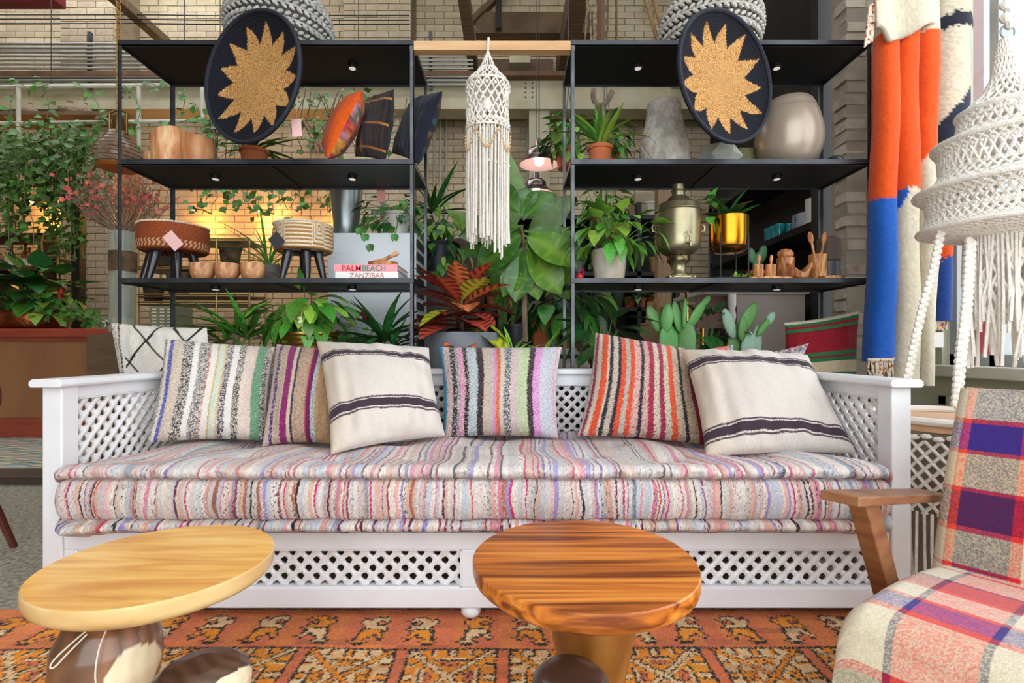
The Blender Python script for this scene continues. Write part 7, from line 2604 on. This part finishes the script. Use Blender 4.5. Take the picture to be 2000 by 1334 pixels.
MB().box((-6.98, 4.20, 0.90), (-3.32, 4.24, 0.935)).build('moulding', M_REDSTONE, bar, bevel=0.006)

MB().box((-4.72, 5.48, 0.1), (-4.63, 5.57, 2.35)).build('steel_column', mat('black_column', '#141210', 0.5), label='slim black steel column in front of the brick pier', cat='column', bevel=0.004)

# back bar with bottles
M_SHELFW = mat('back_bar_wood', '#3a2a20', 0.6, c2='#4a3628', scale=4)
bb = thing('back_bar', 'dark wooden back bar shelf with bottles under the warm light', 'shelf', (-6.2, 6.2, 0.1))
for z in (1.0, 1.75, 2.15):
    MB().box((-6.98, 6.0, z), (-5.5, 6.5, z + 0.04)).build('board', M_SHELFW, bb)
for x in (-6.98, -5.56):
    MB().box((x, 6.0, 0.1), (x + 0.05, 6.5, 2.19)).build('side', M_SHELFW, bb)
MB().box((-6.93, 6.44, 0.1), (-5.5, 6.5, 1.75)).build('back_panel', M_SHELFW, bb)
BC = [('#8a3a22', 'red'), ('#2a2a30', 'black'), ('#b8902a', 'yellow'), ('#c9c4b8', 'clear'), ('#3a4a2a', 'dark green'), ('#7a5a30', 'amber'), ('#a8482a', 'orange'), ('#d0c8b0', 'cream')]
for k, (hx, nm) in enumerate(BC):
    c = Vector((-6.40 + k * 0.105, 6.12 + (k % 2) * 0.06, 1.79))
    t = thing('liquor_bottle', nm + ' glass bottle on the back bar shelf', 'bottle', c, group='bottles on the back bar')
    h = 0.25 + 0.03 * (k % 3)
    MB().lathe([(0.034, 0), (0.037, 0.01), (0.037, h * 0.55), (0.028, h * 0.65), (0.013, h * 0.75), (0.013, h * 0.92)], c, 16).build('body', mat('bottle_' + nm, hx, 0.15, coat=0.4), t, smooth=True)
    MB().lathe([(0.015, h * 0.92), (0.015, h), (0.012, h + 0.002)], c, 12).build('cap', M_PUCK if k % 2 else M_OLDBRASS, t, smooth=True)
    MB().lathe([(0.0375, h * 0.15), (0.0375, h * 0.42)], c, 16, caps=False).build('paper_band', mat('bottle_paper', '#d8d0bc', 0.7), t, smooth=True)

# brass etagere behind the stools, arched brass stand by the bar
M_BRASSROD = mat('soft_brass', '#b09a58', 0.4, 0.6, c2='#9a8448', scale=5)


def rack(label, xs, ys_, Y, d, levels, arch=None):
    x0, x1 = P(min(xs), 0, Y).x, P(max(xs), 0, Y).x
    t = thing('brass_etagere', label, 'rack', ((x0 + x1) / 2, Y, 0.1))
    for px in xs:
        for y in (Y, Y + d):
            MB().tube([Vector((P(px, 0, Y).x, y, 0.1)), Vector((P(px, 0, Y).x, y, P(0, ys_, Y).z))], 0.011, 6).build('post', M_BRASSROD, t)
    for py in levels:
        z = P(0, py, Y).z
        for y in (Y, Y + d):
            MB().tube([(x0, y, z), (x1, y, z)], 0.011, 6).build('rail', M_BRASSROD, t)
        MB().box((x0, Y, z - 0.03), (x1, Y + d, z - 0.018)).build('shelf', mat('smoked_shelf', '#5a4a34', 0.4), t)
    if arch:
        a, b, top = arch
        A, B = P(a, ys_, Y), P(b, ys_, Y)
        mid = (A + B) / 2
        hw = (B.x - A.x) / 2
        MB().tube([mid + Vector((hw * math.cos(q), 0, hw * math.sin(q))) for q in np.linspace(0, math.pi, 12)], 0.011, 6).build('arch', M_BRASSROD, t)
    return t


rack('pale brass open rack behind the stools and wooden bowls', (268, 423, 487), 466, 5.2, 0.35, (466, 521, 575, 590))
rack('small arched brass stand behind the copper planter', (82, 113), 470, 5.6, 0.3, (470, 500, 560), (82, 113, 445))
for px, py, Y, r_, h, hx, lb in ((300, 590, 5.3, 0.1, 0.18, '#4a3a2c', 'dark clay pot low on the brass rack'), (350, 575, 5.3, 0.12, 0.22, '#7a6a52', 'tan clay pot on the brass rack'), (450, 521, 5.3, 0.11, 0.2, '#6a5238', 'brown basket pot on the brass rack near the grass planter'),
                                 (330, 521, 5.35, 0.13, 0.22, '#5a4630', 'woven dark basket on the brass rack behind the rust stool')):
    c = P(px, py, Y)
    pot('clay_pot', lb, c, r_, r_ * 0.75, h, mat('clay_' + hx[1:], hx, 0.8, c2='#2c241c', scale=14, bump=0.4), cat='pot')
vb = thing('vent_box', 'beige slotted metal box behind the diamond cushion', 'box', P(312, 660, 3.4))
a, b = P(292, 598, 3.4), P(340, 660, 3.4)
MB().box((a.x, 3.4, b.z - 0.2), (b.x, 3.6, a.z)).build('case', mat('khaki_metal', '#7d7a62', 0.5), vb, bevel=0.004)
for col_ in range(3):
    for k in range(7):
        MB().cbox((a.x + 0.035 + col_ * 0.05, 3.397, a.z - 0.02 - k * 0.022), (0.026, 0.006, 0.009)).build('slot', mat('pale_slot', '#d8d2b8', 0.6), vb)
MB().box((a.x - 0.05, 3.35, 0.1), (b.x + 0.05, 3.65, b.z - 0.2)).build('side_crate', M_CRATE, label='rough brown crate under the slotted box', cat='crate')

# white cabinet with the galvanised vase
wc = thing('white_cabinet', 'plain white cabinet behind the books and yucca', 'cabinet', (-0.83, 3.25, 0))
a, b = P(640, 455, 3.05), P(812, 455, 3.05)
MB().box((a.x, 3.05, 0.0), (b.x, 3.45, a.z)).build('body', mat('cool_white_lacquer', '#e6ecf0', 0.4, c2='#dde4e8', scale=2), wc, bevel=0.004)
MB().box((b.x - 0.03, 3.043, 0.02), (b.x - 0.003, 3.05, a.z - 0.01)).build('edge_trim', mat('white_trim', '#e2e4e4', 0.4), wc)
for k in range(9):
    MB().box((b.x, 3.07, 0.85 + k * 0.075), (b.x + 0.006, 3.43, 0.895 + k * 0.075)).build('side_slat', mat('dark_louvre', '#3a3632', 0.5), wc)
c = at_shelf(676, 3.2, a.z)
MB().lathe([(0.07, 0), (0.074, 0.005), (0.08, 0.1), (0.098, 0.28), (0.108, 0.42), (0.113, 0.425), (0.106, 0.42), (0.07, 0.1), (0.003, 0.1)], c, 36).build('galvanised_vase', mat('galvanised_tin', '#a9b0b0', 0.32, 0.85, c2='#8f9696', scale=5, stretch=(1, 1, 0.3)),
    label='tall galvanised metal vase on the white cabinet', cat='vase', smooth=True)
g = MB().obox(P(744, 383, 2.92), (0.024, 0, 0), (0, 0.001, 0), (0, 0, 0.036)).tube([P(744, 371, 2.92), P(744, 362, 2.92)], 0.001, 4)
g.build('hanging_tag', mat('salmon_card', '#d99a8c', 0.8), label='salmon card tag hanging under the middle shelf of the left unit', cat='tag')

# black shelving across the far middle
M_BLK = mat('black_shelving', '#121113', 0.5)
bs = thing('rear_black_shelving', 'deep black shelving across the far middle of the shop', 'shelf', (0.55, 5.2, 0))
bx0, bx1, by0, by1 = P(938, 0, 5.0).x, P(1330, 0, 5.0).x, 5.0, 5.5
for py in (420, 530, 600, 690):
    z = P(0, py, 5.0).z
    MB().box((bx0, by0, z - 0.04), (bx1, by1, z)).build('board', M_BLK, bs)
for x in (bx0, P(1045, 0, 5).x, P(1160, 0, 5).x, P(1245, 0, 5).x, bx1 - 0.05):
    MB().box((x, by0, 0), (x + 0.04, by1, P(0, 395, 5).z)).build('side', M_BLK, bs)
MB().box((bx0, by1, 0), (bx1, by1 + 0.03, P(0, 395, 5).z)).build('back_panel', M_BLK, bs)
mats_ = ['#a8552e', '#c2bcae', '#5a4a3a', '#7a7a78', '#b08a5a', '#3a4a3a']
desc = ['terracotta', 'off white', 'brown', 'grey', 'tan', 'dark green']
spots = [(960, 600), (985, 600), (1075, 600), (1100, 600), (1180, 600), (1205, 600), (1230, 600), (960, 530), (1090, 530), (1130, 530), (1190, 530), (1220, 530), (1275, 600), (1300, 600), (1140, 690), (1200, 690), (1280, 530), (1110, 420), (1200, 420), (1270, 420)]
place_ = {600: 'on the middle board of the far black shelving', 530: 'on the upper board of the far black shelving', 690: 'low in the far black shelving', 420: 'on top of the far black shelving'}
for k, (px, py) in enumerate(spots):
    c = P(px, py, 5.15)
    c.z = P(0, py, 5.0).z
    i = k % 6
    nm = desc[i] + ' pot ' + place_[py] + (' toward the fig' if px < 1120 else ' toward the samovar' if px < 1250 else ' toward the gilt frame')
    hh = 0.11 + 0.05 * (k % 3)
    pot('clay_pot', nm, c, 0.06 + 0.012 * (k % 3), 0.05, hh, mat('farpot_%d' % i, mats_[i], 0.7), cat='pot', group='pots on the far black shelving')
for k, (px, py) in enumerate(((1000, 600), (1055, 530), (1165, 530), (1250, 600))):
    c = P(px, py, 5.12)
    c.z = P(0, py, 5.0).z
    t = thing('small_houseplant', ('low trailing', 'upright leafy', 'round bushy', 'thin')[k] + ' houseplant on the far black shelving', 'potted plant', c, group='houseplants on the far black shelving')
    pot('pot', None, c, 0.06, 0.05, 0.1, M_TERRA, parent=t)
    bush(t, c + Vector((0, 0, 0.09)), c + Vector((0, 0, 0.17)), (0.12, 0.08, 0.1), 24, OVAL['leaf_mid'] + HEART['leaf_dark'], (0.08, 0.13))
tb = thing('crate_stack', 'pair of pale wooden boxes on top of the far black shelving', 'box', P(1268, 415, 5.1))
for k, (x0, x1, y0, y1) in enumerate(((1240, 1292, 375, 397), (1238, 1296, 398, 420))):
    A, B = P(x0, y0, 5.1), P(x1, y1, 5.1)
    MB().box((A.x, 5.1, B.z), (B.x, 5.4, A.z)).build('box', mat('pale_box_wood', '#8f8068', 0.8, c2='#a39478', scale=4), tb, bevel=0.004)
MB().box((P(890, 0, 4.4).x, 4.4, 0), (P(936, 0, 4.4).x, 4.8, P(0, 465, 4.4).z)).build('oxblood_cupboard', mat('oxblood_wood', '#3d1c14', 0.5, c2='#4d261a', scale=3, stretch=(4, 4, 0.5)), label='narrow dark oxblood cupboard behind the macrame fringe', cat='cupboard', bevel=0.006)

# things seen under and through the right unit
tt = thing('taupe_table', 'taupe painted table with a white turned leg behind the prickly pears', 'table', (1.45, 3.5, 0))
A, B = P(1440, 573, 3.3), P(1572, 650, 3.3)
MB().box((P(1372, 0, 3.3).x, 3.28, A.z - 0.004), (B.x + 0.02, 3.9, A.z + 0.025)).build('tabletop', mat('pale_tabletop', '#bdb3a6', 0.6), tt, bevel=0.004)
MB().box((A.x, 3.3, 0.55), (B.x, 3.34, A.z)).build('apron', mat('taupe_paint', '#8f8079', 0.6, c2='#9c8d86', scale=3), tt)
MB().box((P(1375, 0, 3.3).x, 3.42, A.z - 0.22), (A.x, 3.46, A.z)).build('side_apron', mat('rosy_taupe', '#7d5a50', 0.7, c2='#8c6a60', scale=8), tt)
lx = P(1432, 0, 3.28).x
MB().lathe([(0.022, 0.0), (0.02, 0.5), (0.026, 0.8), (0.017, 0.84), (0.024, 0.87), (0.017, 0.9), (0.025, 0.96), (0.018, 1.0), (0.026, 1.05), (0.019, 1.09), (0.027, 1.12), (0.027, A.z - 0.004)], (lx, 3.3, 0), 20).build('turned_leg', mat('chipped_white', '#cfcac4', 0.6, c2='#e0dcd8', c3='#3a3430', scale=22, lo=0.4, hi=0.7), tt, smooth=True)
MB().cbox((B.x - 0.03, 3.84, A.z / 2), (0.05, 0.05, A.z)).build('leg', _mats['taupe_paint'], tt)
for px, w, lb in ((1440, 0.05, 'small white jar on the taupe table by its turned leg'), (1475, 0.075, 'white enamel bowl on the taupe table'), (1505, 0.055, 'greyish white pot on the taupe table')):
    c = P(px, 570, 3.45)
    c.z = A.z + 0.025
    pot('white_pot', lb, c, w, w * 0.8, 0.1, mat('white_glaze', '#d5d2ca', 0.3), cat='pot')
for k, (px, top) in enumerate(((1268, 590), (1282, 584), (1296, 600))):
    p0, p1 = P(px - 4, 690, 3.0), P(px + 3, top, 3.0)
    MB().tube([Vector((p0.x, 3.0, 0.0)), p0, p1], 0.022, 10).build('paper_roll', mat('kraft_paper', '#b58a62', 0.8, c2='#a0764f', scale=4), label=('shortest', 'tallest', 'middle')[k if k else 0] + ' kraft paper roll standing behind the red striped cushion' if k != 2 else 'slanting kraft paper roll closest to the prickly pear', cat='paper roll', smooth=True)
MB().box((P(1252, 0, 2.98).x, 2.96, 0.3), (P(1290, 0, 2.98).x, 3.0, P(0, 632, 2.98).z)).build('kraft_bag', mat('kraft_bag_paper', '#b08c6c', 0.85, c2='#a37f60', scale=5), label='flat brown kraft paper bag behind the red striped cushion', cat='bag')
MB().box((P(1285, 0, 4.2).x, 4.2, 0), (P(1312, 0, 4.2).x, 4.3, P(0, 540, 4.2).z + 1.2)).build('timber_post', mat('tan_timber', '#94765a', 0.8, c2='#a58668', scale=4, stretch=(5, 5, 0.6)), label='tan timber post behind the samovar', cat='post', bevel=0.004)
gf = thing('gilt_frame', 'narrow gilt frame standing behind the prickly pear', 'frame', P(1355, 690, 3.6))
for x in (1341, 1371):
    MB().tube([P(x, 700, 3.6), P(x, 560, 3.6)], 0.012, 6).build('stile', M_GOLD, gf)
for y in (565, 690):
    MB().tube([P(1341, y, 3.6), P(1371, y, 3.6)], 0.012, 6).build('rail', M_GOLD, gf)

# wall shelf along the dark side wall, with glass and china
ws = thing('rear_side_shelf', 'black shelving along the dark side wall behind the wooden spoons', 'shelf', (2.35, 4.4, 0))
for z in (0.6, 1.18, 1.75, 2.35):
    MB().box((2.15, 3.62, z - 0.05), (2.55, 5.6, z)).build('board', M_BLK, ws)
MB().box((2.09, 3.5, 0), (2.21, 3.58, 3.9)).build('front_post', mat('charcoal_post', '#1f1d1f', 0.5), ws, bevel=0.004)
MB().box((2.15, 5.5, 0), (2.2, 5.6, 2.4)).build('rear_post', M_BLK, ws)
M_TURQ = mat('turquoise_glass', '#2f9a9c', 0.12, c2='#1f7a80', scale=10, coat=0.6)
for k in range(6):
    c = Vector((2.22 + 0.08 * (k % 2), 4.25 + 0.085 * (k // 2), 1.75))
    MB().lathe([(0.03, 0), (0.034, 0.01), (0.04, 0.12), (0.036, 0.12), (0.03, 0.015), (0.002, 0.012)], c, 16).build('turquoise_tumbler', M_TURQ, label='turquoise glass tumbler in the cluster on the side wall shelf', cat='glass', group='turquoise tumblers', smooth=True)
M_CHINA = mat('blue_white_china', '#d5d8dc', 0.25, c2='#c9ced6', c3='#2a3f78', scale=30, detail=2, lo=0.4, hi=0.56)
for k in range(7):
    c = Vector((2.3, 4.0, 1.75 + k * 0.018))
    MB().lathe([(0.05, 0), (0.06, 0.004), (0.115 - k * 0.003, 0.024), (0.11 - k * 0.003, 0.026), (0.05, 0.008), (0.002, 0.007)], c, 28).build('china_plate', M_CHINA, label=('bottom', 'second lowest', 'third lowest', 'middle', 'third highest', 'second highest', 'topmost')[k] + ' blue and white china plate of the pile on the side wall shelf', cat='plate', group='pile of china plates', smooth=True)
MB().lathe([(0.045, 0), (0.05, 0.005), (0.05, 0.19), (0.046, 0.19), (0.044, 0.02), (0.002, 0.02)], (2.22, 3.78, 1.75), 24).build('white_cylinder_vase', mat('white_glaze', '#d5d2ca', 0.3), label='white cylinder vase at the near end of the side wall shelf', cat='vase', smooth=True)
MB().lathe([(0.12, 0), (0.16, 0.03), (0.18, 0.12), (0.17, 0.2), (0.16, 0.2), (0.15, 0.03), (0.003, 0.03)], (2.35, 4.5, 2.35), 30).build('white_basket', mat('white_wicker', '#c9c4b8', 0.85, c2='#a39c8c', scale=50, bump=0.6, bscale=60), label='white wicker basket on the top side wall shelf', cat='basket', smooth=True)

# conduits, cables and small things on the far wall
cr_ = thing('conduit_rack', 'bank of grey conduit pipes running along the brick wall', 'pipes', (-3.5, 6.1, 4.1))
for k in range(11):
    z = P(0, 86 + k * 7.9, 5.95).z
    MB().tube([(-7.0, 5.95, z), (-0.45, 5.95, z)], 0.015, 7).build('conduit', mat('galv_conduit', '#a9a79c', 0.45, 0.4, c2='#96948a', scale=4), cr_, smooth=True)
for x in (-4.93, -2.9, -0.95):
    MB().box((x - 0.02, 5.965, P(0, 172, 5.95).z), (x + 0.02, 6.0, P(0, 60, 5.95).z)).build('strap', M_ANGLE, cr_)
for k, (py, nm) in enumerate(((29, 'uppermost'), (38, 'middle'), (46, 'lowest'))):
    MB().tube([P(x, py + (1.5 if x > 300 else 0), 6.0) for x in range(-100, 900, 100)], 0.007, 5).build('overhead_cable', M_PUCK, label=nm + ' of the thin black cables strung across the brick wall', cat='cable', group='cables on the brick wall')
vp = thing('riser_pipes', 'row of pale vertical riser pipes on the far brick wall', 'pipes', P(865, 560, 6.3))
for px in (835, 848, 860, 872, 1030):
    MB().tube([Vector((P(px, 640, 6.55).x, 6.55, 0.0)), P(px, 232, 6.55)], 0.014, 7).build('riser', mat('pale_pipe', '#b9b5a4', 0.5), vp, smooth=True)
MB().box(tuple(P(995, 122, 6.0)), tuple(P(1036, 97, 6.0) + Vector((0, 0.6, 0)))).build('junction_box', M_CREAMSTEEL, label='beige electrical junction box below the wooden batten', cat='box', bevel=0.006)
for px, w, h, lb in ((137, 0.10, 0.14, 'larger coiled lidded basket on the girder ledge'), (168, 0.06, 0.12, 'smaller pointed lidded basket on the girder ledge'), (60, 0.07, 0.12, 'pale jar on the girder ledge behind the ivy')):
    c = P(px, 225, 5.9)
    MB().lathe([(w * 0.8, 0), (w * 1.1, h * 0.2), (w * 1.1, h * 0.45), (w * 0.6, h * 0.8), (w * 0.2, h), (w * 0.3, h * 1.15), (0.004, h * 1.25)], c, 20).build('lidded_basket', mat('coil_basket', '#a9927a', 0.9, c2='#8c7660', scale=40, bump=0.5), label=lb, cat='basket', smooth=True)

MB().box((-6.95, 5.8, P(0, 225, 5.9).z - 0.04), (-4.5, 6.2, P(0, 225, 5.9).z)).build('ledge_board', M_BEAM, gird)

# warm wall lights that wash the brick
M_WARM = mat('warm_lamp', '#ffd9a0', 0.4, emit='#ffb14d', emit_s=12)
for px, py, pw, lb in ((62, 395, 11, 'warm wall light washing the brick beside the ivy curtain'), (376, 411, 9, 'warm wall light glowing behind the rust stool'), (505, 412, 10, 'warm wall light glowing behind the grass planter'), (650, 415, 6, 'warm wall light hidden behind the galvanised vase')):
    c = P(px, py, 6.2)
    t = thing('wall_light', lb, 'lamp', c)
    MB().tube([c + Vector((0, 0, 0.02)), c + Vector((0, 0.2, 0.06)), Vector((c.x, 6.6, c.z + 0.06))], 0.01, 6).build('arm', M_PUCK, t)
    MB().lathe([(0.05, 0.0), (0.045, 0.02), (0.02, 0.05), (0.008, 0.055)], c, 16, caps=False).build('shade', M_PUCK, t, smooth=True)
    MB().ball(c + Vector((0, 0, 0.005)), 0.022, 10, 8).build('bulb', M_WARM, t, smooth=True)
    ld = bpy.data.lights.new('wall_lamp_glow', 'POINT')
    ld.energy = pw
    ld.color = (1, 0.44, 0.09)
    ld.shadow_soft_size = 0.05
    lo_ = bpy.data.objects.new('wall_lamp_glow', ld)
    COL.objects.link(lo_)
    lo_.location = c + Vector((0, 0.2, -0.07))

MB().box((-6.95, 5.45, P(0, 7, 5.5).z), (P(114, 0, 5.5).x, 5.6, P(0, 7, 5.5).z + 0.4)).box((P(112, 0, 5.5).x - 0.03, 5.5, P(0, 7, 5.5).z + 0.4), (P(112, 0, 5.5).x, 5.53, 5.61)).build('red_duct', mat('dark_red_enamel', '#6a1418', 0.5, c2='#7c1a1e', scale=2), label='dark red enamel duct at the very top above the conduits', cat='duct', bevel=0.01)

hr = thing('hanging_ropes', 'cluster of old ropes and twine hanging from the roof beside the heavy beam', 'rope', P(1165, 80, 3.7))
for px, dx, r_, hx in ((1146, -6, 0.008, '#8a7a60'), (1153, 2, 0.006, '#a89a80'), (1159, 4, 0.006, '#b0a288'), (1174, 0, 0.03, '#6a4a30'), (1188, -3, 0.007, '#8a7458'), (1204, 0, 0.008, '#6a4c34')):
    a_ = P(px + dx, 76, 3.7)
    MB().tube(soft([a_ - Vector((0, 0, 0.1)), P(px, 40, 3.7), P(px, 0, 3.7), Vector((P(px, 0, 3.7).x, 3.7, 5.61))], 2), r_, 6).build('rope', mat('rope_' + hx[1:], hx, 0.9, c2='#5a4630', scale=30, bump=0.5), hr)
for (x0, y0, x1, y1, nm) in ((1252, -30, 1284, 78, 'long slanting bamboo pole leaning on the shelf top by the pale shade'), (1272, -20, 1296, 70, 'thin bamboo stick leaning behind the long slanting pole')):
    MB().tube([P(x0, y0, 2.86), P(x1, y1, 2.86) - Vector((0, 0, 0.0))], 0.012 if 'long' in nm else 0.006, 8).build('bamboo_pole', mat('dull_bamboo', '#7a5c3c', 0.7, c2='#94744c', scale=8), label=nm, cat='pole', smooth=True)
dw = thing('driftwood_hook', 'twisted grey driftwood branch hanging among the plants above the spider plant', 'driftwood', P(1178, 260, 3.8))
MB().tube(soft([P(1160, 175, 3.8), P(1158, 195, 3.8), P(1170, 208, 3.8), P(1186, 200, 3.8), P(1196, 178, 3.8)], 3), 0.02, 8).build('fork', mat('weathered_driftwood', '#8a7a6a', 0.9, c2='#6a5a4a', scale=12, bump=0.5), dw, smooth=True)
MB().tube(soft([P(1172, 206, 3.8), P(1176, 235, 3.8), P(1172, 265, 3.8), P(1178, 300, 3.8)], 3), 0.035, 8).build('stem', _mats['weathered_driftwood'], dw, smooth=True)
MB().tube([P(1160, 178, 3.8), Vector((P(1160, 178, 3.8).x, 3.8, 5.61))], 0.003, 5).build('hanging_wire', M_ANGLE, dw)
